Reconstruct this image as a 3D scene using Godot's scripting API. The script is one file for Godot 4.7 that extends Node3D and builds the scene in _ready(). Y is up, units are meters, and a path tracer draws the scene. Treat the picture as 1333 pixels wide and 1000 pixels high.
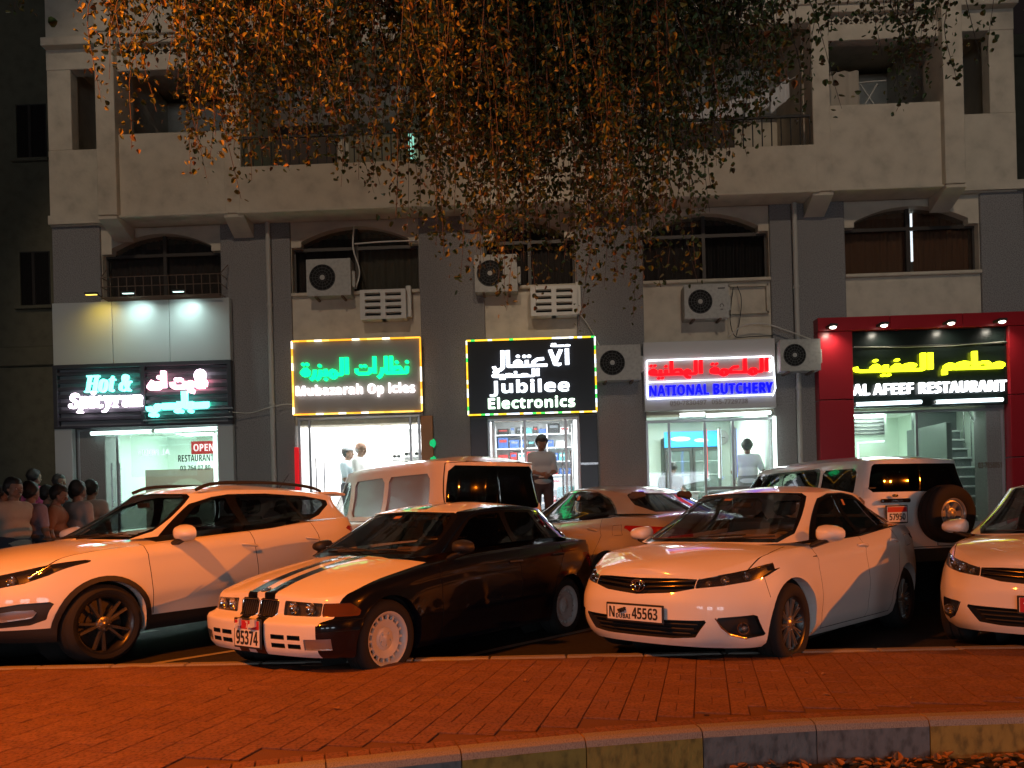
extends Node3D
# A street of shops at night: parked cars in two rows before an apartment block, seen from across a paved median.
var M := {}
func _ready():
	# ---- camera, sky, air, exposure
	var cam := Camera3D.new()
	cam.name = "camera"; add_child(cam)
	cam.transform = Transform3D(Basis(Vector3.UP, deg_to_rad(1.6)) * Basis(Vector3.BACK, deg_to_rad(-1.5)), Vector3(0, 1.30, 0))
	cam.near = 0.05; cam.far = 200.0
	cam.projection = Camera3D.PROJECTION_FRUSTUM
	cam.size = 2.0 * 0.05 * 500.0 / 1006.0
	cam.frustum_offset = Vector2(0.0, 0.05 * 168.0 / 1006.0)
	cam.current = true
	var we := WorldEnvironment.new()
	we.name = "night_air"
	var env := Environment.new()
	var sm := ProceduralSkyMaterial.new()
	sm.sky_top_color = Color(0.055, 0.05, 0.06); sm.sky_horizon_color = Color(0.16, 0.12, 0.085); sm.sky_curve = 0.2
	sm.ground_bottom_color = Color(0.03, 0.025, 0.02); sm.ground_horizon_color = Color(0.1, 0.08, 0.06)
	env.background_mode = Environment.BG_SKY
	env.sky = Sky.new(); env.sky.sky_material = sm
	env.tonemap_mode = Environment.TONE_MAPPER_LINEAR
	env.tonemap_exposure = 1.0
	env.sdfgi_enabled = true; env.ssao_enabled = true; env.ssil_enabled = true
	we.environment = env; add_child(we)
	rng.seed = 77
	materials()
	street_lamps()
	building()
	ground()
	shops()
	facade_things()
	cars()
	extra_cars()
	people()
	tree()
var rng := RandomNumberGenerator.new()

func materials():
	M.white_paint = mk(lin(0.74, 0.73, 0.70), 0.5); M.white_paint.clearcoat_enabled = true; M.white_paint.clearcoat = 0.8; M.white_paint.clearcoat_roughness = 0.045
	M.black_paint = mk(lin(0.004, 0.005, 0.009), 0.3); M.black_paint.metallic_specular = 0.25; M.black_paint.clearcoat_enabled = true; M.black_paint.clearcoat_roughness = 0.05
	M.silver_paint = mk(lin(0.42, 0.41, 0.39), 0.3, 0.35); M.silver_paint.clearcoat_enabled = true; M.silver_paint.clearcoat_roughness = 0.05
	M.van_paint = mk(lin(0.60, 0.58, 0.54), 0.4); M.van_paint.clearcoat_enabled = true; M.van_paint.clearcoat_roughness = 0.15
	M.foil = mk(lin(0.34, 0.34, 0.37), 0.22, 0.6)
	M.tyre = mk(lin(0.011, 0.011, 0.0115), 0.85); M.wheel_paint = mk(lin(0.5, 0.5, 0.49), 0.4); M.alloy = mk(lin(0.55, 0.54, 0.52), 0.28, 0.9); M.alloy_dim = mk(lin(0.30, 0.29, 0.28), 0.3, 0.9); M.alloy_dark = mk(lin(0.06, 0.06, 0.06), 0.35, 0.8)
	M.dark_metal = mk(lin(0.07, 0.065, 0.06), 0.5, 0.7); M.chrome = mk(lin(0.7, 0.7, 0.7), 0.1, 1.0); M.dark_chrome = mk(lin(0.18, 0.17, 0.16), 0.2, 1.0); M.mirror = mk(lin(0.6, 0.6, 0.62), 0.03, 1.0)
	M.black_plastic = mk(lin(0.018, 0.018, 0.018), 0.55); M.black_gloss = mk(lin(0.008, 0.008, 0.008), 0.12); M.gap = mk(lin(0.005, 0.005, 0.005), 0.8); M.under = mk(lin(0.012, 0.012, 0.012), 0.9)
	M.cabin = mk(lin(0.03, 0.028, 0.026), 0.8); M.dash_tan = mk(lin(0.26, 0.20, 0.15), 0.75); M.seat = mk(lin(0.05, 0.046, 0.042), 0.9); M.seat_tan = mk(lin(0.16, 0.13, 0.10), 0.9)
	M.half_tint = pane(Color(0.008, 0.008, 0.01), 0.5); M.clear = pane(Color(0.02, 0.022, 0.02), 0.3); M.tint = pane(Color(0.006, 0.007, 0.009), 0.78); M.black_tint = pane(Color(0.004, 0.004, 0.005), 0.95)
	M.lens = pane(Color(0.5, 0.5, 0.5), 0.06); M.lens_ball = mk(lin(0.25, 0.25, 0.26), 0.05, 0.6); M.lamp_dark = mk(lin(0.03, 0.028, 0.026), 0.3, 0.4); M.lamp_clear = mk(lin(0.5, 0.5, 0.5), 0.3, 0.8); M.lamp_old = mk(lin(0.12, 0.10, 0.075), 0.35, 0.6)
	M.red_lamp = mk(lin(0.28, 0.012, 0.012), 0.12); M.amber = mk(lin(0.10, 0.035, 0.012), 0.15); M.amber_card = mk(lin(0.45, 0.22, 0.10), 0.6); M.blue = mk(lin(0.04, 0.16, 0.42), 0.3)
	M.plate = mk(lin(0.72, 0.72, 0.70), 0.45); M.plate_red = mk(lin(0.45, 0.02, 0.03), 0.45)
	var fine := noise_tex(0.06, [], 3, false, 5)
	var stucco := noise_tex(0.02, [[0.0, grey(0.86)], [0.35, grey(0.94)], [0.6, grey(0.97)], [1.0, grey(1.0)]], 11, false, 5)
	var rough := noise_tex(0.09, [[0.0, grey(0.55)], [0.45, grey(0.85)], [1.0, grey(1.0)]], 12)
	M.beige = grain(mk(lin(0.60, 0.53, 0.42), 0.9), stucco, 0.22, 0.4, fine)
	M.grey_stucco = grain(mk(lin(0.33, 0.315, 0.305), 0.92), rough, 0.9, 1.2, rough)
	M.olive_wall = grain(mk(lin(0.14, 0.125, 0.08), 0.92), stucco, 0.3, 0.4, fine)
	M.dark_wall = M.beige; M.black_metal = mk(lin(0.02, 0.018, 0.016), 0.6); M.brown_frame = mk(lin(0.045, 0.036, 0.030), 0.5, 0.2)
	M.win_glass = pane(Color(0.02, 0.02, 0.02), 0.25)
	M.curtain_dark = mk(lin(0.10, 0.082, 0.072), 0.95); M.curtain_olive = mk(lin(0.22, 0.195, 0.14), 0.95); M.curtain_brown = mk(lin(0.30, 0.155, 0.085), 0.9); M.curtain_red = mk(lin(0.10, 0.045, 0.035), 0.95); M.dark_wood = mk(lin(0.055, 0.035, 0.025), 0.7)
	M.pipe = mk(lin(0.42, 0.40, 0.36), 0.6); M.rust = grain(mk(lin(0.20, 0.13, 0.09), 0.85), rough, 6.0)
	M.ac_paint = grain(mk(lin(0.44, 0.43, 0.39), 0.6), stucco, 1.2); M.ac_dark = mk(lin(0.09, 0.09, 0.085), 0.6)
	M.white_plastic = mk(lin(0.62, 0.60, 0.54), 0.55); M.pale_cable = mk(lin(0.5, 0.47, 0.41), 0.6); M.linen = mk(lin(0.55, 0.54, 0.52), 0.95); M.linen_beige = mk(lin(0.38, 0.33, 0.26), 0.95)
	M.room_white = mk(lin(0.80, 0.80, 0.79), 0.6); M.room_green = mk(lin(0.66, 0.74, 0.66), 0.6); M.tile_floor = mk(lin(0.45, 0.44, 0.42), 0.3)
	M.alu = mk(lin(0.48, 0.49, 0.50), 0.35, 0.7); M.steel = mk(lin(0.5, 0.5, 0.5), 0.25, 1.0); M.shop_glass = pane(Color(0.75, 0.9, 0.85), 0.06)
	M.acp = mk(lin(0.44, 0.46, 0.45), 0.4); M.sign_grey = mk(lin(0.20, 0.20, 0.21), 0.5); M.sign_dark = mk(lin(0.035, 0.035, 0.042), 0.45); M.sign_taupe = mk(lin(0.30, 0.27, 0.24), 0.5); M.sign_black = mk(lin(0.008, 0.009, 0.012), 0.3); M.sign_white = mk(lin(0.48, 0.47, 0.45), 0.5); M.sign_greenblack = mk(lin(0.010, 0.016, 0.014), 0.25)
	M.red_panel = mk(lin(0.36, 0.014, 0.022), 0.3); M.orange_wood = mk(lin(0.40, 0.17, 0.06), 0.5); M.brown_panel = mk(lin(0.17, 0.11, 0.08), 0.7); M.blue_plastic = mk(lin(0.02, 0.25, 0.75), 0.4); M.gold = mk(lin(0.5, 0.38, 0.18), 0.4, 0.6)
	M.box_white = mk(lin(0.75, 0.75, 0.74), 0.5); M.box_red = mk(lin(0.45, 0.03, 0.03), 0.5); M.box_grey = mk(lin(0.22, 0.24, 0.26), 0.5); M.box_black = mk(lin(0.02, 0.02, 0.022), 0.5); M.box_blue = mk(lin(0.05, 0.12, 0.35), 0.5); M.box_teal = mk(lin(0.10, 0.35, 0.36), 0.5)
	M.stone_dark = grain(mk(lin(0.10, 0.115, 0.12), 0.35), rough, 2.0); M.stone_light = mk(lin(0.42, 0.44, 0.42), 0.4)
	M.skin = mk(lin(0.20, 0.105, 0.065), 0.6); M.skin.subsurf_scatter_enabled = true; M.skin.subsurf_scatter_strength = 0.1
	M.hair = mk(lin(0.012, 0.010, 0.009), 0.6); M.hair_short = mk(lin(0.045, 0.03, 0.024), 0.8); M.hair_grey = mk(lin(0.2, 0.19, 0.18), 0.9); M.eye_white = mk(lin(0.6, 0.58, 0.55), 0.3)
	var asph := noise_tex(0.25, [[0.0, grey(0.35)], [0.4, grey(0.75)], [0.75, grey(0.9)], [1.0, grey(1.0)]], 31, false, 5)
	var patch := noise_tex(0.012, [[0.0, grey(0.6)], [0.5, grey(0.9)], [1.0, grey(1.0)]], 32, false, 4)
	M.asphalt = grain(mk(lin(0.05, 0.05, 0.052), 0.75), asph, 1.6, 0.8, asph)
	M.asphalt.detail_enabled = true; M.asphalt.detail_albedo = patch; M.asphalt.detail_blend_mode = BaseMaterial3D.BLEND_MODE_MUL
	var worn := noise_tex(0.03, [[0.0, grey(0.6)], [0.3, grey(0.8)], [0.5, grey(0.92)], [1.0, grey(1.0)]], 37, false, 5)
	M.road_paint = grain(mk(lin(0.5, 0.5, 0.47), 0.7), rough, 3.0)
	M.concrete = grain(mk(lin(0.30, 0.28, 0.25), 0.85), rough, 1.2, 0.5, rough); M.joint_sand = grain(mk(lin(0.20, 0.10, 0.065), 0.95), rough, 5.0)
	M.pavers = []
	for c in [lin(0.37, 0.175, 0.105), lin(0.335, 0.155, 0.095), lin(0.40, 0.195, 0.12), lin(0.35, 0.17, 0.11)]:
		var pm := grain(mk(c, 0.9), rough, 5.0, 0.25, asph)
		pm.detail_enabled = true; pm.detail_albedo = patch; pm.detail_blend_mode = BaseMaterial3D.BLEND_MODE_MUL
		M.pavers.append(pm)
	M.kerb_yellow = grain(mk(lin(0.44, 0.26, 0.05), 0.75), worn, 1.0, 0.4, rough); M.kerb_grey = grain(mk(lin(0.20, 0.195, 0.19), 0.8), worn, 1.0, 0.4, rough); M.kerb_yellow.uv1_scale = Vector3(0.9, 0.5, 0.9); M.kerb_grey.uv1_scale = Vector3(0.9, 0.5, 0.9); M.kerb_pale = grain(mk(lin(0.36, 0.33, 0.29), 0.8), rough, 2.2, 0.3, rough)
	M.bark = grain(mk(lin(0.13, 0.10, 0.075), 0.9), rough, 5.0, 0.8, rough)
	M.leaf = mk(Color.WHITE, 0.55); M.leaf.vertex_color_use_as_albedo = true; M.leaf.backlight_enabled = true; M.leaf.backlight = Color(0.6, 0.6, 0.6)
	M.dry_leaf = mk(lin(0.28, 0.15, 0.07), 0.8)
	M.dark_paint = mk(lin(0.03, 0.035, 0.035), 0.3); M.dark_paint.clearcoat_enabled = true; M.dark_paint.clearcoat_roughness = 0.05

# ---------------------------------------------------------------- shape helpers
class T:
	var v := PackedVector3Array()
	var n := PackedVector3Array()
	func tri(a: Vector3, b: Vector3, d: Vector3, na: Vector3, nb: Vector3, nd: Vector3):
		v.append(a); v.append(b); v.append(d)
		n.append(na); n.append(nb); n.append(nd)
	func f3(a: Vector3, b: Vector3, d: Vector3):
		var m := (b - a).cross(d - a).normalized()
		tri(a, b, d, m, m, m)
	func f4(a: Vector3, b: Vector3, d: Vector3, e: Vector3):
		f3(a, b, d); f3(a, d, e)
	func out4(a: Vector3, b: Vector3, d: Vector3, e: Vector3, mid: Vector3):
		if (b - a).cross(d - a).dot(a + d - mid * 2.0) < 0.0: f4(e, d, b, a)
		else: f4(a, b, d, e)
	func out3(a: Vector3, b: Vector3, d: Vector3, mid: Vector3):
		if (b - a).cross(d - a).dot(a + b + d - mid * 3.0) < 0.0: f3(d, b, a)
		else: f3(a, b, d)
	func add(o: T, x := Transform3D()):
		for i in o.v.size():
			v.append(x * o.v[i]); n.append((x.basis * o.n[i]).normalized())
	func mesh(mat: Material) -> ArrayMesh:
		for i in range(0, v.size(), 3):
			if (v[i + 1] - v[i]).cross(v[i + 2] - v[i]).dot(n[i] + n[i + 1] + n[i + 2]) > 0.0:
				var p := v[i + 1]; v[i + 1] = v[i + 2]; v[i + 2] = p
				p = n[i + 1]; n[i + 1] = n[i + 2]; n[i + 2] = p
		var a := []
		a.resize(Mesh.ARRAY_MAX)
		a[Mesh.ARRAY_VERTEX] = v; a[Mesh.ARRAY_NORMAL] = n
		var m := ArrayMesh.new()
		if v.size(): m.add_surface_from_arrays(Mesh.PRIMITIVE_TRIANGLES, a)
		if v.size(): m.surface_set_material(0, mat)
		return m
	func smooth():      # one normal for each place, averaged over the faces that meet there
		var sum := {}
		for i in range(0, v.size(), 3):
			var f := (v[i + 1] - v[i]).cross(v[i + 2] - v[i])
			for k in 3:
				var key := Vector3i((v[i + k] * 5000.0).round())
				sum[key] = sum.get(key, Vector3.ZERO) + f
		for i in v.size():
			n[i] = sum[Vector3i((v[i] * 5000.0).round())].normalized()
	func box(c: Vector3, s: Vector3, bev := 0.0, b := Basis()):
		var h := s * 0.5
		bev = minf(bev, minf(h.x, minf(h.y, h.z)) * 0.9)
		var P := func(x, y, z): return c + b * Vector3(x, y, z)
		for ax in 3:
			var u := (ax + 1) % 3
			var w := (ax + 2) % 3
			for sg in [-1.0, 1.0]:
				var q := []
				for k in [[-1, -1], [1, -1], [1, 1], [-1, 1]]:
					var p := Vector3.ZERO
					p[ax] = sg * h[ax]; p[u] = k[0] * (h[u] - bev); p[w] = k[1] * (h[w] - bev)
					q.append(c + b * p)
				out4(q[0], q[1], q[2], q[3], c)
			if bev > 0.0:
				for su in [-1.0, 1.0]:
					for sw in [-1.0, 1.0]:
						var q := []
						for k in [[-1, 0], [1, 0], [1, 1], [-1, 1]]:
							var p := Vector3.ZERO
							p[ax] = k[0] * (h[ax] - bev)
							p[u] = su * (h[u] - (bev if k[1] == 0 else 0.0)); p[w] = sw * (h[w] - (0.0 if k[1] == 0 else bev))
							q.append(c + b * p)
						out4(q[0], q[1], q[2], q[3], c)
		if bev > 0.0:
			for sx in [-1.0, 1.0]:
				for sy in [-1.0, 1.0]:
					for sz in [-1.0, 1.0]:
						out3(c + b * Vector3(sx * h.x, sy * (h.y - bev), sz * (h.z - bev)), c + b * Vector3(sx * (h.x - bev), sy * h.y, sz * (h.z - bev)), c + b * Vector3(sx * (h.x - bev), sy * (h.y - bev), sz * h.z), c)
	func span(a: Vector3, b: Vector3, bev := 0.0):     # a box between two corners
		box((a + b) * 0.5, (b - a).abs(), bev)
	func tube(pts: Array, r, sides := 8, closed := false):
		var rings := []
		var k := pts.size()
		var up := Vector3.UP
		for i in k:
			var d: Vector3 = (pts[(i + 1) % k] - pts[(i - 1 + k) % k]) if closed else (pts[mini(i + 1, k - 1)] - pts[maxi(i - 1, 0)])
			d = d.normalized()
			if absf(d.dot(up)) > 0.97: up = Vector3.RIGHT if absf(d.x) < 0.7 else Vector3.BACK
			var x := up.cross(d).normalized()
			up = d.cross(x).normalized()
			var rr: float = r[i] if r is Array else r
			var ring := []
			for s in sides:
				var a := TAU * s / sides
				ring.append([pts[i] + (x * cos(a) + up * sin(a)) * rr, x * cos(a) + up * sin(a)])
			rings.append(ring)
		for i in (k if closed else k - 1):
			for s in sides:
				var A = rings[i][s]; var B = rings[i][(s + 1) % sides]; var C = rings[(i + 1) % k][(s + 1) % sides]; var D = rings[(i + 1) % k][s]
				tri(A[0], B[0], C[0], A[1], B[1], C[1]); tri(A[0], C[0], D[0], A[1], C[1], D[1])
		if not closed:
			for e in [0, k - 1]:
				var m: Vector3 = (pts[0] - pts[1]).normalized() if e == 0 else (pts[k - 1] - pts[k - 2]).normalized()
				for s in sides: tri(pts[e], rings[e][s][0], rings[e][(s + 1) % sides][0], m, m, m)
	func lathe(prof: Array, x := Transform3D(), seg := 24):    # prof: Vector2(radius, along +z)
		var k := prof.size()
		var sn := []
		for i in k - 1:
			var d: Vector2 = (prof[i + 1] - prof[i]).normalized()
			sn.append(Vector2(d.y, -d.x))
		for i in k - 1:
			var n0: Vector2 = sn[i]; var n1: Vector2 = sn[i]
			if i > 0 and sn[i].dot(sn[i - 1]) > 0.7: n0 = (sn[i] + sn[i - 1]).normalized()
			if i < k - 2 and sn[i].dot(sn[i + 1]) > 0.7: n1 = (sn[i] + sn[i + 1]).normalized()
			for s in seg:
				var q := []
				for e in [[i, n0, s], [i, n0, s + 1], [i + 1, n1, s + 1], [i + 1, n1, s]]:
					var a: float = TAU * e[2] / seg
					q.append([x * Vector3(prof[e[0]].x * cos(a), prof[e[0]].x * sin(a), prof[e[0]].y), x.basis * Vector3(e[1].x * cos(a), e[1].x * sin(a), e[1].y)])
				tri(q[0][0], q[1][0], q[2][0], q[0][1], q[1][1], q[2][1]); tri(q[0][0], q[2][0], q[3][0], q[0][1], q[2][1], q[3][1])
	func ball(c: Vector3, r: Vector3, b := Basis(), seg := 12):
		var rows := []
		for i in seg / 2 + 1:
			var row := []
			for s in seg + 1:
				var th := PI * i / (seg / 2)
				var d := Vector3(sin(th) * cos(TAU * s / seg), cos(th), sin(th) * sin(TAU * s / seg))
				row.append([c + b * (d * r), (b * (d / r)).normalized()])
			rows.append(row)
		for i in seg / 2:
			for s in seg:
				var A = rows[i][s]; var B = rows[i][s + 1]; var C = rows[i + 1][s + 1]; var D = rows[i + 1][s]
				tri(A[0], B[0], C[0], A[1], B[1], C[1]); tri(A[0], C[0], D[0], A[1], C[1], D[1])
	func prism(poly: PackedVector2Array, z0: float, z1: float, x := Transform3D()):
		var ix := Geometry2D.triangulate_polygon(poly)
		var nz := (x.basis * Vector3(0, 0, 1)).normalized()
		for i in range(0, ix.size(), 3):
			for z in [z0, z1]:
				var m := nz if z == z1 else -nz
				var a := poly[ix[i]]; var b := poly[ix[i + 1]]; var d := poly[ix[i + 2]]
				tri(x * Vector3(a.x, a.y, z), x * Vector3(b.x, b.y, z), x * Vector3(d.x, d.y, z), m, m, m)
		var cw := Geometry2D.is_polygon_clockwise(poly)
		for i in poly.size():
			var a := poly[i]; var b := poly[(i + 1) % poly.size()]
			if cw: f4(x * Vector3(b.x, b.y, z0), x * Vector3(a.x, a.y, z0), x * Vector3(a.x, a.y, z1), x * Vector3(b.x, b.y, z1))
			else: f4(x * Vector3(a.x, a.y, z0), x * Vector3(b.x, b.y, z0), x * Vector3(b.x, b.y, z1), x * Vector3(a.x, a.y, z1))
	func grid(rows: Array, flip := false, soft := true):
		var t := T.new()
		for i in rows.size() - 1:
			for j in rows[i].size() - 1:
				var a = rows[i][j]; var b = rows[i + 1][j]; var d = rows[i + 1][j + 1]; var e = rows[i][j + 1]
				if flip: t.f4(e, d, b, a)
				else: t.f4(a, b, d, e)
		if soft: t.smooth()
		add(t)

func lin(r: float, g: float, b: float) -> Color: return Color(r, g, b).linear_to_srgb()
func mk(c: Color, rough := 0.7, metal := 0.0) -> StandardMaterial3D:
	var m := StandardMaterial3D.new()
	m.albedo_color = c; m.roughness = rough; m.metallic = metal
	return m
func glow(c: Color, e: float) -> StandardMaterial3D:
	var m := mk(c, 0.5)
	m.emission_enabled = true; m.emission = c; m.emission_energy_multiplier = e
	return m
func pane(c: Color, alpha: float) -> StandardMaterial3D:
	var m := mk(Color(c.r, c.g, c.b, alpha), 0.03)
	m.transparency = BaseMaterial3D.TRANSPARENCY_ALPHA
	return m
func noise_tex(freq: float, ramp: Array, sd: int, normal := false, oct := 4, size := 512) -> NoiseTexture2D:
	var f := FastNoiseLite.new()
	f.noise_type = FastNoiseLite.TYPE_SIMPLEX_SMOOTH; f.frequency = freq; f.seed = sd; f.fractal_octaves = oct
	var t := NoiseTexture2D.new()
	t.width = size; t.height = size; t.seamless = true; t.noise = f
	if normal: t.as_normal_map = true; t.bump_strength = 6.0
	elif ramp.size():
		var g := Gradient.new()
		g.offsets = PackedFloat32Array(ramp.map(func(x): return x[0])); g.colors = PackedColorArray(ramp.map(func(x): return x[1]))
		t.color_ramp = g
	return t
func grey(x: float) -> Color: return Color(x, x, x)
func grain(m: StandardMaterial3D, tex: Texture2D, scale: float, bump := 0.0, hm: Texture2D = null) -> StandardMaterial3D:
	m.albedo_texture = tex; m.uv1_triplanar = true; m.uv1_world_triplanar = true
	m.uv1_scale = Vector3.ONE * scale
	if bump > 0.0:
		m.heightmap_enabled = true; m.heightmap_texture = hm if hm else tex; m.heightmap_scale = bump
	return m

# ---------------------------------------------------------------- naming
var taken := {}
func numbered(s: String) -> String:
	var k: int = taken.get(s, 0)
	taken[s] = k + 1
	return s if k == 0 else "%s_%03d" % [s, k]
func tag(o: Node3D, label: String, cat := "", group := "", kind := ""):
	o.set_meta("label", label)
	if cat: o.set_meta("category", cat)
	if group: o.set_meta("group", group)
	if kind: o.set_meta("kind", kind)
func thing(called: String, label: String, cat: String, at := Vector3.ZERO, turn := 0.0, group := "") -> Node3D:
	var o := Node3D.new()
	o.name = numbered(called); add_child(o)
	o.position = at; o.rotation.y = turn
	tag(o, label, cat, group)
	return o
func part(called: String, t: T, m: Material, under: Node3D, label := "") -> MeshInstance3D:
	var o := MeshInstance3D.new()
	o.mesh = t.mesh(m); o.name = called
	under.add_child(o, true)
	if label: o.set_meta("label", label)
	return o
func group_part(called: String, under: Node3D) -> Node3D:
	var o := Node3D.new()
	o.name = called; under.add_child(o, true)
	return o
func solo(called: String, t: T, m: Material, label: String, cat: String, group := "", at := Vector3.ZERO) -> MeshInstance3D:
	var o := MeshInstance3D.new()
	o.mesh = t.mesh(m); o.name = numbered(called); add_child(o)
	o.position = at
	tag(o, label, cat, group)
	return o
func struct(called: String, t: T, m: Material, label := "") -> MeshInstance3D:
	var o := MeshInstance3D.new()
	o.mesh = t.mesh(m); o.name = numbered(called); add_child(o)
	o.set_meta("kind", "structure")
	if label: o.set_meta("label", label)
	return o
func words(called: String, text: String, size: float, m: Material, under: Node3D, at: Vector3, depth := 0.01, turn := 0.0, wide := 1.0, fnt := "Droid Sans", weight := 700, slant := 0.0) -> MeshInstance3D:
	var tm := TextMesh.new()
	var f := SystemFont.new()
	f.font_names = PackedStringArray([fnt]); f.font_weight = weight
	tm.font = f; tm.text = text; tm.font_size = 64; tm.pixel_size = size / 46.0; tm.depth = depth
	tm.curve_step = 2.0
	tm.material = m
	var o := MeshInstance3D.new()
	o.mesh = tm; o.name = called
	under.add_child(o, true)
	o.transform = Transform3D(Basis(Vector3.UP, turn) * Basis(Vector3(wide, 0, 0), Vector3(slant, 1, 0), Vector3(0, 0, 1)), at)
	return o
func spline(keys: Array, x: float) -> float:      # a smooth curve through [x, value] keys, x rising
	var k := keys.size()
	if x <= keys[0][0]: return keys[0][1]
	if x >= keys[k - 1][0]: return keys[k - 1][1]
	var i := 0
	while x > keys[i + 1][0]: i += 1
	var h: float = keys[i + 1][0] - keys[i][0]
	var d: float = (keys[i + 1][1] - keys[i][1]) / h
	var m := [d, d]
	for e in 2:
		var j: int = i + e
		if j > 0 and j < k - 1:
			var d0: float = (keys[j][1] - keys[j - 1][1]) / (keys[j][0] - keys[j - 1][0])
			var d1: float = (keys[j + 1][1] - keys[j][1]) / (keys[j + 1][0] - keys[j][0])
			m[e] = 0.0 if d0 * d1 <= 0.0 else 2.0 * d0 * d1 / (d0 + d1)
	var t: float = (x - keys[i][0]) / h
	return keys[i][1] * (2 * t * t * t - 3 * t * t + 1) + h * m[0] * (t * t * t - 2 * t * t + t) + keys[i + 1][1] * (3 * t * t - 2 * t * t * t) + h * m[1] * (t * t * t - t * t)
func catmull(p: Array, per: int) -> Array:        # points on a centripetal-like curve through p (Vector3)
	var out := []
	for i in p.size() - 1:
		var a: Vector3 = p[maxi(i - 1, 0)]; var b: Vector3 = p[i]; var c: Vector3 = p[i + 1]; var d: Vector3 = p[mini(i + 2, p.size() - 1)]
		var l := (c - b).length()
		var m0 := Vector3.ZERO; var m1 := Vector3.ZERO
		m0 = ((b - a) / maxf((b - a).length(), 1e-4) + (c - b) / maxf(l, 1e-4)) * 0.5 * l if i > 0 else (c - b)
		m1 = ((c - b) / maxf(l, 1e-4) + (d - c) / maxf((d - c).length(), 1e-4)) * 0.5 * l if i < p.size() - 2 else (c - b)
		for s in per:
			var t := float(s) / per
			out.append(b * (2 * t * t * t - 3 * t * t + 1) + m0 * (t * t * t - 2 * t * t + t) + c * (3 * t * t - 2 * t * t * t) + m1 * (t * t * t - t * t))
	out.append(p[-1])
	return out
func ring2(c: Vector2, rx: float, ry: float, seg := 24, a0 := 0.0, a1 := TAU) -> PackedVector2Array:
	var o := PackedVector2Array()
	var k := seg if absf(a1 - a0 - TAU) < 1e-5 else seg + 1
	for i in k:
		var a := a0 + (a1 - a0) * i / seg
		o.append(c + Vector2(cos(a) * rx, sin(a) * ry))
	return o
func P2(a: Array) -> PackedVector2Array:       # [x, y, x, y ...] -> points
	var o := PackedVector2Array()
	for i in range(0, a.size(), 2): o.append(Vector2(a[i], a[i + 1]))
	return o
func soft2(poly: PackedVector2Array, r: float) -> PackedVector2Array:    # rounds a polygon's corners
	var a := Geometry2D.offset_polygon(poly, -r, Geometry2D.JOIN_MITER)
	if a.is_empty(): return poly
	var b := Geometry2D.offset_polygon(a[0], r, Geometry2D.JOIN_ROUND)
	return b[0] if b.size() else poly

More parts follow.
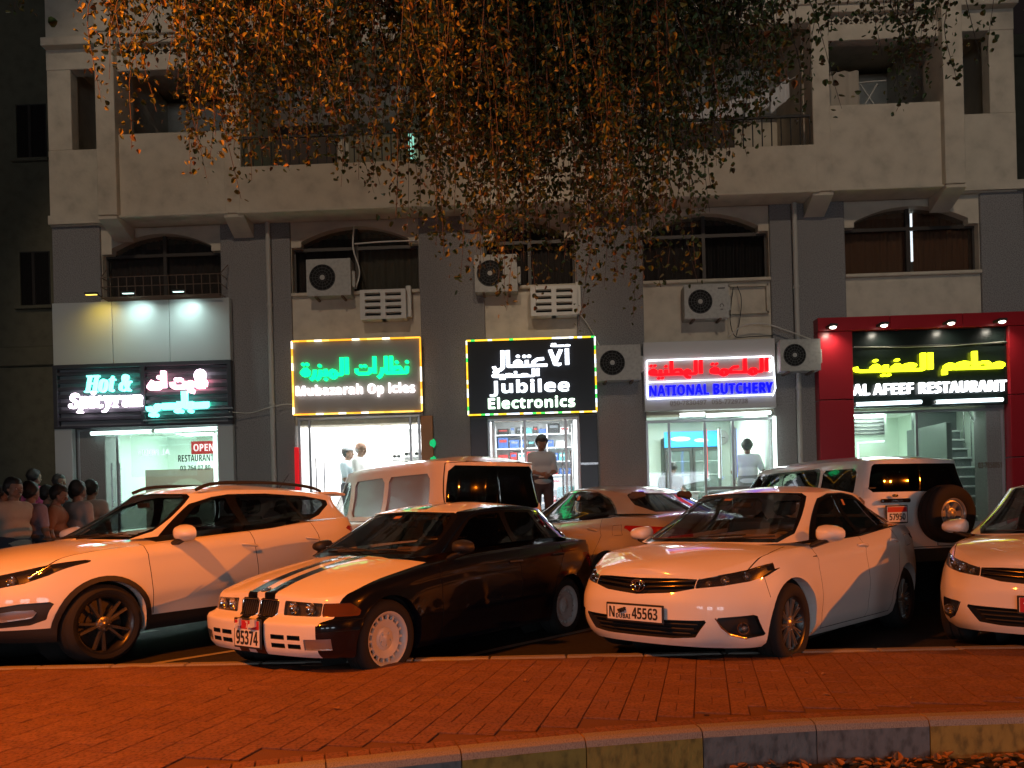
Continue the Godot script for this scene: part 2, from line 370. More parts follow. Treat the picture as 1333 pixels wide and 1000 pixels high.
# ---------------------------------------------------------------- cars: a skin in car axes (x forward, y up, z to the car's right) that is cut into panels
func view2(p: Vector3, view: String) -> Vector2:
	if view == "F" or view == "R": return Vector2(p.z, p.y)
	if view == "T": return Vector2(p.x, p.z)
	return Vector2(p.x, p.y)
const FACING := {"F": Vector3(1, 0, 0), "R": Vector3(-1, 0, 0), "S": Vector3(0, 0, 1), "L": Vector3(0, 0, -1), "T": Vector3(0, 1, 0)}
func cut(t: T, poly: PackedVector2Array, view: String, thr := 0.08, limit := Vector2(-9, 9)) -> Array:
	# takes the polygon out of the skin and returns it, with the edges along the cut; limit: the stretch of x that may be cut
	var inside := T.new(); var edges := []
	var nv := PackedVector3Array(); var nn := PackedVector3Array()
	var lo := poly[0]; var hi := poly[0]
	for p in poly: lo = lo.min(p); hi = hi.max(p)
	var face: Vector3 = FACING[view]
	var v := t.v; var n := t.n
	var A := 2 if view == "F" or view == "R" else 0
	var B := 2 if view == "T" else 1
	var x0 := lo.x; var x1 := hi.x; var y0 := lo.y; var y1 := hi.y
	var run := 0
	for i in range(0, v.size(), 3):
		var va := v[i]; var vb := v[i + 1]; var vd := v[i + 2]
		if va[A] > x1 and vb[A] > x1 and vd[A] > x1: continue
		if va[A] < x0 and vb[A] < x0 and vd[A] < x0: continue
		if va[B] > y1 and vb[B] > y1 and vd[B] > y1: continue
		if va[B] < y0 and vb[B] < y0 and vd[B] < y0: continue
		if (n[i] + n[i + 1] + n[i + 2]).dot(face) < thr * 3.0 or va.x < limit.x or va.x > limit.y: continue
		if run < i: nv.append_array(v.slice(run, i)); nn.append_array(n.slice(run, i))
		run = i + 3
		var stack := [[v[i], v[i + 1], v[i + 2], n[i], n[i + 1], n[i + 2], 0]]
		while stack.size():
			var q: Array = stack.pop_back()
			var q0 := view2(q[0], view); var q1 := view2(q[1], view); var q2 := view2(q[2], view)
			var den := (q1 - q0).cross(q2 - q0)
			if absf(den) < 1e-9:
				var into := Geometry2D.is_point_in_polygon((q0 + q1 + q2) / 3.0, poly)
				for k in 3:
					if into: inside.v.append(q[k]); inside.n.append(q[3 + k])
					else: nv.append(q[k]); nn.append(q[3 + k])
				continue
			var tri := PackedVector2Array([q0, q1, q2])
			var ins := Geometry2D.intersect_polygons(tri, poly)
			if ins.is_empty():
				for k in 3: nv.append(q[k]); nn.append(q[3 + k])
				continue
			var outs := Geometry2D.clip_polygons(tri, poly)
			var hole := false
			for p in outs:
				if Geometry2D.is_polygon_clockwise(p) and outs.size() > 1: hole = true
			if hole and q[6] < 3:
				var m01: Vector3 = (q[0] + q[1]) * 0.5; var m12: Vector3 = (q[1] + q[2]) * 0.5; var m20: Vector3 = (q[2] + q[0]) * 0.5
				var k01: Vector3 = (q[3] + q[4]).normalized(); var k12: Vector3 = (q[4] + q[5]).normalized(); var k20: Vector3 = (q[5] + q[3]).normalized()
				stack.append([q[0], m01, m20, q[3], k01, k20, q[6] + 1]); stack.append([m01, q[1], m12, k01, q[4], k12, q[6] + 1])
				stack.append([m20, m12, q[2], k20, k12, q[5], q[6] + 1]); stack.append([m01, m12, m20, k01, k12, k20, q[6] + 1])
				continue
			for g in 2:
				for p in (ins if g == 0 else outs):
					var L := []
					for s in p:
						var w1 := (s - q0).cross(q2 - q0) / den; var w2 := (q1 - q0).cross(s - q0) / den
						L.append([q[0] + (q[1] - q[0]) * w1 + (q[2] - q[0]) * w2, (q[3] + (q[4] - q[3]) * w1 + (q[5] - q[3]) * w2).normalized()])
					var ix := Geometry2D.triangulate_polygon(p)
					for k in ix:
						if g == 0: inside.v.append(L[k][0]); inside.n.append(L[k][1])
						else: nv.append(L[k][0]); nn.append(L[k][1])
					if g == 0:
						for k in p.size():
							var mid: Vector2 = (p[k] + p[(k + 1) % p.size()]) * 0.5
							for s in poly.size():
								if Geometry2D.get_closest_point_to_segment(mid, poly[s], poly[(s + 1) % poly.size()]).distance_squared_to(mid) < 4e-8:
									edges.append([L[k][0], L[(k + 1) % p.size()][0], L[k][1], L[(k + 1) % p.size()][1]])
									break
	if run < v.size(): nv.append_array(v.slice(run)); nn.append_array(n.slice(run))
	t.v = nv; t.n = nn
	return [inside, edges]
func sunk(c: Array, depth: float, wall := true) -> T:     # a cut-out panel moved in by depth, with the walls of its recess
	var t := T.new()
	var p: T = c[0]
	for i in p.v.size(): t.v.append(p.v[i] - p.n[i] * depth); t.n.append(p.n[i])
	if wall and absf(depth) > 1e-5:
		for e in c[1]: t.f4(e[0], e[1], e[1] - e[3] * depth, e[0] - e[2] * depth)
	return t
func hit(t: T, view: String, at: Vector2) -> Array:       # the outermost point of the skin seen from that side
	var best := []; var far := -9.0
	var face: Vector3 = FACING[view]
	var A := 2 if view == "F" or view == "R" else 0
	var B := 2 if view == "T" else 1
	var v := t.v
	for i in range(0, v.size(), 3):
		if v[i][A] > at.x and v[i + 1][A] > at.x and v[i + 2][A] > at.x: continue
		if v[i][A] < at.x and v[i + 1][A] < at.x and v[i + 2][A] < at.x: continue
		if v[i][B] > at.y and v[i + 1][B] > at.y and v[i + 2][B] > at.y: continue
		if v[i][B] < at.y and v[i + 1][B] < at.y and v[i + 2][B] < at.y: continue
		var a := view2(v[i], view); var b := view2(v[i + 1], view); var d := view2(v[i + 2], view)
		if not Geometry2D.point_is_inside_triangle(at, a, b, d): continue
		var den := (b - a).cross(d - a)
		if absf(den) < 1e-9: continue
		var w1 := (at - a).cross(d - a) / den; var w2 := (b - a).cross(at - a) / den
		var p := t.v[i] + (t.v[i + 1] - t.v[i]) * w1 + (t.v[i + 2] - t.v[i]) * w2
		if p.dot(face) > far: far = p.dot(face); best = [p, (t.n[i] + (t.n[i + 1] - t.n[i]) * w1 + (t.n[i + 2] - t.n[i]) * w2).normalized()]
	return best if best.size() else [face, face]
func fade(a: float, b: float, x: float) -> float: return smoothstep(a, b, x)
func car_skin(S: Dictionary) -> Array:
	var xf: float = S.xf; var xr: float = S.xr; var w: float = S.w
	var ctl := []
	for p in S.plan_f: ctl.append(Vector3(xf - p[1], 0, p[0] * w))
	var x0: float = ctl[-1].x; var pr: Array = S.plan_r.duplicate(); pr.reverse()
	var x1: float = xr + pr[0][1]
	for k in range(1, 5): ctl.append(Vector3(lerpf(x0, x1, k / 5.0), 0, w))
	for p in pr: ctl.append(Vector3(xr + p[1], 0, p[0] * w))
	var line := catmull(ctl, 5)
	var NV := 20
	var Rw: float = S.tyre_r
	var side := func(o: Vector3, vv: float) -> Vector3:
		var x := o.x
		var yb := spline(S.bot, x); var ys := spline(S.sh, x)
		var y := lerpf(yb, ys, vv)
		var ff := fade(xf - 0.75, xf - 0.15, x); var rf := 1.0 - fade(xr + 0.15, xr + 0.65, x)
		var z := o.z * spline(S.sec, vv) * spline(S.wx, x)
		x += -ff * spline(S.fprof, y) + rf * spline(S.rprof, y)
		for wx in [S.wb * 0.5, -S.wb * 0.5]:
			var r: float = Vector2(x - wx, y - Rw).length() - S.arch
			var f := S.get("flare", 0.018) as float
			if y > Rw * 0.6 and r < S.get("flare_w", 0.14): z += f * (1.0 - fade(0.0, S.get("flare_w", 0.14), maxf(r, 0.0))) * (1.0 if o.z > 0.3 else 0.0)
		for cr in S.get("crease", []):
			var yl := spline(cr[0], x)
			z += cr[1] * exp(-pow((y - yl) / cr[2], 2.0)) * fade(cr[0][0][0], cr[0][0][0] + 0.3, x) * (1.0 - fade(cr[0][-1][0] - 0.3, cr[0][-1][0], x)) * (1.0 if o.z > 0.3 else 0.0)
		return Vector3(x, y, z)
	var body := T.new()
	var pts := []
	for o in line:
		var col := []
		for j in NV + 1: col.append(side.call(o, float(j) / NV))
		pts.append(col)
	var mz := Vector3(1, 1, -1)
	for i in pts.size() - 1:
		for j in NV:
			var a: Vector3 = pts[i][j]; var b: Vector3 = pts[i + 1][j]; var d: Vector3 = pts[i + 1][j + 1]; var e: Vector3 = pts[i][j + 1]
			body.f4(e, d, b, a); body.f4(a * mz, b * mz, d * mz, e * mz)
	var K := 14
	var rows := []
	for i in pts.size():
		var e: Vector3 = pts[i][NV]
		var yc := spline(S.top, e.x)
		var row := []
		for k in K + 1:
			var s := sin((float(k) / K * 2.0 - 1.0) * PI / 2)
			row.append(Vector3(e.x, e.y + (yc - e.y) * (1.0 - pow(absf(s), S.get("crown", 2.6))), e.z * s))
		rows.append(row)
	for i in rows.size() - 1:
		for k in K: body.f4(rows[i][k], rows[i + 1][k], rows[i + 1][k + 1], rows[i][k + 1])
	body.smooth()
	var green := T.new()
	var bs := catmull(S.base.map(func(p): return Vector3(p[0], p[2] if p.size() > 2 else spline(S.top, p[0]) - 0.02, p[1])), 5)
	var ts := catmull(S.roof.map(func(p): return Vector3(p[0], p[1], p[2])), 5)
	var G := 10
	var gp := []
	for i in bs.size():
		var col := []
		var d: Vector3 = bs[mini(i + 1, bs.size() - 1)] - bs[maxi(i - 1, 0)]
		var outw := Vector3(d.z, 0, -d.x).normalized() * -1.0
		if i == 0: outw = Vector3(1, 0, 0)
		if i == bs.size() - 1: outw = Vector3(-1, 0, 0)
		for j in G + 1:
			var s := float(j) / G
			col.append(bs[i].lerp(ts[i], s) + outw * S.bulge * 4.0 * s * (1.0 - s))
		gp.append(col)
	for i in gp.size() - 1:
		for j in G:
			var a: Vector3 = gp[i][j]; var b: Vector3 = gp[i + 1][j]; var d: Vector3 = gp[i + 1][j + 1]; var e: Vector3 = gp[i][j + 1]
			green.f4(e, d, b, a); green.f4(a * mz, b * mz, d * mz, e * mz)
	rows = []
	for i in ts.size():
		var e: Vector3 = ts[i]
		var yc := maxf(spline(S.rtop, e.x), e.y)
		var row := []
		for k in K + 1:
			var s := sin((float(k) / K * 2.0 - 1.0) * PI / 2)
			row.append(Vector3(e.x, e.y + (yc - e.y) * (1.0 - pow(absf(s), 2.4)), e.z * s))
		rows.append(row)
	for i in rows.size() - 1:
		for k in K: green.f4(rows[i][k], rows[i + 1][k], rows[i + 1][k + 1], rows[i][k + 1])
	green.smooth()
	return [body, green]
func flipz(p: PackedVector2Array) -> PackedVector2Array:
	var o := PackedVector2Array()
	for q in p: o.append(Vector2(-q.x, q.y))
	return o
func seam_poly(a: Array, wd: float) -> PackedVector2Array:
	return Geometry2D.offset_polyline(P2(a), wd * 0.5, Geometry2D.JOIN_MITER, Geometry2D.END_BUTT)[0]

func wheel(S: Dictionary, under: Node3D, at: Vector3, outward: float, steer := 0.0, spin := 0.0) -> Node3D:
	var o := group_part(S.get("wheel_name", "wheel"), under)
	o.position = at
	o.rotation = Vector3(0, (0.0 if outward > 0 else PI) + steer, 0)
	var R: float = S.tyre_r; var r: float = S.rim_r; var h: float = S.tyre_w * 0.5
	var t := T.new()
	t.lathe([Vector2(r - 0.012, h * 0.72), Vector2(r + 0.006, h * 0.9), Vector2(r + 0.03, h * 1.0), Vector2((R + r) * 0.5, h * 1.06), Vector2(R - 0.03, h * 0.98), Vector2(R - 0.01, h * 0.86), Vector2(R, h * 0.6), Vector2(R, h * 0.34), Vector2(R - 0.008, h * 0.32), Vector2(R - 0.008, h * 0.26), Vector2(R, h * 0.24),
		Vector2(R, -h * 0.24), Vector2(R - 0.008, -h * 0.26), Vector2(R - 0.008, -h * 0.32), Vector2(R, -h * 0.34), Vector2(R, -h * 0.6), Vector2(R - 0.01, -h * 0.86), Vector2(R - 0.03, -h * 0.98), Vector2((R + r) * 0.5, -h * 1.06), Vector2(r, -h * 0.9)], Transform3D(), 40)
	part("tyre", t, M.tyre, o)
	t = T.new()
	t.lathe([Vector2(r - 0.03, -h * 0.9), Vector2(r - 0.03, h * 0.4), Vector2(r - 0.012, h * 0.78), Vector2(r + 0.004, h * 0.92), Vector2(r + 0.012, h * 0.93), Vector2(r + 0.012, h * 0.86)], Transform3D(), 40)
	part("rim", t, S.get("rim_mat", M.alloy), o)
	t = T.new()
	t.lathe([Vector2(r - 0.04, -h * 0.2), Vector2(0.0, -h * 0.2)], Transform3D(), 24)
	t.lathe([Vector2(0.13, -h * 0.1), Vector2(0.13, -h * 0.02), Vector2(0.0, -h * 0.02)], Transform3D(), 24)
	part("brake_disc", t, M.dark_metal, o)
	t = T.new()
	var z1 := h * 0.62
	var sp := func(a: float, r0: float, r1: float, w0: float, w1: float, za: float, zb: float, th: float, skew := 0.0):
		var q := []
		for e in [[r0, w0, za, 0.0], [r1, w1, zb, skew]]:
			for k in [[-1, 0], [1, 0], [1, 1], [-1, 1]]:
				var aa: float = a + e[3]
				var c: Vector2 = Vector2(cos(aa), sin(aa)) * e[0] + Vector2(-sin(aa), cos(aa)) * e[1] * 0.5 * k[0] * (1.0 if k[1] == 0 else 0.7)
				q.append(Vector3(c.x, c.y, e[2] - th * (1 - k[1])))
		var mid := Vector3.ZERO
		for p in q: mid += p / 8.0
		for f in [[0, 1, 2, 3], [4, 5, 6, 7], [0, 1, 5, 4], [1, 2, 6, 5], [2, 3, 7, 6], [3, 0, 4, 7]]: t.out4(q[f[0]], q[f[1]], q[f[2]], q[f[3]], mid)
	match S.rim:
		"multi":
			for i in 10:
				var a := TAU * i / 10 + spin
				sp.call(a + 0.05, 0.045, r - 0.02, 0.016, 0.014, z1 + 0.004, z1 + 0.014, 0.02, 0.045)
				sp.call(a - 0.05, 0.045, r - 0.02, 0.016, 0.014, z1 + 0.004, z1 + 0.014, 0.02, -0.045)
		"five":
			for i in 5:
				var a := TAU * i / 5 + spin
				sp.call(a + 0.13, 0.05, r - 0.02, 0.034, 0.03, z1 - 0.005, z1 + 0.018, 0.025, 0.07)
				sp.call(a - 0.13, 0.05, r - 0.02, 0.034, 0.03, z1 - 0.005, z1 + 0.018, 0.025, -0.07)
		"slots":
			t.lathe([Vector2(0.0, z1), Vector2(0.075, z1 - 0.002), Vector2(0.09, z1 - 0.012), Vector2(0.105, z1 - 0.006), Vector2(r * 0.74, z1 + 0.004), Vector2(r * 0.76, z1 - 0.01), Vector2(r * 0.7, z1 - 0.03)], Transform3D(), 36)
			t.lathe([Vector2(r * 0.9, z1 - 0.02), Vector2(r * 0.91, z1), Vector2(r - 0.01, z1 + 0.004)], Transform3D(), 36)
			for i in 18: sp.call(TAU * i / 18 + spin, r * 0.7, r * 0.95, 0.022, 0.03, z1 + 0.002, z1 + 0.002, 0.02)
		"holes":
			t.lathe([Vector2(0.0, z1 + 0.004), Vector2(0.05, z1 + 0.004), Vector2(0.055, z1 - 0.02), Vector2(0.09, z1 - 0.025)], Transform3D(), 24)
			t.lathe([Vector2(r * 0.78, z1 + 0.0), Vector2(r * 0.84, z1 + 0.015), Vector2(r - 0.01, z1 + 0.01)], Transform3D(), 36)
			for i in 6: sp.call(TAU * i / 6 + spin, 0.07, r * 0.82, 0.07, 0.085, z1 - 0.01, z1 + 0.008, 0.03)
		_:
			for i in 7: sp.call(TAU * i / 7 + spin, 0.04, r - 0.015, 0.04, 0.05, z1 + 0.002, z1 + 0.012, 0.02)
	t.lathe([Vector2(0.07, z1 - 0.03), Vector2(0.066, z1 + 0.004), Vector2(0.034, z1 + 0.008), Vector2(0.03, z1 + 0.012), Vector2(0.0, z1 + 0.014)], Transform3D(), 20)
	for i in 5:
		var a := TAU * i / 5 + spin + 0.3
		t.lathe([Vector2(0.009, z1 - 0.02), Vector2(0.009, z1 + 0.014), Vector2(0.0, z1 + 0.014)], Transform3D(Basis(), Vector3(cos(a) * 0.05, sin(a) * 0.05, 0)), 6)
	part("spokes", t, S.get("spoke_mat", S.get("rim_mat", M.alloy)), o)
	return o

func plate(under: Node3D, at: Vector3, nrm: Vector3, w: float, h: float, style: Array, tilt := 0.0):
	var o := group_part("number_plate", under)
	o.transform = Transform3D(Basis(Vector3.UP, atan2(nrm.x, nrm.z)) * Basis(Vector3.RIGHT, tilt), at)
	var t := T.new()
	t.box(Vector3.ZERO, Vector3(w + 0.03, h + 0.03, 0.014), 0.005)
	part("plate_frame", t, M.black_plastic, o)
	t = T.new()
	t.box(Vector3(0, 0, 0.007), Vector3(w, h, 0.006), 0.002)
	part("plate_face", t, M.plate, o)
	for s in style:
		if s[0] == "bar":
			t = T.new(); t.box(Vector3(s[1], s[2], 0.010), Vector3(s[3], s[4], 0.003)); part("plate_band", t, M.plate_red, o)
		elif s[0] == "ar":
			var q := arabic(s[1], 0.22)
			var tt := T.new(); tt.add(q[0], Transform3D(Basis().scaled(Vector3(s[4], s[4], 0.05)), Vector3(s[2] + q[1] * s[4] * 0.5, s[3], 0.0105)))
			part("plate_lettering", tt, s[5], o)
		else: words("plate_lettering", s[1], s[4], s[5], o, Vector3(s[2], s[3], 0.0115), 0.003, 0.0, s[6] if s.size() > 6 else 0.72)

func seat(under: Node3D, x: float, z: float, y: float, m: Material):
	var o := group_part("seat", under)
	var t := T.new()
	t.box(Vector3(x, y + 0.08, z), Vector3(0.5, 0.16, 0.48), 0.06)
	part("cushion", t, m, o)
	t = T.new()
	t.box(Vector3(x - 0.30, y + 0.42, z), Vector3(0.14, 0.62, 0.46), 0.06, Basis(Vector3(0, 0, 1), 0.28))
	part("backrest", t, m, o)
	t = T.new()
	t.box(Vector3(x - 0.41, y + 0.84, z), Vector3(0.1, 0.18, 0.26), 0.045, Basis(Vector3(0, 0, 1), 0.2))
	part("headrest", t, m, o)

func make_car(S: Dictionary, called: String, label: String, at: Vector3, yaw: float, group := "") -> Node3D:
	var car := thing(called, label, "car", at, yaw, group)
	car.rotation = Vector3(0, yaw, S.get("pitch", 0.0))
	if S.has("cat"): car.set_meta("category", S.cat)
	var sk := car_skin(S)
	var skin := {"b": sk[0], "g": sk[1]}
	var full := T.new(); full.add(sk[0])
	var full_top := T.new(); full_top.add(sk[1])
	var dark := T.new()
	# wheel arches
	for wx in [S.wb * 0.5, -S.wb * 0.5]:
		for vw in ["S", "L"]:
			var c := cut(skin.b, ring2(Vector2(wx, S.tyre_r), S.arch, S.arch, 36), vw, 0.0)
			var e := T.new()
			for g in c[1]: e.f4(g[0], g[1], g[1] * Vector3(1, 1, 0.9), g[0] * Vector3(1, 1, 0.9))
			for g in c[1]: dark.f4(g[0] * Vector3(1, 1, 0.9), g[1] * Vector3(1, 1, 0.9), g[1] * Vector3(1, 1, 0.5), g[0] * Vector3(1, 1, 0.5))
			part("arch_lip", e, S.get("lip_mat", S.paint), car)
			var sg := 1.0 if vw == "S" else -1.0
			dark.lathe([Vector2(S.arch + 0.03, 0), Vector2(0, 0)], Transform3D(Basis(), Vector3(wx, S.tyre_r, sg * S.w * 0.5)), 20)
			if S.has("clad"):
				var ringp := ring2(Vector2(wx, S.tyre_r), S.arch + S.clad, S.arch + S.clad, 40)
				c = cut(skin.b, ringp, vw, 0.0)
				part("wheel_arch_trim", sunk(c, -0.012), M.black_plastic, car)
	# panels, lamps, glass, in order
	for op in S.ops:
		var names: Array = op.n if op.n is Array else [op.n]
		var poly: PackedVector2Array = op.p if op.p is PackedVector2Array else P2(op.p)
		if op.get("r", 0.0) > 0.0: poly = soft2(poly, op.r)
		var jobs := []
		match op.v:
			"2": jobs = [["S", poly], ["L", poly]]
			"F2": jobs = [["F", poly], ["F", flipz(poly)]]
			"R2": jobs = [["R", poly], ["R", flipz(poly)]]
			_: jobs = [[op.v, poly]]
		for j in jobs:
			var c: Array = cut(skin[op.get("s", "b")], j[1], j[0], op.get("thr", 0.08), op.get("lim", Vector2(-9, 9)))
			if c[0].v.size() == 0 or op.n == "": continue
			part(op.n, sunk(c, op.get("d", 0.0)), op.m, car)
			if op.has("lens"):
				var l := T.new(); l.add(c[0])
				part(op.n + "_lens", l, op.lens, car)
	# thin gaps between panels
	var gaps := T.new()
	for s in S.seams:
		for vw in (["S", "L"] if s[0] == "2" else [s[0]]):
			for sk_key in ["b", "g"]:
				if s.size() > 3 and s[3] != sk_key: continue
				var c := cut(skin[sk_key], seam_poly(s[1], s[2]), vw, 0.6 if vw == "T" else 0.2)
				gaps.add(sunk(c, 0.008))
	if gaps.v.size(): part("panel_gaps", gaps, M.gap, car)
	part("body", skin.b, S.paint, car)
	part("roof_and_pillars", skin.g, S.get("roof_mat", S.paint), car)
	# underside and wells
	dark.box(Vector3((S.xf + S.xr) * 0.5, S.floor_y, 0), Vector3(S.xf - S.xr - 1.3, 0.06, S.w * 1.5), 0.02)
	part("underbody", dark, M.under, car)
	var rz: float = S.get("track", S.w - S.tyre_w * 0.5 - 0.02)
	var k := 0
	for wx in [S.wb * 0.5, -S.wb * 0.5]:
		for sg in [1.0, -1.0]:
			wheel(S, car, Vector3(wx, S.tyre_r, sg * rz), sg, S.get("steer", 0.0) if wx > 0 else 0.0, 0.4 + k * 0.31); k += 1
	# cabin
	var fl := T.new()
	fl.span(Vector3(S.dash_x, S.floor_y + 0.05, -S.w * 0.8), Vector3(S.xr + 0.5, S.floor_y + 0.12, S.w * 0.8), 0.01)
	part("cabin_floor", fl, M.cabin, car)
	var da := T.new()
	da.box(Vector3(S.dash_x, S.dash_y - 0.14, 0), Vector3(0.5, 0.30, S.w * 1.5), 0.09)
	da.box(Vector3(S.dash_x - 0.16, S.dash_y + 0.02, -0.36), Vector3(0.3, 0.1, 0.42), 0.045)
	part("dashboard", da, S.get("dash_mat", M.cabin), car)
	var stw := T.new()
	var sb := Basis(Vector3(0, 0, 1), 0.42)
	var rp := []
	for i in 20: rp.append(Vector3(S.dash_x - 0.42, S.dash_y - 0.06, -0.36) + sb * Vector3(0, cos(TAU * i / 20) * 0.18, sin(TAU * i / 20) * 0.18))
	stw.tube(rp, 0.015, 6, true)
	stw.box(Vector3(S.dash_x - 0.42, S.dash_y - 0.06, -0.36), Vector3(0.05, 0.1, 0.3), 0.02, sb)
	part("steering_wheel", stw, M.black_plastic, car)
	for sx in S.seat_x:
		for z in [-0.37, 0.37]: seat(car, sx, z, S.floor_y + S.get("seat_y", 0.22), S.get("seat_mat", M.seat))
	var mir := T.new()
	mir.box(Vector3(S.mir_x, S.mir_y, 0), Vector3(0.03, 0.06, 0.2), 0.015)
	part("rear_view_mirror", mir, M.black_plastic, car)
	# door mirrors
	for sg in [1.0, -1.0]:
		var dm := group_part("door_mirror", car)
		var mp: Vector3 = S.dmir * Vector3(1, 1, sg)
		var a := T.new()
		var br := Basis(Vector3.UP, 0.12 * sg)
		var rows := []
		var K := 10
		for i in K + 1:          # a shell that is rounded in front and cut off flat behind
			var row := []
			var th := float(i) / K
			for s in 17:
				var an := TAU * s / 16
				var q := Vector2(cos(an), sin(an))
				var sq := pow(pow(absf(q.x), 3.0) + pow(absf(q.y), 3.0), -1.0 / 3.0)
				var rad := sqrt(maxf(0.0, 1.0 - pow(1.0 - th, 2.2)))
				var tp: float = 1.0 - 0.34 * (q.x * sq * sg * 0.5 + 0.5)
				row.append(mp + br * Vector3(0.11 - th * 0.15, (q.y * sq * tp - 0.12 * (1.0 - tp)) * 0.085 * S.get("msz", 1.0) * rad, q.x * sq * 0.115 * S.get("msz", 1.0) * rad))
			rows.append(row)
		a.grid(rows)
		part("mirror_shell", a, S.get("mirror_mat", S.paint), dm)
		a = T.new()
		var pl := PackedVector2Array()
		for s in 16:
			var q := Vector2(cos(TAU * s / 16), sin(TAU * s / 16))
			var sq := pow(pow(absf(q.x), 3.0) + pow(absf(q.y), 3.0), -1.0 / 3.0)
			var tp: float = 1.0 - 0.34 * (q.x * sq * sg * 0.5 + 0.5)
			pl.append(Vector2(q.x * sq, q.y * sq * tp - 0.12 * (1.0 - tp)) * Vector2(0.112, 0.082) * S.get("msz", 1.0))
		a.prism(pl, -0.004, 0.0, Transform3D(br * Basis(Vector3.UP, -PI / 2), mp + br * Vector3(-0.039, 0, 0)))
		part("mirror_glass", a, M.mirror, dm)
		a = T.new()
		a.box(mp + Vector3(0.02, -0.075, -0.07 * sg), Vector3(0.1, 0.04, 0.16), 0.015, Basis(Vector3.RIGHT, -0.35 * sg))
		part("mirror_foot", a, M.black_plastic, dm)
	# door handles
	for hx in S.handles:
		for vw in ["S", "L"]:
			var h := hit(full, vw, Vector2(hx[0], hx[1]))
			var p: Vector3 = h[0]; var nr: Vector3 = h[1]
			var t := T.new()
			var ry: float = hx[2] if hx.size() > 2 else 0.0
			var hp := []
			for i in 9:
				var s := float(i) / 8 - 0.5
				hp.append(p + Vector3(s * 0.2, s * ry, 0) + nr * (0.006 + 0.026 * (1.0 - pow(absf(s) * 2.0, 4.0))))
			t.tube(hp, [0.012, 0.014, 0.015, 0.015, 0.015, 0.015, 0.015, 0.014, 0.012], 8)
			part("door_handle", t, S.get("handle_mat", S.paint), car)
	for wp in S.get("wipers", []):
		var t := T.new()
		t.tube(wp.map(func(q): return Vector3(q[0], q[1], q[2])), 0.008, 6)
		part("wiper", t, M.black_plastic, car)
	car.set_meta("label", label)
	skin["full"] = full
	for q in S.get("stickers", []):
		var h := hit(full_top, q[0], Vector2(q[1], q[2]))
		var t := T.new(); t.box(Vector3.ZERO, Vector3(q[3], q[4], 0.002))
		var s := part("window_sticker", t, q[5], car)
		s.transform = Transform3D(Basis.looking_at(-h[1], Vector3.UP), h[0] + h[1] * 0.002)
	made[called] = skin
	return car
var made := {}
func lamp_cup(under: Node3D, at: Vector3, dir: Vector3, r: float, nm := "lamp_reflector", lens := true):
	var b := Basis.looking_at(-dir.normalized(), Vector3.UP)
	var t := T.new()
	t.lathe([Vector2(r * 0.25, -r * 0.7), Vector2(r * 0.6, -r * 0.5), Vector2(r * 0.9, -r * 0.1), Vector2(r, r * 0.1), Vector2(r * 1.08, r * 0.1), Vector2(r * 1.08, -r * 0.1)], Transform3D(b, at), 20)
	part(nm, t, M.chrome, under)
	if lens:
		t = T.new(); t.ball(at - dir.normalized() * r * 0.35, Vector3.ONE * r * 0.5, Basis(), 12)
		part("lamp_projector", t, M.lens_ball, under)
func strip(under: Node3D, nm: String, pts: Array, r: float, m: Material, sides := 6, closed := false):
	var t := T.new()
	t.tube(pts, r, sides, closed)
	part(nm, t, m, under)

# ---------------------------------------------------------------- the cars' measures
func sedan_ops(c: Dictionary) -> Array:      # glass common to the saloons: inner panes first, then their surrounds
	var o := []
	for w in c.side: o.append({s = "g", v = "2", p = w, r = 0.02, n = "side_window", m = c.glass, d = 0.004})
	o.append({s = "g", v = "2", p = c.dlo, r = 0.015, n = "window_trim", m = M.black_gloss, d = 0.0})
	o.append({s = "b", v = "2", p = c.dlo, r = 0.015, n = "window_trim", m = M.black_gloss, d = 0.0, thr = 0.05})
	if c.has("ring"): o.append({s = "g", v = "2", p = c.ring, r = 0.015, n = "window_moulding", m = M.chrome, d = -0.004})
	o.append({s = "g", v = "F", p = c.ws, r = 0.05, n = "windscreen", m = c.wglass, d = 0.003, thr = 0.25})
	o.append({s = "g", v = "F", p = c.wsb, r = 0.05, n = "windscreen_border", m = M.black_gloss, d = 0.001, thr = 0.25})
	o.append({s = "g", v = "R", p = c.rw, r = 0.05, n = "rear_window", m = c.glass, d = 0.003, thr = 0.2})
	o.append({s = "g", v = "R", p = c.rwb, r = 0.05, n = "rear_window_border", m = M.black_gloss, d = 0.001, thr = 0.2})
	return o
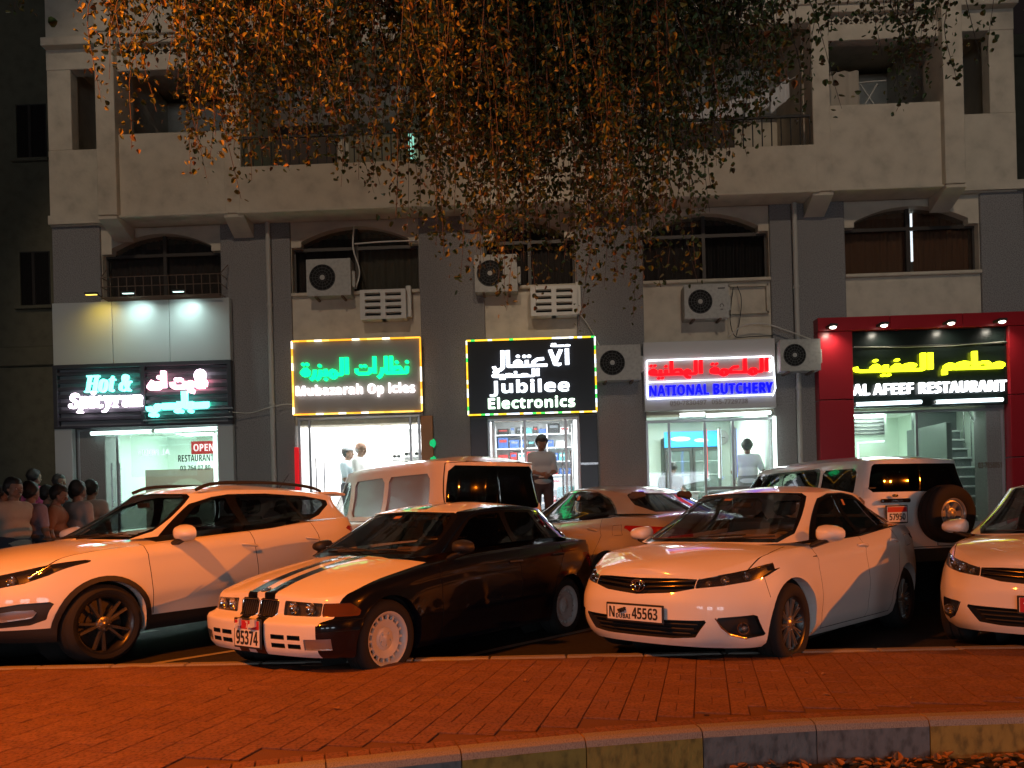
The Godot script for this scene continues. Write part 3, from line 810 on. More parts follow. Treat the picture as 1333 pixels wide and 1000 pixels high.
func corolla() -> Dictionary:
	var S := {wb = 2.7, tyre_r = 0.318, rim_r = 0.212, tyre_w = 0.205, arch = 0.365, w = 0.885, xf = 2.26, xr = -2.30, paint = M.white_paint, rim = "multi", rim_mat = M.alloy_dark, spoke_mat = M.alloy, stickers = [["F", 0.12, 1.33, 0.08, 0.035, M.amber_card], ["F", 0.24, 1.33, 0.06, 0.03, M.blue], ["L", -0.36, 1.30, 0.055, 0.06, M.amber_card]], floor_y = 0.22,
		plan_f = [[0, 0], [0.25, 0.012], [0.5, 0.055], [0.68, 0.125], [0.82, 0.25], [0.92, 0.43], [0.975, 0.68], [1.0, 1.0]],
		plan_r = [[0, 0], [0.3, 0.015], [0.6, 0.06], [0.8, 0.15], [0.92, 0.32], [0.98, 0.6], [1.0, 0.95]],
		bot = [[-2.3, 0.30], [-1.8, 0.23], [-0.9, 0.17], [0.9, 0.17], [1.8, 0.17], [2.26, 0.19]],
		sh = [[-2.3, 1.0], [-2.0, 1.06], [-1.5, 1.07], [-0.8, 1.02], [0.2, 0.95], [0.9, 0.91], [1.35, 0.885], [1.7, 0.845], [1.95, 0.80], [2.15, 0.735], [2.26, 0.715]],
		top = [[-2.3, 1.04], [-2.0, 1.12], [-1.6, 1.13], [0.0, 1.03], [0.8, 0.985], [1.2, 0.955], [1.5, 0.925], [1.8, 0.875], [2.05, 0.815], [2.2, 0.745], [2.26, 0.72]],
		sec = [[0, 0.90], [0.07, 0.945], [0.2, 0.975], [0.45, 1.0], [0.66, 0.985], [0.74, 0.975], [0.9, 0.945], [1.0, 0.885]],
		wx = [[-2.3, 0.93], [-1.6, 0.985], [-0.6, 1.0], [1.0, 1.0], [1.7, 0.98], [2.26, 0.95]],
		fprof = [[0.17, 0.09], [0.26, 0.03], [0.38, 0.0], [0.5, 0.0], [0.6, 0.03], [0.7, 0.085], [0.8, 0.17], [0.95, 0.3]], rprof = [[0.3, 0.06], [0.5, 0.0], [0.8, 0.02], [0.95, 0.05], [1.06, 0.09]],
		crease = [[[[-2.2, 0.93], [-1.0, 0.90], [0.4, 0.83], [1.2, 0.78]], 0.012, 0.035], [[[-1.2, 0.33], [0.0, 0.30], [1.2, 0.29]], 0.010, 0.03]],
		base = [[1.36, 0], [1.33, 0.30], [1.23, 0.57], [1.08, 0.725], [0.84, 0.775], [0.2, 0.785], [-0.5, 0.77], [-1.0, 0.75], [-1.45, 0.68], [-1.7, 0.55], [-1.8, 0.3], [-1.83, 0]],
		roof = [[0.42, 1.395, 0], [0.40, 1.393, 0.24], [0.33, 1.385, 0.49], [0.17, 1.38, 0.585], [-0.1, 1.40, 0.59], [-0.45, 1.41, 0.57], [-0.8, 1.395, 0.555], [-1.0, 1.375, 0.525], [-1.12, 1.36, 0.46], [-1.18, 1.36, 0.35], [-1.22, 1.36, 0.2], [-1.23, 1.36, 0]],
		rtop = [[-1.23, 1.36], [-0.8, 1.45], [-0.3, 1.475], [0.1, 1.45], [0.42, 1.395]], bulge = 0.022,
		dash_x = 0.90, dash_y = 0.94, seat_x = [0.0, -0.85], seat_mat = M.seat_tan, dash_mat = M.dash_tan, pitch = 0.022, mir_x = 0.48, mir_y = 1.28, dmir = Vector3(0.80, 1.015, 0.93), handles = [[-0.18, 0.885, 0.02], [-1.02, 0.915, 0.02]],
		wipers = [[[1.24, 0.97, 0.5], [1.20, 0.985, 0.1], [1.12, 1.01, -0.35]], [[1.24, 0.97, -0.1], [1.10, 1.0, -0.6]]]}
	var o := []
	var head := [0.455, 0.625, 0.62, 0.645, 0.74, 0.672, 0.80, 0.705, 0.845, 0.80, 0.85, 0.845, 0.79, 0.80, 0.70, 0.755, 0.58, 0.72, 0.455, 0.69]
	o.append({v = "F2", p = head, r = 0.008, n = "headlight", m = M.lamp_dark, d = 0.045, lens = M.lens, thr = 0.2, lim = Vector2(1.4, 3)})
	o.append({v = "F", p = [-0.45, 0.625, -0.3, 0.592, 0, 0.57, 0.3, 0.592, 0.45, 0.625, 0.45, 0.692, 0.3, 0.697, 0, 0.692, -0.3, 0.697, -0.45, 0.692], n = "grille_recess", m = M.gap, d = 0.035, thr = 0.3})
	o.append({v = "F", p = [-0.56, 0.40, -0.50, 0.395, 0, 0.385, 0.50, 0.395, 0.56, 0.40, 0.46, 0.265, 0.3, 0.25, -0.3, 0.25, -0.46, 0.265], r = 0.01, n = "lower_intake", m = M.gap, d = 0.05, thr = 0.3})
	o.append({v = "F2", p = [0.60, 0.415, 0.79, 0.43, 0.81, 0.27, 0.73, 0.25, 0.66, 0.29], r = 0.012, n = "fog_lamp_recess", m = M.black_plastic, d = 0.045, thr = 0.2})
	o.append({v = "R2", p = [0.48, 0.80, 0.80, 0.83, 0.84, 0.99, 0.6, 0.95, 0.48, 0.92], r = 0.015, n = "tail_light", m = M.red_lamp, d = 0.004, thr = 0.1})
	o += sedan_ops({side = [[0.72, 0.965, 0.22, 1.29, -0.02, 1.345, -0.14, 1.36, -0.20, 0.99], [-0.29, 1.0, -0.24, 1.365, -0.55, 1.36, -0.82, 1.32, -1.06, 1.21, -1.12, 1.06], [-1.16, 1.075, -1.11, 1.19, -1.42, 1.105]],
		dlo = [0.90, 0.925, 0.80, 0.98, 0.24, 1.315, 0.0, 1.365, -0.4, 1.382, -0.72, 1.365, -0.98, 1.285, -1.47, 1.10, -1.44, 1.07, -1.0, 1.035, -0.3, 0.975],
		ring = [0.93, 0.915, 0.81, 0.985, 0.245, 1.325, 0.0, 1.376, -0.4, 1.393, -0.73, 1.375, -1.0, 1.293, -1.49, 1.105, -1.45, 1.058, -1.0, 1.022, -0.3, 0.963],
		glass = M.tint, wglass = M.clear, ws = [-0.69, 0.975, -0.51, 1.36, -0.2, 1.378, 0.2, 1.378, 0.51, 1.36, 0.69, 0.975, 0.3, 0.98, -0.3, 0.98], wsb = [-0.72, 0.945, -0.535, 1.375, 0, 1.396, 0.535, 1.375, 0.72, 0.945, 0.3, 0.95, -0.3, 0.95],
		rw = [-0.54, 1.15, -0.42, 1.335, 0.42, 1.335, 0.54, 1.15], rwb = [-0.58, 1.13, -0.44, 1.355, 0.44, 1.355, 0.58, 1.13]})
	S.ops = o
	S.seams = [["2", [0.86, 0.93, 0.84, 0.6, 0.83, 0.30, 0.80, 0.22], 0.006], ["2", [-0.24, 1.0, -0.27, 0.6, -0.24, 0.22], 0.006], ["2", [-1.12, 1.05, -1.20, 0.85, -1.06, 0.60, -0.92, 0.42, -0.88, 0.22], 0.006], ["2", [0.80, 0.225, -0.88, 0.225], 0.006], ["T", [1.95, -0.69, 1.9, -0.70, 1.55, -0.745, 1.15, -0.70], 0.007, "b"], ["T", [1.95, 0.69, 1.9, 0.70, 1.55, 0.745, 1.15, 0.70], 0.007, "b"],
		["2", [1.715, 0.72, 1.70, 0.55], 0.005], ["L", [-1.42, 0.86, -1.40, 0.97, -1.55, 0.985, -1.60, 0.87, -1.45, 0.855], 0.004]]
	return S
func dress_corolla(car: Node3D, skin: Dictionary, plate_style: Array):
	var f: T = skin.full
	for k in 2:      # bars across the grille
		var y := 0.655 - k * 0.035
		var pts := []
		for i in 25:
			var z := -0.44 + 0.88 * i / 24.0
			pts.append(hit(f, "F", Vector2(z, y + absf(z) * 0.06))[0] - Vector3(0.012, 0, 0))
		strip(car, "grille_bar", pts, 0.0085, M.dark_chrome)
	for sg in [1.0, -1.0]:
		for q in [[0.53, 0.672, 0.022], [0.62, 0.695, 0.034], [0.725, 0.718, 0.032]]:
			var h := hit(f, "F", Vector2(q[0] * sg, q[1]))
			lamp_cup(car, h[0] - h[1] * 0.022, (h[1] + Vector3(0.8, 0, 0)).normalized(), q[2])
		var hf := hit(f, "F", Vector2(0.725 * sg, 0.33))
		lamp_cup(car, hf[0] - Vector3(0.02, 0, 0), Vector3(1, 0, 0.2 * sg), 0.04, "fog_lamp")
		var pts := []
		for q in [[0.60, 0.415], [0.63, 0.345], [0.665, 0.29], [0.73, 0.252]]: pts.append(hit(f, "F", Vector2(q[0] * sg, q[1]))[0])
		strip(car, "fog_lamp_moulding", pts, 0.007, M.chrome)
		pts = []
		for q in [[0.46, 0.69], [0.58, 0.718], [0.70, 0.75], [0.79, 0.79], [0.845, 0.83]]: pts.append(hit(f, "F", Vector2(q[0] * sg, q[1]))[0] - Vector3(0.006, 0, 0))
		strip(car, "headlight_brow", pts, 0.006, M.dark_chrome)
	for k in 3:
		var pts := []
		for i in 15:
			var z := -0.5 + 1.0 * i / 14.0
			pts.append(hit(f, "F", Vector2(z * (0.95 - k * 0.06), 0.36 - k * 0.035))[0] - Vector3(0.03, 0, 0))
		strip(car, "intake_bar", pts, 0.007, M.black_plastic)
	# the badge: an upright oval in a lying one, ringed
	var c: Vector3 = hit(f, "F", Vector2(0, 0.635))[0] + Vector3(0.012, 0, 0)
	var bt := T.new()
	for e in [[0.062, 0.044, 0.0], [0.022, 0.040, 0.0], [0.046, 0.017, 0.016]]:
		var pts := []
		for i in 28: pts.append(c + Vector3(0, sin(TAU * i / 28) * e[1] + e[2], cos(TAU * i / 28) * e[0]))
		bt.tube(pts, 0.006, 6, true)
	part("badge", bt, M.chrome, car)
	plate(car, hit(f, "F", Vector2(0, 0.425))[0] + Vector3(0.012, 0, 0), Vector3(1, 0, 0), 0.50, 0.115, plate_style)

func bimmer() -> Dictionary:
	var S := {wb = 2.7, tyre_r = 0.308, rim_r = 0.205, tyre_w = 0.205, arch = 0.345, w = 0.85, xf = 2.02, xr = -2.28, paint = M.black_paint, rim = "slots", rim_mat = M.wheel_paint, stickers = [["F", 0.05, 1.27, 0.09, 0.045, M.amber_card]], floor_y = 0.2, flare = 0.03, flare_w = 0.06,
		plan_f = [[0, 0], [0.3, 0.008], [0.55, 0.03], [0.75, 0.065], [0.88, 0.12], [0.955, 0.21], [0.985, 0.36], [1.0, 0.65]],
		plan_r = [[0, 0], [0.3, 0.01], [0.6, 0.035], [0.8, 0.1], [0.93, 0.25], [0.985, 0.5], [1.0, 0.85]],
		bot = [[-2.28, 0.30], [-1.7, 0.22], [-0.9, 0.19], [0.9, 0.19], [1.6, 0.205], [2.02, 0.23]],
		sh = [[-2.28, 0.96], [-2.0, 1.0], [-1.2, 0.99], [-0.2, 0.95], [0.7, 0.875], [1.2, 0.795], [1.6, 0.73], [1.86, 0.675], [2.02, 0.65]],
		top = [[-2.28, 0.99], [-2.05, 1.045], [-1.5, 1.065], [0.0, 1.02], [0.6, 0.97], [0.9, 0.935], [1.3, 0.862], [1.65, 0.775], [1.88, 0.695], [2.02, 0.655]],
		sec = [[0, 0.93], [0.08, 0.965], [0.25, 0.985], [0.5, 1.0], [0.72, 0.995], [0.8, 0.98], [0.92, 0.965], [1.0, 0.93]],
		wx = [[-2.28, 0.95], [-1.5, 0.99], [-0.5, 1.0], [1.0, 1.0], [1.7, 0.985], [2.02, 0.97]],
		fprof = [[0.20, 0.06], [0.28, 0.015], [0.40, 0.0], [0.46, 0.0], [0.495, 0.02], [0.515, 0.085], [0.58, 0.095], [0.65, 0.11], [0.8, 0.2]], rprof = [[0.3, 0.04], [0.45, 0.0], [0.6, 0.02], [0.87, 0.06]],
		crease = [[[[-2.1, 0.87], [0.0, 0.84], [1.9, 0.70]], 0.010, 0.02], [[[-2.1, 0.46], [0.0, 0.45], [1.9, 0.44]], 0.012, 0.022]],
		base = [[0.97, 0], [0.95, 0.33], [0.88, 0.60], [0.74, 0.73], [0.5, 0.76], [0.0, 0.765], [-0.6, 0.76], [-1.15, 0.75], [-1.52, 0.71], [-1.72, 0.57], [-1.79, 0.3], [-1.81, 0]],
		roof = [[0.22, 1.325, 0], [0.21, 1.32, 0.28], [0.15, 1.315, 0.50], [0.02, 1.315, 0.585], [-0.2, 1.34, 0.60], [-0.55, 1.37, 0.605], [-0.88, 1.368, 0.60], [-1.13, 1.357, 0.585], [-1.27, 1.347, 0.53], [-1.34, 1.342, 0.38], [-1.36, 1.34, 0.2], [-1.37, 1.34, 0]],
		rtop = [[-1.37, 1.34], [-1.0, 1.405], [-0.5, 1.43], [0.0, 1.385], [0.22, 1.325]], bulge = 0.016,
		dash_x = 0.62, dash_y = 0.93, seat_x = [-0.15, -0.85], dash_mat = M.dash_tan, seat_y = 0.12, pitch = 0.018, mir_x = 0.2, mir_y = 1.2, msz = 0.85, dmir = Vector3(0.50, 1.0, 0.90), mirror_mat = M.black_plastic, handle_mat = M.black_plastic, handles = [[-0.38, 0.83], [-1.16, 0.87]],
		wipers = [[[0.93, 0.965, -0.3], [0.87, 0.985, -0.05], [0.80, 1.0, 0.5]], [[0.93, 0.965, 0.2], [0.80, 0.99, -0.55]]]}
	var o := []
	var W: Material = M.white_paint
	# kidneys, lamps
	o.append({v = "F2", p = [0.015, 0.515, 0.015, 0.637, 0.215, 0.634, 0.21, 0.52, 0.19, 0.51], r = 0.018, n = "kidney_grille", m = M.gap, d = 0.02, thr = 0.25})
	o.append({v = "F2", p = [0.285, 0.525, 0.285, 0.634, 0.635, 0.622, 0.635, 0.525], r = 0.008, n = "headlight", m = M.lamp_old, d = 0.03, lens = M.lens, thr = 0.2})
	o.append({v = "F2", p = [0.645, 0.525, 0.645, 0.622, 0.78, 0.622, 0.825, 0.56, 0.83, 0.525], r = 0.006, n = "turn_signal", m = M.amber, d = 0.004, thr = 0.1, lim = Vector2(1.45, 3)})
	for sg in [1.0, -1.0]:
		for r in [[0.29, 0.33], [0.355, 0.39], [0.445, 0.475]]:
			for cx in [[0.24, 0.38], [0.41, 0.53]]:
				if r[0] < 0.44: o.append({v = "F", p = PackedVector2Array([Vector2(cx[0] * sg, r[0]), Vector2(cx[1] * sg, r[0]), Vector2(cx[1] * sg, r[0] + 0.035), Vector2(cx[0] * sg, r[0] + 0.035)]), n = "bumper_slot", m = M.gap, d = 0.04, thr = 0.25})
		o.append({v = "F", p = PackedVector2Array([Vector2(0.56 * sg, 0.285), Vector2(0.745 * sg, 0.285), Vector2(0.75 * sg, 0.37), Vector2(0.56 * sg, 0.365)]), n = "fog_lamp", m = M.lamp_clear, d = 0.012, thr = 0.15, lens = M.lens})
	# paint: white nose and bonnet with two black stripes
	for sg in [1.0, -1.0]:
		o.append({v = "F", p = PackedVector2Array([Vector2(0.045 * sg, 0.1), Vector2(0.165 * sg, 0.1), Vector2(0.165 * sg, 0.72), Vector2(0.045 * sg, 0.72)]), n = "bumper_stripe", m = M.black_paint, d = -0.0006, thr = 0.3, lim = Vector2(1.88, 3)})
		o.append({v = "T", p = PackedVector2Array([Vector2(0.80, 0.055 * sg), Vector2(1.99, 0.045 * sg), Vector2(1.99, 0.155 * sg), Vector2(0.80, 0.175 * sg)]), n = "bonnet_stripe", m = M.black_paint, d = -0.0006, thr = 0.3, lim = Vector2(0.8, 3)})
		o.append({s = "g", v = "T", p = PackedVector2Array([Vector2(-1.0, 0.055 * sg), Vector2(0.15, 0.055 * sg), Vector2(0.15, 0.175 * sg), Vector2(-1.0, 0.175 * sg)]), n = "roof_stripe", m = M.black_paint, d = -0.0006, thr = 0.6})
	o.append({v = "F", p = [-0.66, 0.1, -0.66, 0.495, -0.64, 0.51, -0.64, 0.725, 0.0, 0.74, 0.86, 0.72, 0.87, 0.1], n = "front_bumper", m = W, d = 0.0, thr = 0.15, lim = Vector2(1.6, 3)})
	o.append({v = "T", p = [0.80, -0.735, 0.86, -0.60, 0.94, 0.0, 0.86, 0.60, 0.80, 0.735, 1.5, 0.745, 1.80, 0.735, 2.05, 0.60, 2.05, -0.62, 1.80, -0.735, 1.5, -0.745], n = "bonnet", m = W, d = 0.0, thr = 0.3, lim = Vector2(0.7, 1.97)})
	o += sedan_ops({side = [[0.50, 0.955, 0.06, 1.24, -0.08, 1.285, -0.40, 1.305, -0.44, 0.985], [-0.52, 0.99, -0.49, 1.312, -0.93, 1.312, -1.14, 1.03], [-1.19, 1.04, -1.0, 1.30, -1.17, 1.28, -1.44, 1.09, -1.46, 1.06]],
		dlo = [0.64, 0.93, 0.06, 1.27, -0.10, 1.308, -0.45, 1.333, -0.96, 1.332, -1.20, 1.298, -1.52, 1.09, -1.53, 1.03],
		ring = [0.68, 0.92, 0.06, 1.277, -0.10, 1.315, -0.45, 1.34, -0.97, 1.339, -1.22, 1.305, -1.54, 1.09, -1.55, 1.02],
		glass = M.black_tint, wglass = M.half_tint, ws = [-0.68, 0.97, -0.52, 1.29, 0, 1.308, 0.52, 1.29, 0.68, 0.97, 0, 0.975], wsb = [-0.705, 0.945, -0.55, 1.305, 0, 1.326, 0.55, 1.305, 0.705, 0.945, 0, 0.95],
		rw = [-0.60, 1.10, -0.49, 1.315, 0.49, 1.315, 0.60, 1.10], rwb = [-0.63, 1.08, -0.51, 1.33, 0.51, 1.33, 0.63, 1.08]})
	o.append({s = "g", v = "T", p = [0.3, -0.53, 0.3, 0.53, -1.0, 0.53, -1.2, 0.44, -1.2, -0.44, -1.0, -0.53], r = 0.02, n = "roof_panel", m = W, d = 0.0, thr = 0.55})
	o.append({v = "R2", p = [0.42, 0.70, 0.80, 0.70, 0.82, 0.87, 0.42, 0.86], r = 0.01, n = "tail_light", m = M.red_lamp, d = 0.004, thr = 0.1})
	S.ops = o
	S.seams = [["2", [0.72, 0.86, 0.72, 0.3, 0.70, 0.22], 0.006], ["2", [-0.46, 0.90, -0.48, 0.22], 0.006], ["2", [-1.25, 1.0, -1.28, 0.86, -1.10, 0.6, -0.98, 0.42, -0.95, 0.22], 0.006], ["2", [0.70, 0.225, -0.95, 0.225], 0.006], ["F", [-0.87, 0.505, -0.2, 0.508, 0.2, 0.508, 0.87, 0.505], 0.006], ["F", [-0.87, 0.425, 0.87, 0.425], 0.008]]
	return S
func dress_bimmer(car: Node3D, skin: Dictionary):
	var f: T = skin.full
	for sg in [1.0, -1.0]:
		var pts := []
		for q in [[0.015, 0.525], [0.013, 0.625], [0.03, 0.638], [0.20, 0.636], [0.218, 0.62], [0.212, 0.53], [0.195, 0.51], [0.03, 0.51]]: pts.append(hit(f, "F", Vector2(q[0] * sg, q[1]))[0])
		strip(car, "grille_surround", pts, 0.009, M.chrome, 6, true)
		for k in 7:
			var z: float = (0.038 + k * 0.026) * sg
			strip(car, "grille_bar", [hit(f, "F", Vector2(z, 0.515))[0] - Vector3(0.012, 0, 0), hit(f, "F", Vector2(z, 0.634))[0] - Vector3(0.012, 0, 0)], 0.004, M.black_plastic)
		for q in [[0.375, 0.58], [0.535, 0.577]]:
			lamp_cup(car, hit(f, "F", Vector2(q[0] * sg, q[1]))[0] - Vector3(0.006, 0, 0), Vector3(1, 0, 0.05 * sg), 0.046)
	var bp := []
	for i in 15: bp.append(hit(f, "F", Vector2(-0.8 + 1.6 * i / 14.0, 0.46))[0] + Vector3(0.004, 0, 0))
	var hb: Vector3 = hit(f, "T", Vector2(1.86, 0.0))[0]
	var b := Basis(Vector3(0, 0, 1), -0.35)
	for e in [[M.black_plastic, 0.041, 0.004], [M.chrome, 0.030, 0.006]]:
		var t := T.new()
		t.lathe([Vector2(e[1], 0), Vector2(e[1], e[2]), Vector2(0, e[2] + 0.002)], Transform3D(b * Basis(Vector3.RIGHT, -PI / 2), hb), 24)
		part("badge", t, e[0], car)
	for k in 2:
		var t := T.new()
		var pl := ring2(Vector2.ZERO, 0.026, 0.026, 8, k * PI, k * PI + PI / 2); pl.append(Vector2.ZERO)
		t.prism(pl, 0.006, 0.0095, Transform3D(b * Basis(Vector3.RIGHT, -PI / 2), hb))
		part("badge_field", t, M.blue, car)
	plate(car, Vector3(2.045, 0.385, -0.015), Vector3(1, 0, 0.0), 0.30, 0.20, [["bar", 0.0, 0.066, 0.296, 0.066], ["ar", "small1", 0.085, 0.058, 0.055, M.plate], ["t", "7", 0.0, 0.066, 0.05, M.plate], ["ar", "small2", -0.09, 0.058, 0.055, M.plate], ["t", "95374", 0.0, -0.035, 0.105, M.black_plastic, 0.66]])

func santafe() -> Dictionary:
	var S := {cat = "suv", wb = 2.7, tyre_r = 0.352, rim_r = 0.255, tyre_w = 0.235, arch = 0.385, clad = 0.045, w = 0.94, xf = 2.24, xr = -2.28, paint = M.white_paint, rim = "five", rim_mat = M.alloy_dark, spoke_mat = M.alloy_dim, floor_y = 0.32, flare = 0.012, flare_w = 0.2,
		plan_f = [[0, 0], [0.25, 0.02], [0.5, 0.08], [0.68, 0.165], [0.82, 0.30], [0.92, 0.48], [0.975, 0.75], [1.0, 1.05]],
		plan_r = [[0, 0], [0.3, 0.02], [0.6, 0.07], [0.8, 0.16], [0.92, 0.32], [0.98, 0.6], [1.0, 0.9]],
		bot = [[-2.28, 0.40], [-1.8, 0.30], [-0.9, 0.25], [0.9, 0.25], [1.8, 0.25], [2.24, 0.27]],
		sh = [[-2.28, 1.22], [-2.0, 1.26], [-1.2, 1.21], [-0.4, 1.13], [0.5, 1.06], [1.0, 1.025], [1.4, 0.995], [1.75, 0.945], [2.0, 0.88], [2.24, 0.82]],
		top = [[-2.28, 1.22], [-1.8, 1.27], [0.0, 1.20], [0.8, 1.125], [1.2, 1.085], [1.5, 1.055], [1.85, 0.99], [2.1, 0.915], [2.24, 0.85]],
		sec = [[0, 0.92], [0.06, 0.945], [0.16, 0.955], [0.45, 1.0], [0.62, 0.995], [0.8, 0.975], [0.92, 0.95], [1.0, 0.90]],
		wx = [[-2.28, 0.93], [-1.6, 0.985], [-0.5, 1.0], [1.0, 1.0], [1.7, 0.985], [2.24, 0.95]],
		fprof = [[0.25, 0.10], [0.36, 0.03], [0.5, 0.0], [0.62, 0.0], [0.75, 0.04], [0.88, 0.11], [1.0, 0.22], [1.2, 0.4]], rprof = [[0.4, 0.04], [0.6, 0.0], [1.0, 0.06], [1.22, 0.12]],
		crease = [[[[-2.1, 1.10], [-0.8, 1.04], [0.5, 0.98], [1.2, 0.93]], 0.012, 0.035], [[[-1.1, 0.56], [0.0, 0.52], [1.0, 0.50]], -0.012, 0.07]],
		base = [[1.18, 0], [1.15, 0.25], [1.04, 0.52], [0.90, 0.69], [0.70, 0.775], [0.2, 0.815], [-0.6, 0.82], [-1.3, 0.805], [-1.8, 0.76], [-2.05, 0.62], [-2.13, 0.32], [-2.15, 0]],
		roof = [[0.34, 1.55, 0], [0.31, 1.55, 0.25], [0.22, 1.54, 0.46], [0.08, 1.54, 0.57], [-0.2, 1.57, 0.605], [-0.7, 1.585, 0.61], [-1.2, 1.575, 0.60], [-1.6, 1.55, 0.575], [-1.82, 1.535, 0.53], [-1.88, 1.535, 0.4], [-1.91, 1.535, 0.2], [-1.92, 1.535, 0]],
		rtop = [[-1.92, 1.535], [-1.4, 1.63], [-0.6, 1.665], [0.0, 1.625], [0.34, 1.55]], bulge = 0.03,
		pitch = 0.004, seat_y = 0.26, dash_x = 0.80, dash_y = 1.06, seat_x = [-0.05, -0.95], mir_x = 0.38, mir_y = 1.43, msz = 1.12, dmir = Vector3(0.60, 1.14, 1.0), handles = [[-0.22, 0.985, 0.03], [-1.12, 1.02, 0.03]], handle_mat = M.white_paint,
		wipers = [[[1.15, 1.105, 0.5], [1.02, 1.14, -0.3]], [[1.15, 1.105, -0.1], [1.0, 1.14, -0.62]]]}
	var o := []
	o.append({v = "F2", p = [0.40, 0.705, 0.58, 0.725, 0.71, 0.755, 0.80, 0.815, 0.875, 0.91, 0.865, 0.935, 0.76, 0.905, 0.6, 0.85, 0.40, 0.80], r = 0.01, n = "headlight", m = M.lamp_dark, d = 0.05, lens = M.lens, thr = 0.15, lim = Vector2(1.3, 3)})
	o.append({v = "F", p = [-0.40, 0.72, -0.33, 0.50, 0.33, 0.50, 0.40, 0.72, 0.39, 0.81, -0.39, 0.81], r = 0.02, n = "grille_recess", m = M.gap, d = 0.04, thr = 0.3})
	o.append({v = "F2", p = [0.53, 0.51, 0.70, 0.535, 0.80, 0.53, 0.765, 0.465, 0.60, 0.44], r = 0.015, n = "fog_lamp", m = M.lamp_clear, d = 0.02, thr = 0.15, lens = M.lens})
	o.append({v = "F2", p = [0.44, 0.485, 0.52, 0.555, 0.72, 0.59, 0.86, 0.595, 0.815, 0.445, 0.74, 0.405, 0.50, 0.385], r = 0.015, n = "fog_lamp_surround", m = M.black_plastic, d = 0.012, thr = 0.15})
	o.append({v = "F", p = [-0.9, 0.2, -0.9, 0.37, 0.9, 0.37, 0.9, 0.2], n = "lower_bumper", m = M.black_plastic, d = -0.006, thr = 0.1, lim = Vector2(1.5, 3)})
	o.append({v = "2", p = [-1.0, 0.2, 1.0, 0.2, 1.0, 0.385, -1.0, 0.385], n = "sill_trim", m = M.black_plastic, d = -0.008, thr = 0.05})
	o.append({v = "R2", p = [0.45, 0.98, 0.80, 1.0, 0.87, 1.12, 0.84, 1.16, 0.45, 1.1], r = 0.015, n = "tail_light", m = M.red_lamp, d = 0.003, thr = 0.1})
	o += sedan_ops({side = [[0.62, 1.095, 0.22, 1.40, 0.0, 1.475, -0.15, 1.505, -0.24, 1.15], [-0.33, 1.16, -0.28, 1.52, -0.70, 1.525, -0.98, 1.515, -1.10, 1.24, -0.8, 1.195], [-1.14, 1.27, -1.03, 1.51, -1.45, 1.49, -1.60, 1.445, -1.55, 1.41, -1.35, 1.32]],
		dlo = [0.82, 1.055, 0.26, 1.43, 0.0, 1.505, -0.2, 1.535, -0.7, 1.548, -1.3, 1.525, -1.68, 1.475, -1.66, 1.42, -1.40, 1.295, -1.1, 1.215, -0.6, 1.155],
		glass = M.tint, wglass = M.clear, ws = [-0.69, 1.115, -0.49, 1.52, 0, 1.538, 0.49, 1.52, 0.69, 1.115, 0, 1.14], wsb = [-0.72, 1.085, -0.515, 1.535, 0, 1.555, 0.515, 1.535, 0.72, 1.085, 0, 1.11],
		rw = [-0.6, 1.32, -0.47, 1.5, 0.47, 1.5, 0.6, 1.32], rwb = [-0.63, 1.3, -0.49, 1.515, 0.49, 1.515, 0.63, 1.3]})
	S.ops = o
	S.seams = [["2", [0.94, 1.05, 0.92, 0.7, 0.90, 0.40], 0.007], ["2", [-0.29, 1.17, -0.32, 0.7, -0.30, 0.40], 0.007], ["2", [-1.16, 1.22, -1.24, 1.0, -1.16, 0.8, -1.0, 0.60, -0.94, 0.40], 0.007], ["T", [1.87, -0.735, 1.85, -0.74, 1.5, -0.80, 1.08, -0.80], 0.008, "b"], ["T", [1.87, 0.735, 1.85, 0.74, 1.5, 0.80, 1.08, 0.80], 0.008, "b"]]
	return S
func dress_santafe(car: Node3D, skin: Dictionary):
	var f: T = skin.full
	for sg in [1.0, -1.0]:
		var pts := []
		for q in [[0.15, 1.60], [0.0, 1.655], [-0.5, 1.69], [-1.1, 1.685], [-1.5, 1.645], [-1.62, 1.61]]: pts.append(Vector3(q[0], q[1] - 0.02, 0.555 * sg))
		strip(car, "roof_rail", catmull(pts, 4), 0.019, M.black_plastic, 8)
		for q in [[0.50, 0.765, 0.04], [0.615, 0.79, 0.046]]:
			var h := hit(f, "F", Vector2(q[0] * sg, q[1]))
			lamp_cup(car, h[0] - h[1] * 0.028, (h[1] + Vector3(0.6, 0, 0)).normalized(), q[2])
		pts = []
		for q in [[0.70, 0.80], [0.735, 0.84], [0.765, 0.89]]: pts.append(hit(f, "F", Vector2(q[0] * sg, q[1]))[0] - Vector3(0.02, 0, 0))
		strip(car, "headlight_reflector", pts, 0.022, M.chrome)
	for k in 3:
		var pts := []
		for i in 13:
			var z := -0.37 + 0.74 * i / 12.0
			pts.append(hit(f, "F", Vector2(z * (1.0 - k * 0.05), 0.75 - k * 0.075))[0] - Vector3(0.01, 0, 0))
		strip(car, "grille_bar", pts, 0.016, M.chrome)
	var sp := T.new()
	sp.box(Vector3(-1.98, 1.565, 0), Vector3(0.24, 0.035, 1.06), 0.015, Basis(Vector3(0, 0, 1), 0.1))
	part("roof_spoiler", sp, M.white_paint, car)
	var an := T.new()
	an.tube([Vector3(-1.45, 1.63, 0), Vector3(-1.62, 1.82, 0)], 0.005, 6)
	part("aerial", an, M.black_plastic, car)
	plate(car, hit(f, "F", Vector2(0, 0.45))[0] + Vector3(0.02, 0, 0), Vector3(1, 0, 0), 0.5, 0.11, [])

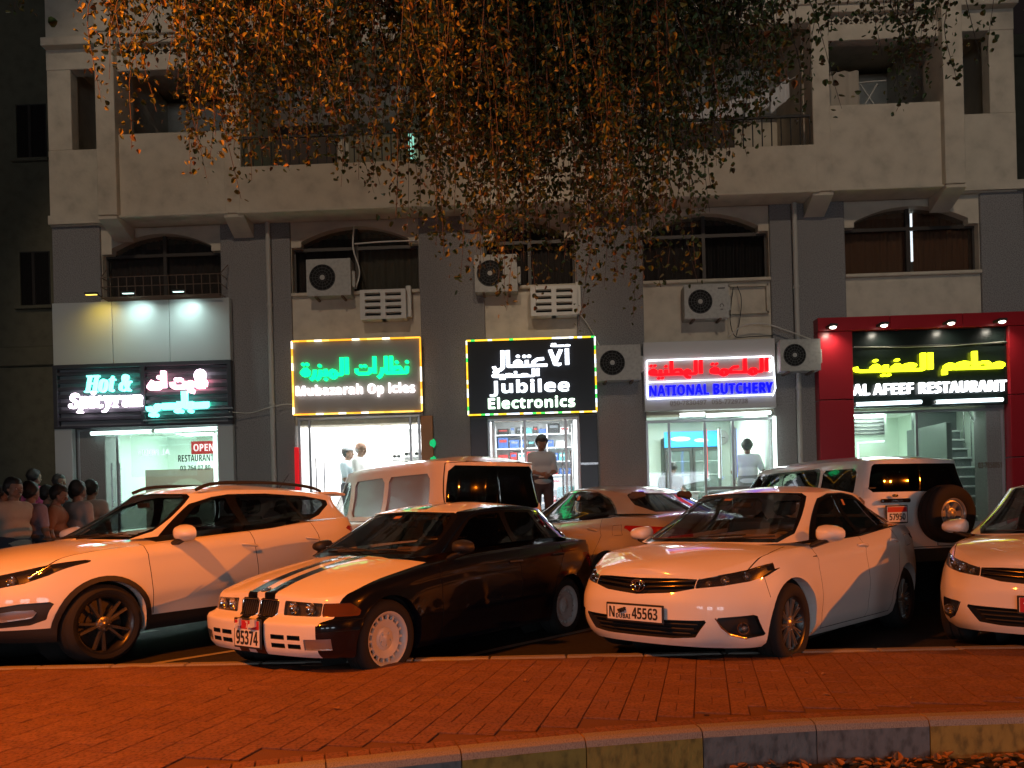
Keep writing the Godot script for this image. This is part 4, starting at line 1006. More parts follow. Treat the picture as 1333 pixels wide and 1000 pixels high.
func camry() -> Dictionary:
	var S: Dictionary = corolla()
	S.merge({xf = 2.4, xr = -2.42, w = 0.9, wb = 2.75, paint = M.silver_paint, rim = "plain", rim_mat = M.alloy, seat_mat = M.seat, dash_mat = M.cabin,
		base = [[1.25, 0], [1.22, 0.25], [1.1, 0.5], [0.9, 0.66], [0.65, 0.745], [0.2, 0.775], [-0.5, 0.78], [-1.1, 0.76], [-1.6, 0.69], [-1.83, 0.55], [-1.93, 0.3], [-1.96, 0]],
		roof = [[0.26, 1.395, 0], [0.24, 1.393, 0.22], [0.17, 1.385, 0.42], [0.03, 1.38, 0.535], [-0.2, 1.40, 0.57], [-0.5, 1.41, 0.575], [-0.8, 1.395, 0.56], [-1.02, 1.37, 0.53], [-1.14, 1.35, 0.47], [-1.2, 1.35, 0.35], [-1.24, 1.35, 0.2], [-1.25, 1.35, 0]],
		rtop = [[-1.25, 1.35], [-0.8, 1.44], [-0.4, 1.465], [0.0, 1.44], [0.26, 1.395]], plan_f = [[0, 0], [0.25, 0.012], [0.5, 0.055], [0.68, 0.125], [0.82, 0.25], [0.92, 0.43], [0.975, 0.68], [1.0, 1.0]]}, true)
	var o := []
	o.append({v = "R2", p = [0.46, 0.80, 0.78, 0.82, 0.85, 0.86, 0.85, 0.98, 0.6, 0.965, 0.46, 0.94], r = 0.015, n = "tail_light", m = M.red_lamp, d = 0.004, thr = 0.05})
	o.append({v = "F2", p = [0.455, 0.625, 0.74, 0.672, 0.845, 0.80, 0.70, 0.755, 0.455, 0.69], r = 0.008, n = "headlight", m = M.lamp_clear, d = 0.02, lens = M.lens, thr = 0.2, lim = Vector2(1.4, 3)})
	o += sedan_ops({side = [[0.52, 1.03, 0.10, 1.28, -0.1, 1.345, -0.20, 1.36, -0.24, 1.025], [-0.31, 1.03, -0.27, 1.365, -0.6, 1.355, -0.86, 1.30, -1.18, 1.08]],
		dlo = [0.68, 1.0, 0.10, 1.315, -0.05, 1.365, -0.4, 1.382, -0.72, 1.365, -0.98, 1.285, -1.33, 1.10, -1.30, 1.06, -0.3, 1.0], ring = [0.70, 0.99, 0.10, 1.325, -0.05, 1.376, -0.4, 1.393, -0.73, 1.375, -1.0, 1.293, -1.36, 1.10, -1.32, 1.048, -0.3, 0.988],
		glass = M.tint, wglass = M.clear, ws = [-0.63, 1.045, -0.46, 1.36, 0.46, 1.36, 0.63, 1.045], wsb = [-0.66, 1.02, -0.485, 1.375, 0.485, 1.375, 0.66, 1.02],
		rw = [-0.57, 1.15, -0.43, 1.33, 0.43, 1.33, 0.57, 1.15], rwb = [-0.61, 1.13, -0.455, 1.347, 0.455, 1.347, 0.61, 1.13]})
	S.ops = o
	return S
func van() -> Dictionary:
	var S := {cat = "van", wb = 2.4, tyre_r = 0.32, rim_r = 0.19, tyre_w = 0.19, arch = 0.36, w = 0.87, xf = 2.12, xr = -2.12, paint = M.van_paint, rim = "plain", floor_y = 0.3, flare = 0.01,
		plan_f = [[0, 0], [0.4, 0.03], [0.7, 0.1], [0.88, 0.22], [0.97, 0.42], [1.0, 0.7]], plan_r = [[0, 0], [0.5, 0.01], [0.8, 0.03], [0.92, 0.07], [0.98, 0.14], [1.0, 0.26]],
		bot = [[-2.1, 0.36], [2.1, 0.3]], sh = [[-2.12, 1.12], [1.6, 1.12], [2.0, 1.05], [2.12, 1.0]], top = [[-2.12, 1.13], [1.5, 1.15], [1.9, 1.10], [2.12, 1.02]],
		sec = [[0, 0.94], [0.1, 0.97], [0.5, 1.0], [0.9, 0.995], [1.0, 0.98]], wx = [[-2.12, 0.985], [-1.0, 1.0], [1.2, 1.0], [2.12, 0.95]],
		fprof = [[0.3, 0.05], [0.5, 0.0], [0.8, 0.05], [1.05, 0.14]], rprof = [[0.36, 0.02], [0.5, 0.0], [1.1, 0.02]],
		base = [[1.93, 0], [1.90, 0.3], [1.80, 0.6], [1.62, 0.78], [1.4, 0.815], [0.6, 0.825], [-0.6, 0.825], [-1.4, 0.82], [-1.9, 0.81], [-2.06, 0.74], [-2.08, 0.4], [-2.09, 0]],
		roof = [[1.22, 1.86, 0], [1.2, 1.86, 0.3], [1.12, 1.85, 0.55], [1.0, 1.85, 0.66], [0.7, 1.87, 0.70], [0.2, 1.88, 0.71], [-0.7, 1.88, 0.71], [-1.4, 1.87, 0.71], [-1.85, 1.86, 0.69], [-1.96, 1.85, 0.60], [-1.98, 1.85, 0.3], [-1.98, 1.85, 0]],
		rtop = [[-1.98, 1.85], [-1.6, 1.95], [0.2, 1.97], [0.9, 1.94], [1.22, 1.86]], bulge = 0.035,
		dash_x = 1.45, dash_y = 1.05, seat_x = [0.75, -0.2, -1.0], mir_x = 1.2, mir_y = 1.7, dmir = Vector3(1.5, 1.2, 0.93), mirror_mat = M.black_plastic, handle_mat = M.black_plastic, handles = [[0.55, 0.95]], wipers = []}
	S.ops = [{s = "g", v = "2", p = [1.48, 1.19, 1.05, 1.72, 0.78, 1.73, 0.76, 1.19], r = 0.05, n = "side_window", m = M.clear, d = 0.012}, {s = "g", v = "2", p = [0.62, 1.20, 0.62, 1.72, -0.35, 1.73, -0.35, 1.20], r = 0.07, n = "side_panel", m = M.foil, d = 0.018}, {s = "g", v = "2", p = [-0.48, 1.20, -0.48, 1.73, -1.62, 1.72, -1.66, 1.20], r = 0.07, n = "side_panel", m = M.foil, d = 0.018},
		{s = "g", v = "F", p = [-0.72, 1.18, -0.58, 1.8, 0.58, 1.8, 0.72, 1.18], r = 0.06, n = "windscreen", m = M.clear, d = 0.006, thr = 0.2},
		{s = "g", v = "R", p = [-0.72, 1.26, -0.63, 1.80, 0.63, 1.80, 0.72, 1.26], r = 0.08, n = "rear_window", m = M.black_tint, d = 0.008, thr = 0.4},
		{v = "R2", p = [0.66, 0.62, 0.79, 0.62, 0.79, 1.0, 0.66, 1.0], r = 0.02, n = "tail_light", m = M.red_lamp, d = 0.004, thr = 0.1},
		{v = "R", p = [-0.85, 0.3, -0.85, 0.52, 0.85, 0.52, 0.85, 0.3], n = "rear_bumper", m = M.black_plastic, d = -0.02, thr = 0.1}]
	S.seams = [["2", [0.70, 1.12, 0.70, 0.4], 0.008], ["2", [1.58, 1.1, 1.55, 0.75], 0.008], ["2", [-0.41, 1.12, -0.41, 0.42], 0.008], ["R", [-0.72, 0.55, -0.74, 1.12, -0.66, 1.83, 0, 1.87, 0.66, 1.83, 0.74, 1.12, 0.72, 0.55], 0.008], ["2", [-2.0, 1.135, 0.70, 1.135], 0.008]]
	return S
func patrol() -> Dictionary:
	var S := {cat = "suv", wb = 2.75, tyre_r = 0.385, rim_r = 0.205, tyre_w = 0.265, arch = 0.45, w = 0.90, xf = 2.35, xr = -2.1, paint = M.white_paint, rim = "holes", floor_y = 0.45, flare = 0.05, flare_w = 0.1,
		plan_f = [[0, 0], [0.5, 0.02], [0.8, 0.07], [0.93, 0.18], [0.985, 0.35], [1.0, 0.6]], plan_r = [[0, 0], [0.5, 0.008], [0.8, 0.025], [0.93, 0.07], [0.985, 0.15], [1.0, 0.28]],
		bot = [[-2.1, 0.55], [-1.0, 0.42], [1.0, 0.42], [2.3, 0.5]], sh = [[-2.1, 1.30], [0.4, 1.27], [0.9, 1.19], [2.0, 1.10], [2.35, 1.02]], top = [[-2.1, 1.31], [0.3, 1.29], [0.95, 1.22], [1.6, 1.17], [2.2, 1.12], [2.35, 1.04]],
		sec = [[0, 0.95], [0.1, 0.975], [0.5, 1.0], [0.85, 0.99], [1.0, 0.955]], wx = [[-2.1, 0.98], [-1.0, 1.0], [1.2, 1.0], [2.35, 0.97]],
		fprof = [[0.5, 0.03], [0.8, 0.0], [1.05, 0.05]], rprof = [[0.5, 0.0], [1.1, 0.015], [1.18, 0.03]],
		base = [[0.98, 0], [0.96, 0.3], [0.88, 0.6], [0.74, 0.76], [0.5, 0.81], [0.0, 0.82], [-1.0, 0.82], [-1.7, 0.81], [-1.95, 0.79], [-2.04, 0.70], [-2.06, 0.4], [-2.07, 0]],
		roof = [[0.40, 1.75, 0], [0.38, 1.75, 0.3], [0.31, 1.74, 0.55], [0.18, 1.74, 0.64], [-0.1, 1.755, 0.67], [-0.7, 1.76, 0.68], [-1.3, 1.76, 0.68], [-1.7, 1.75, 0.67], [-1.9, 1.745, 0.65], [-1.97, 1.74, 0.55], [-1.985, 1.74, 0.3], [-1.99, 1.74, 0]],
		rtop = [[-1.99, 1.76], [-1.6, 1.82], [-0.6, 1.85], [0.1, 1.82], [0.40, 1.75]], bulge = 0.02,
		dash_x = 0.7, dash_y = 1.15, seat_x = [-0.1, -0.95], mir_x = 0.45, mir_y = 1.6, dmir = Vector3(0.62, 1.27, 0.98), mirror_mat = M.black_plastic, handles = [[-0.3, 1.03], [-1.2, 1.04]], wipers = []}
	S.ops = [{s = "g", v = "2", p = [0.52, 1.31, 0.22, 1.62, 0.05, 1.66, -0.34, 1.665, -0.36, 1.31], r = 0.04, n = "side_window", m = M.black_tint, d = 0.006}, {s = "g", v = "2", p = [-0.44, 1.31, -0.42, 1.665, -1.12, 1.67, -1.14, 1.31], r = 0.04, n = "side_window", m = M.black_tint, d = 0.006}, {s = "g", v = "2", p = [-1.24, 1.33, -1.22, 1.665, -1.80, 1.66, -1.84, 1.33], r = 0.05, n = "side_window", m = M.black_tint, d = 0.006},
		{s = "g", v = "2", p = [0.58, 1.285, 0.24, 1.67, -0.3, 1.69, -1.17, 1.695, -1.19, 1.285], r = 0.03, n = "window_trim", m = M.black_gloss, d = 0.0},
		{s = "g", v = "F", p = [-0.70, 1.28, -0.58, 1.70, 0.58, 1.70, 0.70, 1.28], r = 0.05, n = "windscreen", m = M.black_tint, d = 0.006, thr = 0.2},
		{s = "g", v = "R", p = [-0.70, 1.37, -0.60, 1.70, 0.60, 1.70, 0.70, 1.37], r = 0.03, n = "rear_window", m = M.black_tint, d = 0.006, thr = 0.3},
		{v = "R2", p = [0.68, 0.80, 0.84, 0.80, 0.84, 0.90, 0.68, 0.90], r = 0.01, n = "tail_light", m = M.red_lamp, d = 0.004, thr = 0.1},
		{v = "R", p = [-0.95, 0.45, -0.95, 0.70, 0.95, 0.70, 0.95, 0.45], n = "rear_bumper", m = M.black_plastic, d = -0.04, thr = 0.05}]
	S.seams = [["2", [-0.40, 1.17, -0.42, 0.5], 0.008], ["2", [0.72, 1.14, 0.72, 0.5], 0.008], ["R", [0.18, 0.73, 0.18, 1.73], 0.008, "b"], ["R", [-0.80, 0.73, -0.80, 1.15], 0.008, "b"], ["R", [-0.8, 0.72, 0.8, 0.72], 0.008, "b"]]
	return S

# ---------------------------------------------------------------- Arabic lettering: pen strokes on a base line, each letter running to the left from x = 0
const GLYPH := {
	"alef": [0.26, [[-0.13, 0.0, -0.13, 1.0]], []],
	"alef_f": [0.24, [[0.0, 0.0, -0.12, 0.0, -0.12, 1.0]], []],
	"lam": [0.34, [[-0.12, 1.0, -0.12, 0.0, -0.34, 0.0]], []],
	"lam_m": [0.34, [[0.0, 0.0, -0.34, 0.0], [-0.14, 1.0, -0.14, 0.0]], []],
	"lam_f": [0.5, [[-0.08, 1.0, -0.08, -0.08, -0.2, -0.24, -0.36, -0.2, -0.42, 0.0]], []],
	"lamalef": [0.62, [[-0.1, 0.95, -0.34, 0.05, -0.16, 0.0, -0.16, 0.1], [-0.5, 0.95, -0.32, 0.06]], []],
	"meem": [0.44, [[-0.1, 0.02, -0.08, 0.2, -0.22, 0.28, -0.34, 0.18, -0.32, 0.02], [-0.08, 0.0, -0.44, 0.0]], []],
	"meem_m": [0.46, [[0.0, 0.0, -0.08, 0.0, -0.1, -0.14, -0.22, -0.2, -0.34, -0.12, -0.34, 0.0], [-0.06, 0.02, -0.12, 0.2, -0.26, 0.24, -0.36, 0.12, -0.34, 0.0, -0.46, 0.0]], []],
	"meem_f": [0.44, [[0.0, 0.0, -0.1, 0.02, -0.1, 0.2, -0.24, 0.28, -0.36, 0.14, -0.3, 0.0, -0.12, 0.0], [-0.33, 0.08, -0.4, -0.1, -0.4, -0.36]], []],
	"noon": [0.3, [[-0.1, 0.36, -0.12, 0.0, -0.3, 0.0]], [[-0.1, 0.62]]],
	"noon_m": [0.28, [[0.0, 0.0, -0.28, 0.0], [-0.13, 0.0, -0.13, 0.34]], [[-0.13, 0.6]]],
	"ba_m": [0.28, [[0.0, 0.0, -0.28, 0.0], [-0.13, 0.0, -0.13, 0.34]], [[-0.13, -0.27]]],
	"ya": [0.3, [[-0.1, 0.36, -0.12, 0.0, -0.3, 0.0]], [[-0.06, -0.26], [-0.24, -0.26]]],
	"ya_m": [0.28, [[0.0, 0.0, -0.28, 0.0], [-0.13, 0.0, -0.13, 0.34]], [[-0.04, -0.27], [-0.22, -0.27]]],
	"ta_m": [0.3, [[0.0, 0.0, -0.3, 0.0], [-0.15, 0.0, -0.15, 0.34]], [[-0.06, 0.6], [-0.24, 0.6]]],
	"ta_iso": [0.82, [[-0.08, 0.34, -0.1, 0.08, -0.2, 0.0, -0.66, 0.0, -0.76, 0.08, -0.78, 0.3]], [[-0.34, 0.45], [-0.54, 0.45]]],
	"noon_iso": [0.6, [[-0.08, 0.3, -0.08, 0.0, -0.2, -0.2, -0.4, -0.2, -0.52, 0.0, -0.52, 0.26]], [[-0.3, 0.3]]],
	"ya_f": [0.62, [[0.0, 0.0, -0.1, 0.16, -0.26, 0.12, -0.22, -0.08, -0.4, -0.22, -0.58, -0.12, -0.6, 0.1]], [[-0.3, -0.46], [-0.48, -0.46]]],
	"ra": [0.32, [[-0.06, 0.32, -0.08, 0.06, -0.16, -0.16, -0.3, -0.28]], []],
	"ra_f": [0.32, [[0.0, 0.0, -0.1, 0.0], [-0.1, 0.3, -0.12, 0.04, -0.2, -0.18, -0.34, -0.28]], []],
	"zay_f": [0.32, [[0.0, 0.0, -0.1, 0.0], [-0.1, 0.3, -0.12, 0.04, -0.2, -0.18, -0.34, -0.28]], [[-0.14, 0.55]]],
	"dal": [0.42, [[-0.12, 0.42, -0.34, 0.1, -0.34, 0.0, -0.04, 0.0]], []],
	"waw_f": [0.4, [[0.0, 0.0, -0.1, 0.0], [-0.1, 0.02, -0.1, 0.2, -0.22, 0.28, -0.32, 0.18, -0.26, 0.04, -0.1, 0.02], [-0.3, 0.12, -0.3, -0.08, -0.2, -0.26, -0.04, -0.3]], []],
	"waw": [0.42, [[-0.1, 0.02, -0.1, 0.2, -0.22, 0.28, -0.32, 0.18, -0.26, 0.04, -0.1, 0.02], [-0.3, 0.12, -0.3, -0.08, -0.2, -0.26, -0.04, -0.3]], []],
	"hah_m": [0.62, [[0.0, 0.0, -0.62, 0.0], [-0.12, 0.42, -0.36, 0.4, -0.52, 0.22, -0.54, 0.0]], []],
	"tah": [0.72, [[0.0, 0.0, -0.72, 0.0], [-0.58, 0.0, -0.58, 1.0], [-0.56, 0.1, -0.36, 0.32, -0.16, 0.32, -0.08, 0.16, -0.1, 0.0]], []],
	"zah": [0.72, [[0.0, 0.0, -0.72, 0.0], [-0.58, 0.0, -0.58, 1.0], [-0.56, 0.1, -0.36, 0.32, -0.16, 0.32, -0.08, 0.16, -0.1, 0.0]], [[-0.3, 0.62]]],
	"ain": [0.5, [[-0.1, 0.44, -0.26, 0.46, -0.36, 0.32, -0.2, 0.18, -0.1, 0.0, -0.5, 0.0]], []],
	"ain_m": [0.5, [[0.0, 0.0, -0.5, 0.0], [-0.2, 0.02, -0.08, 0.3, -0.24, 0.36, -0.4, 0.3, -0.28, 0.02]], []],
	"fa_m": [0.44, [[0.0, 0.0, -0.44, 0.0], [-0.18, 0.02, -0.06, 0.2, -0.18, 0.36, -0.3, 0.2, -0.22, 0.02]], [[-0.18, 0.62]]],
	"fa_f": [0.95, [[0.0, 0.0, -0.7, 0.0, -0.86, 0.06, -0.9, 0.26], [-0.2, 0.02, -0.08, 0.2, -0.2, 0.36, -0.32, 0.2, -0.24, 0.02]], [[-0.2, 0.62]]],
	"tm_f": [0.46, [[0.0, 0.0, -0.08, 0.02, -0.08, 0.26, -0.22, 0.38, -0.38, 0.24, -0.36, 0.04, -0.1, 0.0]], [[-0.12, 0.66], [-0.32, 0.66]]],
	"tm": [0.46, [[-0.2, 0.42, -0.06, 0.22, -0.1, 0.02, -0.3, 0.0, -0.4, 0.16, -0.2, 0.42]], [[-0.12, 0.66], [-0.32, 0.66]]],
	"seen": [0.66, [[-0.08, 0.3, -0.08, 0.0, -0.66, 0.0], [-0.28, 0.0, -0.28, 0.28], [-0.48, 0.0, -0.48, 0.28]], []],
	"seen_m": [0.62, [[0.0, 0.0, -0.62, 0.0], [-0.12, 0.0, -0.12, 0.28], [-0.3, 0.0, -0.3, 0.28], [-0.48, 0.0, -0.48, 0.28]], []],
	"sad_m": [0.7, [[0.0, 0.0, -0.7, 0.0], [-0.08, 0.0, -0.2, 0.26, -0.42, 0.28, -0.46, 0.04], [-0.58, 0.0, -0.58, 0.24]], []],
	"heh": [0.62, [[-0.1, 0.0, -0.06, 0.28, -0.28, 0.5, -0.5, 0.24, -0.46, 0.0, -0.1, 0.0], [-0.28, 0.48, -0.28, 0.02]], []],
	"gap": [0.3, [], []],
}
const SAYS := {
	"optics": "noon zah alef_f ra alef ta_iso gap alef lam meem_m ba_m zay_f ra tm",
	"festival": "alef lamalef hah_m ta_m fa_m alef_f lam_f", "festival_small": "meem seen_m tm_f", "festival_mid": "alef lam sad_m noon_m ain_m ya_m tm_f",
	"butchery": "alef lam meem_m lam_m hah_m meem_m tm_f gap alef lam waw_f tah noon_m ya_m tm_f",
	"afeef": "meem tah ain_m meem_f gap alef lam ain_m fa_m ya_m fa_f",
	"spice_top": "heh waw ta_iso gap alef noon dal", "spice_low": "seen ba_m alef_f ya seen_m ya_f",
	"dubai": "dal ba_m ya_f", "small1": "alef lam alef_f meem_f", "small2": "alef ba_m waw_f",
}
func arabic(say: String, pen: float) -> Array:       # [a shape one letter high and one deep, its width]; the word starts at x = 0 and runs to -width
	var t := T.new()
	var x := 0.0; var k := 0
	var ws: PackedStringArray = SAYS[say].split(" ")
	for g in ws:
		var G: Array = GLYPH[g]
		for s in G[1]:
			var pl := P2(s)
			for i in pl.size(): pl[i].x += x
			for poly in Geometry2D.offset_polyline(pl, pen * 0.5, Geometry2D.JOIN_ROUND, Geometry2D.END_ROUND):
				if Geometry2D.is_polygon_clockwise(poly): continue
				t.prism(poly, -0.5, 0.5 + k * 0.02); k = (k + 1) % 9
		for d in G[2]:
			t.prism(ring2(Vector2(d[0] + x, d[1]), pen * 0.52, pen * 0.52, 12), -0.5, 0.5 + k * 0.02); k = (k + 1) % 9
		x -= G[0]
	return [t, -x]

# ---------------------------------------------------------------- the apartment block and its neighbour
const BAYS := [[-7.85, -5.61], [-4.32, -1.96], [-0.79, 0.88], [2.08, 4.37], [5.70, 8.10]]
const PILS := [[-8.74, -7.85], [-5.61, -4.32], [-1.96, -0.79], [0.88, 2.08], [4.37, 5.70], [8.10, 8.86]]
const F := 0.85
func box_part(called: String, a: Vector3, b: Vector3, m: Material, under: Node3D, bev := 0.0) -> MeshInstance3D:
	var t := T.new(); t.span(a, b, bev)
	return part(called, t, m, under)
func building():
	var B := thing("apartment_block", "beige apartment block over five shops, grey pilasters below and balconies above", "building")
	for p in PILS: box_part("pilaster", Vector3(p[0], 0.0, -14.4), Vector3(p[1], 6.80, -14.0), M.grey_stucco, B, 0.012)
	for i in 5:
		var xl: float = BAYS[i][0]; var xr: float = BAYS[i][1]; var cx := (xl + xr) * 0.5
		var ins := 0.19
		var w := PackedVector2Array([Vector2(xl + 0.01, 5.42), Vector2(xr - 0.01, 5.42), Vector2(xr - 0.01, 6.27), Vector2(xr - ins, 6.27)])
		var hw := (xr - xl) * 0.5 - ins
		for k in 13:
			var a := float(k) / 12.0 * 2.0 - 1.0
			w.append(Vector2(cx - a * -hw * -1.0, 6.37 + 0.25 * (1.0 - a * a)))
		w.append(Vector2(xl + ins, 6.27)); w.append(Vector2(xl + 0.01, 6.27))
		for h in [[xl, cx], [cx, xr]]:
			var half := PackedVector2Array([Vector2(h[0], 3.0), Vector2(h[1], 3.0), Vector2(h[1], 6.80), Vector2(h[0], 6.80)])
			for poly in Geometry2D.clip_polygons(half, w):
				var t := T.new(); t.prism(poly, -14.4, -14.06)
				part("wall_panel", t, M.beige, B)
		box_part("window_sill", Vector3(xl + 0.0, 5.36, -14.3), Vector3(xr, 5.42, -13.985), M.beige, B, 0.01)
		block_window(B, i, xl, xr, cx, hw)
	# first floor slab and what projects from it
	box_part("floor_slab", Vector3(-8.74, 6.80, -18.5), Vector3(8.86, 6.96, -13.9), M.beige, B)
	box_part("roof", Vector3(-8.74, 13.4, -18.5), Vector3(8.86, 13.6, -13.4), M.beige, B)
	box_part("back_wall", Vector3(-8.74, 6.96, -18.5), Vector3(8.86, 13.4, -18.3), M.dark_wall, B)
	for fl in 2:
		var y := 6.72 + fl * 3.25
		for s in [-1.0, 1.0]:
			var x := func(v: float) -> float: return v * s
			var parapet := func(called: String, x0: float, x1: float, y0: float, y1: float, z0: float, z1: float):
				box_part(called, Vector3(minf(x0 * s, x1 * s), y0, z0), Vector3(maxf(x0 * s, x1 * s), y1, z1), M.beige, B, 0.01)
			# outermost strip with a narrow opening
			parapet.call("parapet", 7.52, 8.74, y + 0.06, y + 1.46, -14.2, -13.96)
			parapet.call("corner_column", 8.30, 8.74, y + 1.46, y + 3.31, -14.2, -13.97)
			parapet.call("lintel", 7.52, 8.74, y + 2.93, y + 3.31, -14.21, -13.955)
			# bay with a high parapet
			parapet.call("parapet", 5.30, 7.22, y + 0.04, y + 1.50, -13.75, -13.55)
			parapet.call("slab_edge", 5.28, 7.54, y, y + 0.04, -14.0, -13.50)
			parapet.call("lintel", 5.30, 7.22, y + 2.62, y + 2.90, -13.75, -13.55)
			parapet.call("top_band", 5.30, 7.22, y + 3.12, y + 3.25, -13.75, -13.56)
			parapet.call("bay_column", 5.02, 5.32, y + 0.02, y + 3.25, -13.95, -13.54)
			parapet.call("fin", 7.20, 7.54, y + 0.02, y + 3.25, -14.1, -13.42)
			for k in 11:
				for e in [1, -1]:
					var lt := T.new()
					var c := Vector3((5.42 + k * 0.17) * s, y + 3.01, -13.65)
					lt.box(c, Vector3(0.03, 0.30, 0.02), 0.0, Basis(Vector3.BACK, 0.75 * e))
					part("lattice_bar", lt, M.beige, B)
			# wide balcony with a lower parapet
			parapet.call("parapet", 1.72, 5.06, y + 0.02, y + 0.83, -13.73, -13.53)
			parapet.call("slab_edge", 0.0, 5.10, y - 0.01, y + 0.03, -14.0, -13.49)
			parapet.call("lintel", 1.72, 5.06, y + 2.95, y + 3.25, -13.73, -13.53)
			parapet.call("centre_wall", 0.68, 1.74, y + 0.02, y + 3.25, -14.0, -13.53)
			parapet.call("room_wall", 5.2, 8.74, y + 0.2, y + 3.2, -15.9, -15.7)
			parapet.call("room_wall", 0.0, 5.2, y + 0.2, y + 3.2, -15.6, -15.4)
			parapet.call("party_wall", 5.0, 5.2, y + 0.2, y + 3.2, -15.7, -13.95)
			parapet.call("party_wall", 7.3, 7.5, y + 0.2, y + 3.2, -15.7, -14.1)
			parapet.call("party_wall", 1.5, 1.7, y + 0.2, y + 3.2, -15.7, -14.0)
			if fl == 1: parapet.call("balcony_floor", 0.0, 8.74, y + 0.05, y + 0.2, -18.4, -13.8)
			# brackets under the fins and columns
			for bx in [[7.20, 7.54, -13.42], [4.98, 5.34, -13.54], [0.86, 1.16, -13.53]]:
				if fl == 0:
					var bt := T.new()
					bt.prism(P2([-14.0, y - 0.26, -14.0, y, bx[2], y, bx[2], y - 0.05]), minf(bx[0] * s, bx[1] * s), maxf(bx[0] * s, bx[1] * s), Transform3D(Basis(Vector3(0, 0, 1), Vector3(0, 1, 0), Vector3(1, 0, 0)), Vector3.ZERO))
					part("bracket", bt, M.beige, B)
			# railings: upright bars above the wide parapet
			var rl := T.new()
			rl.span(Vector3(minf(1.74 * s, 5.0 * s), y + 1.36, -13.66), Vector3(maxf(1.74 * s, 5.0 * s), y + 1.40, -13.62))
			part("railing", rl, M.black_metal, B)
			for k in 20:
				var t := T.new(); t.tube([Vector3((1.86 + k * 0.165) * s, y + 0.83, -13.64), Vector3((1.86 + k * 0.165) * s, y + 1.37, -13.64)], 0.011, 6)
				part("railing_bar", t, M.black_metal, B)
		box_part("centre_wall", Vector3(-0.70, y + 0.02, -14.0), Vector3(0.70, y + 0.95, -13.55), M.beige, B, 0.01)
		box_part("centre_wall", Vector3(-0.70, y + 2.6, -14.0), Vector3(0.70, y + 3.25, -13.55), M.beige, B, 0.01)
		for sx in [-0.36, 0.36]:
			box_part("window_frame", Vector3(sx - 0.34, y + 0.95, -13.85), Vector3(sx - 0.30, y + 2.6, -13.78), M.brown_frame, B)
			box_part("window_pane", Vector3(sx - 0.30, y + 0.95, -13.82), Vector3(sx + 0.30, y + 2.6, -13.81), M.win_glass, B)
	# balcony doors and curtains in the room walls
	for d in [[-6.75, 1.1, M.curtain_red], [-5.75, 0.7, M.dark_wood], [-4.4, 1.3, M.dark_wood], [-2.9, 1.2, M.curtain_olive], [3.4, 1.5, M.dark_wood], [6.1, 1.3, M.dark_wood]]:
		var z := -15.38 if absf(d[0]) < 5.0 else -15.66
		box_part("balcony_door", Vector3(d[0] - d[1] * 0.5, 6.98, z), Vector3(d[0] + d[1] * 0.5, 9.15, z + 0.06), d[2], B, 0.02)
		for k in 2: box_part("door_rail", Vector3(d[0] - d[1] * 0.5 + 0.08, 7.2 + k * 0.95, z + 0.06), Vector3(d[0] + d[1] * 0.5 - 0.08, 7.28 + k * 0.95, z + 0.085), d[2], B, 0.01)
	# a lit doorway on the left balcony
	var lt := T.new(); lt.box(Vector3(-2.36, 7.95, -15.36), Vector3(0.34, 1.95, 0.04), 0.01)
	part("lit_door_window", lt, glow(Color(0.62, 0.95, 0.86), 0.75), B)
	area("balcony_door_light", Vector3(-2.36, 7.95, -15.30), Vector2(0.34, 1.9), Vector3(0, 0, 1), Color(0.62, 0.95, 0.86), 0.25)
	box_part("plinth", Vector3(-8.74, 0.0, -18.4), Vector3(8.86, F - 0.02, -13.95), M.grey_stucco, B, 0.01)
	box_part("side_wall", Vector3(-8.76, 0.0, -18.5), Vector3(-8.6, 6.8, -14.38), M.beige, B)
	box_part("side_wall", Vector3(8.72, 0.0, -18.5), Vector3(8.88, 6.8, -14.38), M.beige, B)
	for x in [-8.66, 8.78]: box_part("side_wall", Vector3(x - 0.1, 6.96, -18.3), Vector3(x + 0.1, 13.4, -14.2), M.beige, B)
	# rain pipes
	for x in [-4.70, 4.79]:
		var pt := thing("rain_pipe", "grey rain pipe on the pilaster %s" % ("between the grill restaurant and the optician" if x < 0 else "between the butcher's and the red restaurant"), "pipe", Vector3(x, 0, -13.93), 0.0, "rain pipes")
		var t := T.new(); t.tube([Vector3(0, 0.1, 0), Vector3(0, 6.7, 0)], 0.045, 12)
		part("pipe", t, M.pipe, pt)
		for y in [1.6, 3.4, 5.2]:
			t = T.new(); t.lathe([Vector2(0.05, -0.03), Vector2(0.056, -0.02), Vector2(0.056, 0.02), Vector2(0.05, 0.03)], Transform3D(Basis(Vector3.RIGHT, -PI / 2), Vector3(0, y, 0)), 12)
			t.box(Vector3(0, y, -0.05), Vector3(0.04, 0.03, 0.06))
			part("pipe_clip", t, M.pipe, pt)
	# the dark house next door
	var N := thing("neighbour_block", "dark olive apartment block beyond the left end of the shops", "building")
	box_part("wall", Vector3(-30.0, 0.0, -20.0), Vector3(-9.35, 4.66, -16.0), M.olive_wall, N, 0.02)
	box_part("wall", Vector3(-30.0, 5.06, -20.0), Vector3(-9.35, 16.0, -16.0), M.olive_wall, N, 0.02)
	box_part("string_course", Vector3(-30.05, 4.66, -20.0), Vector3(-9.30, 5.06, -15.93), M.olive_wall, N, 0.02)
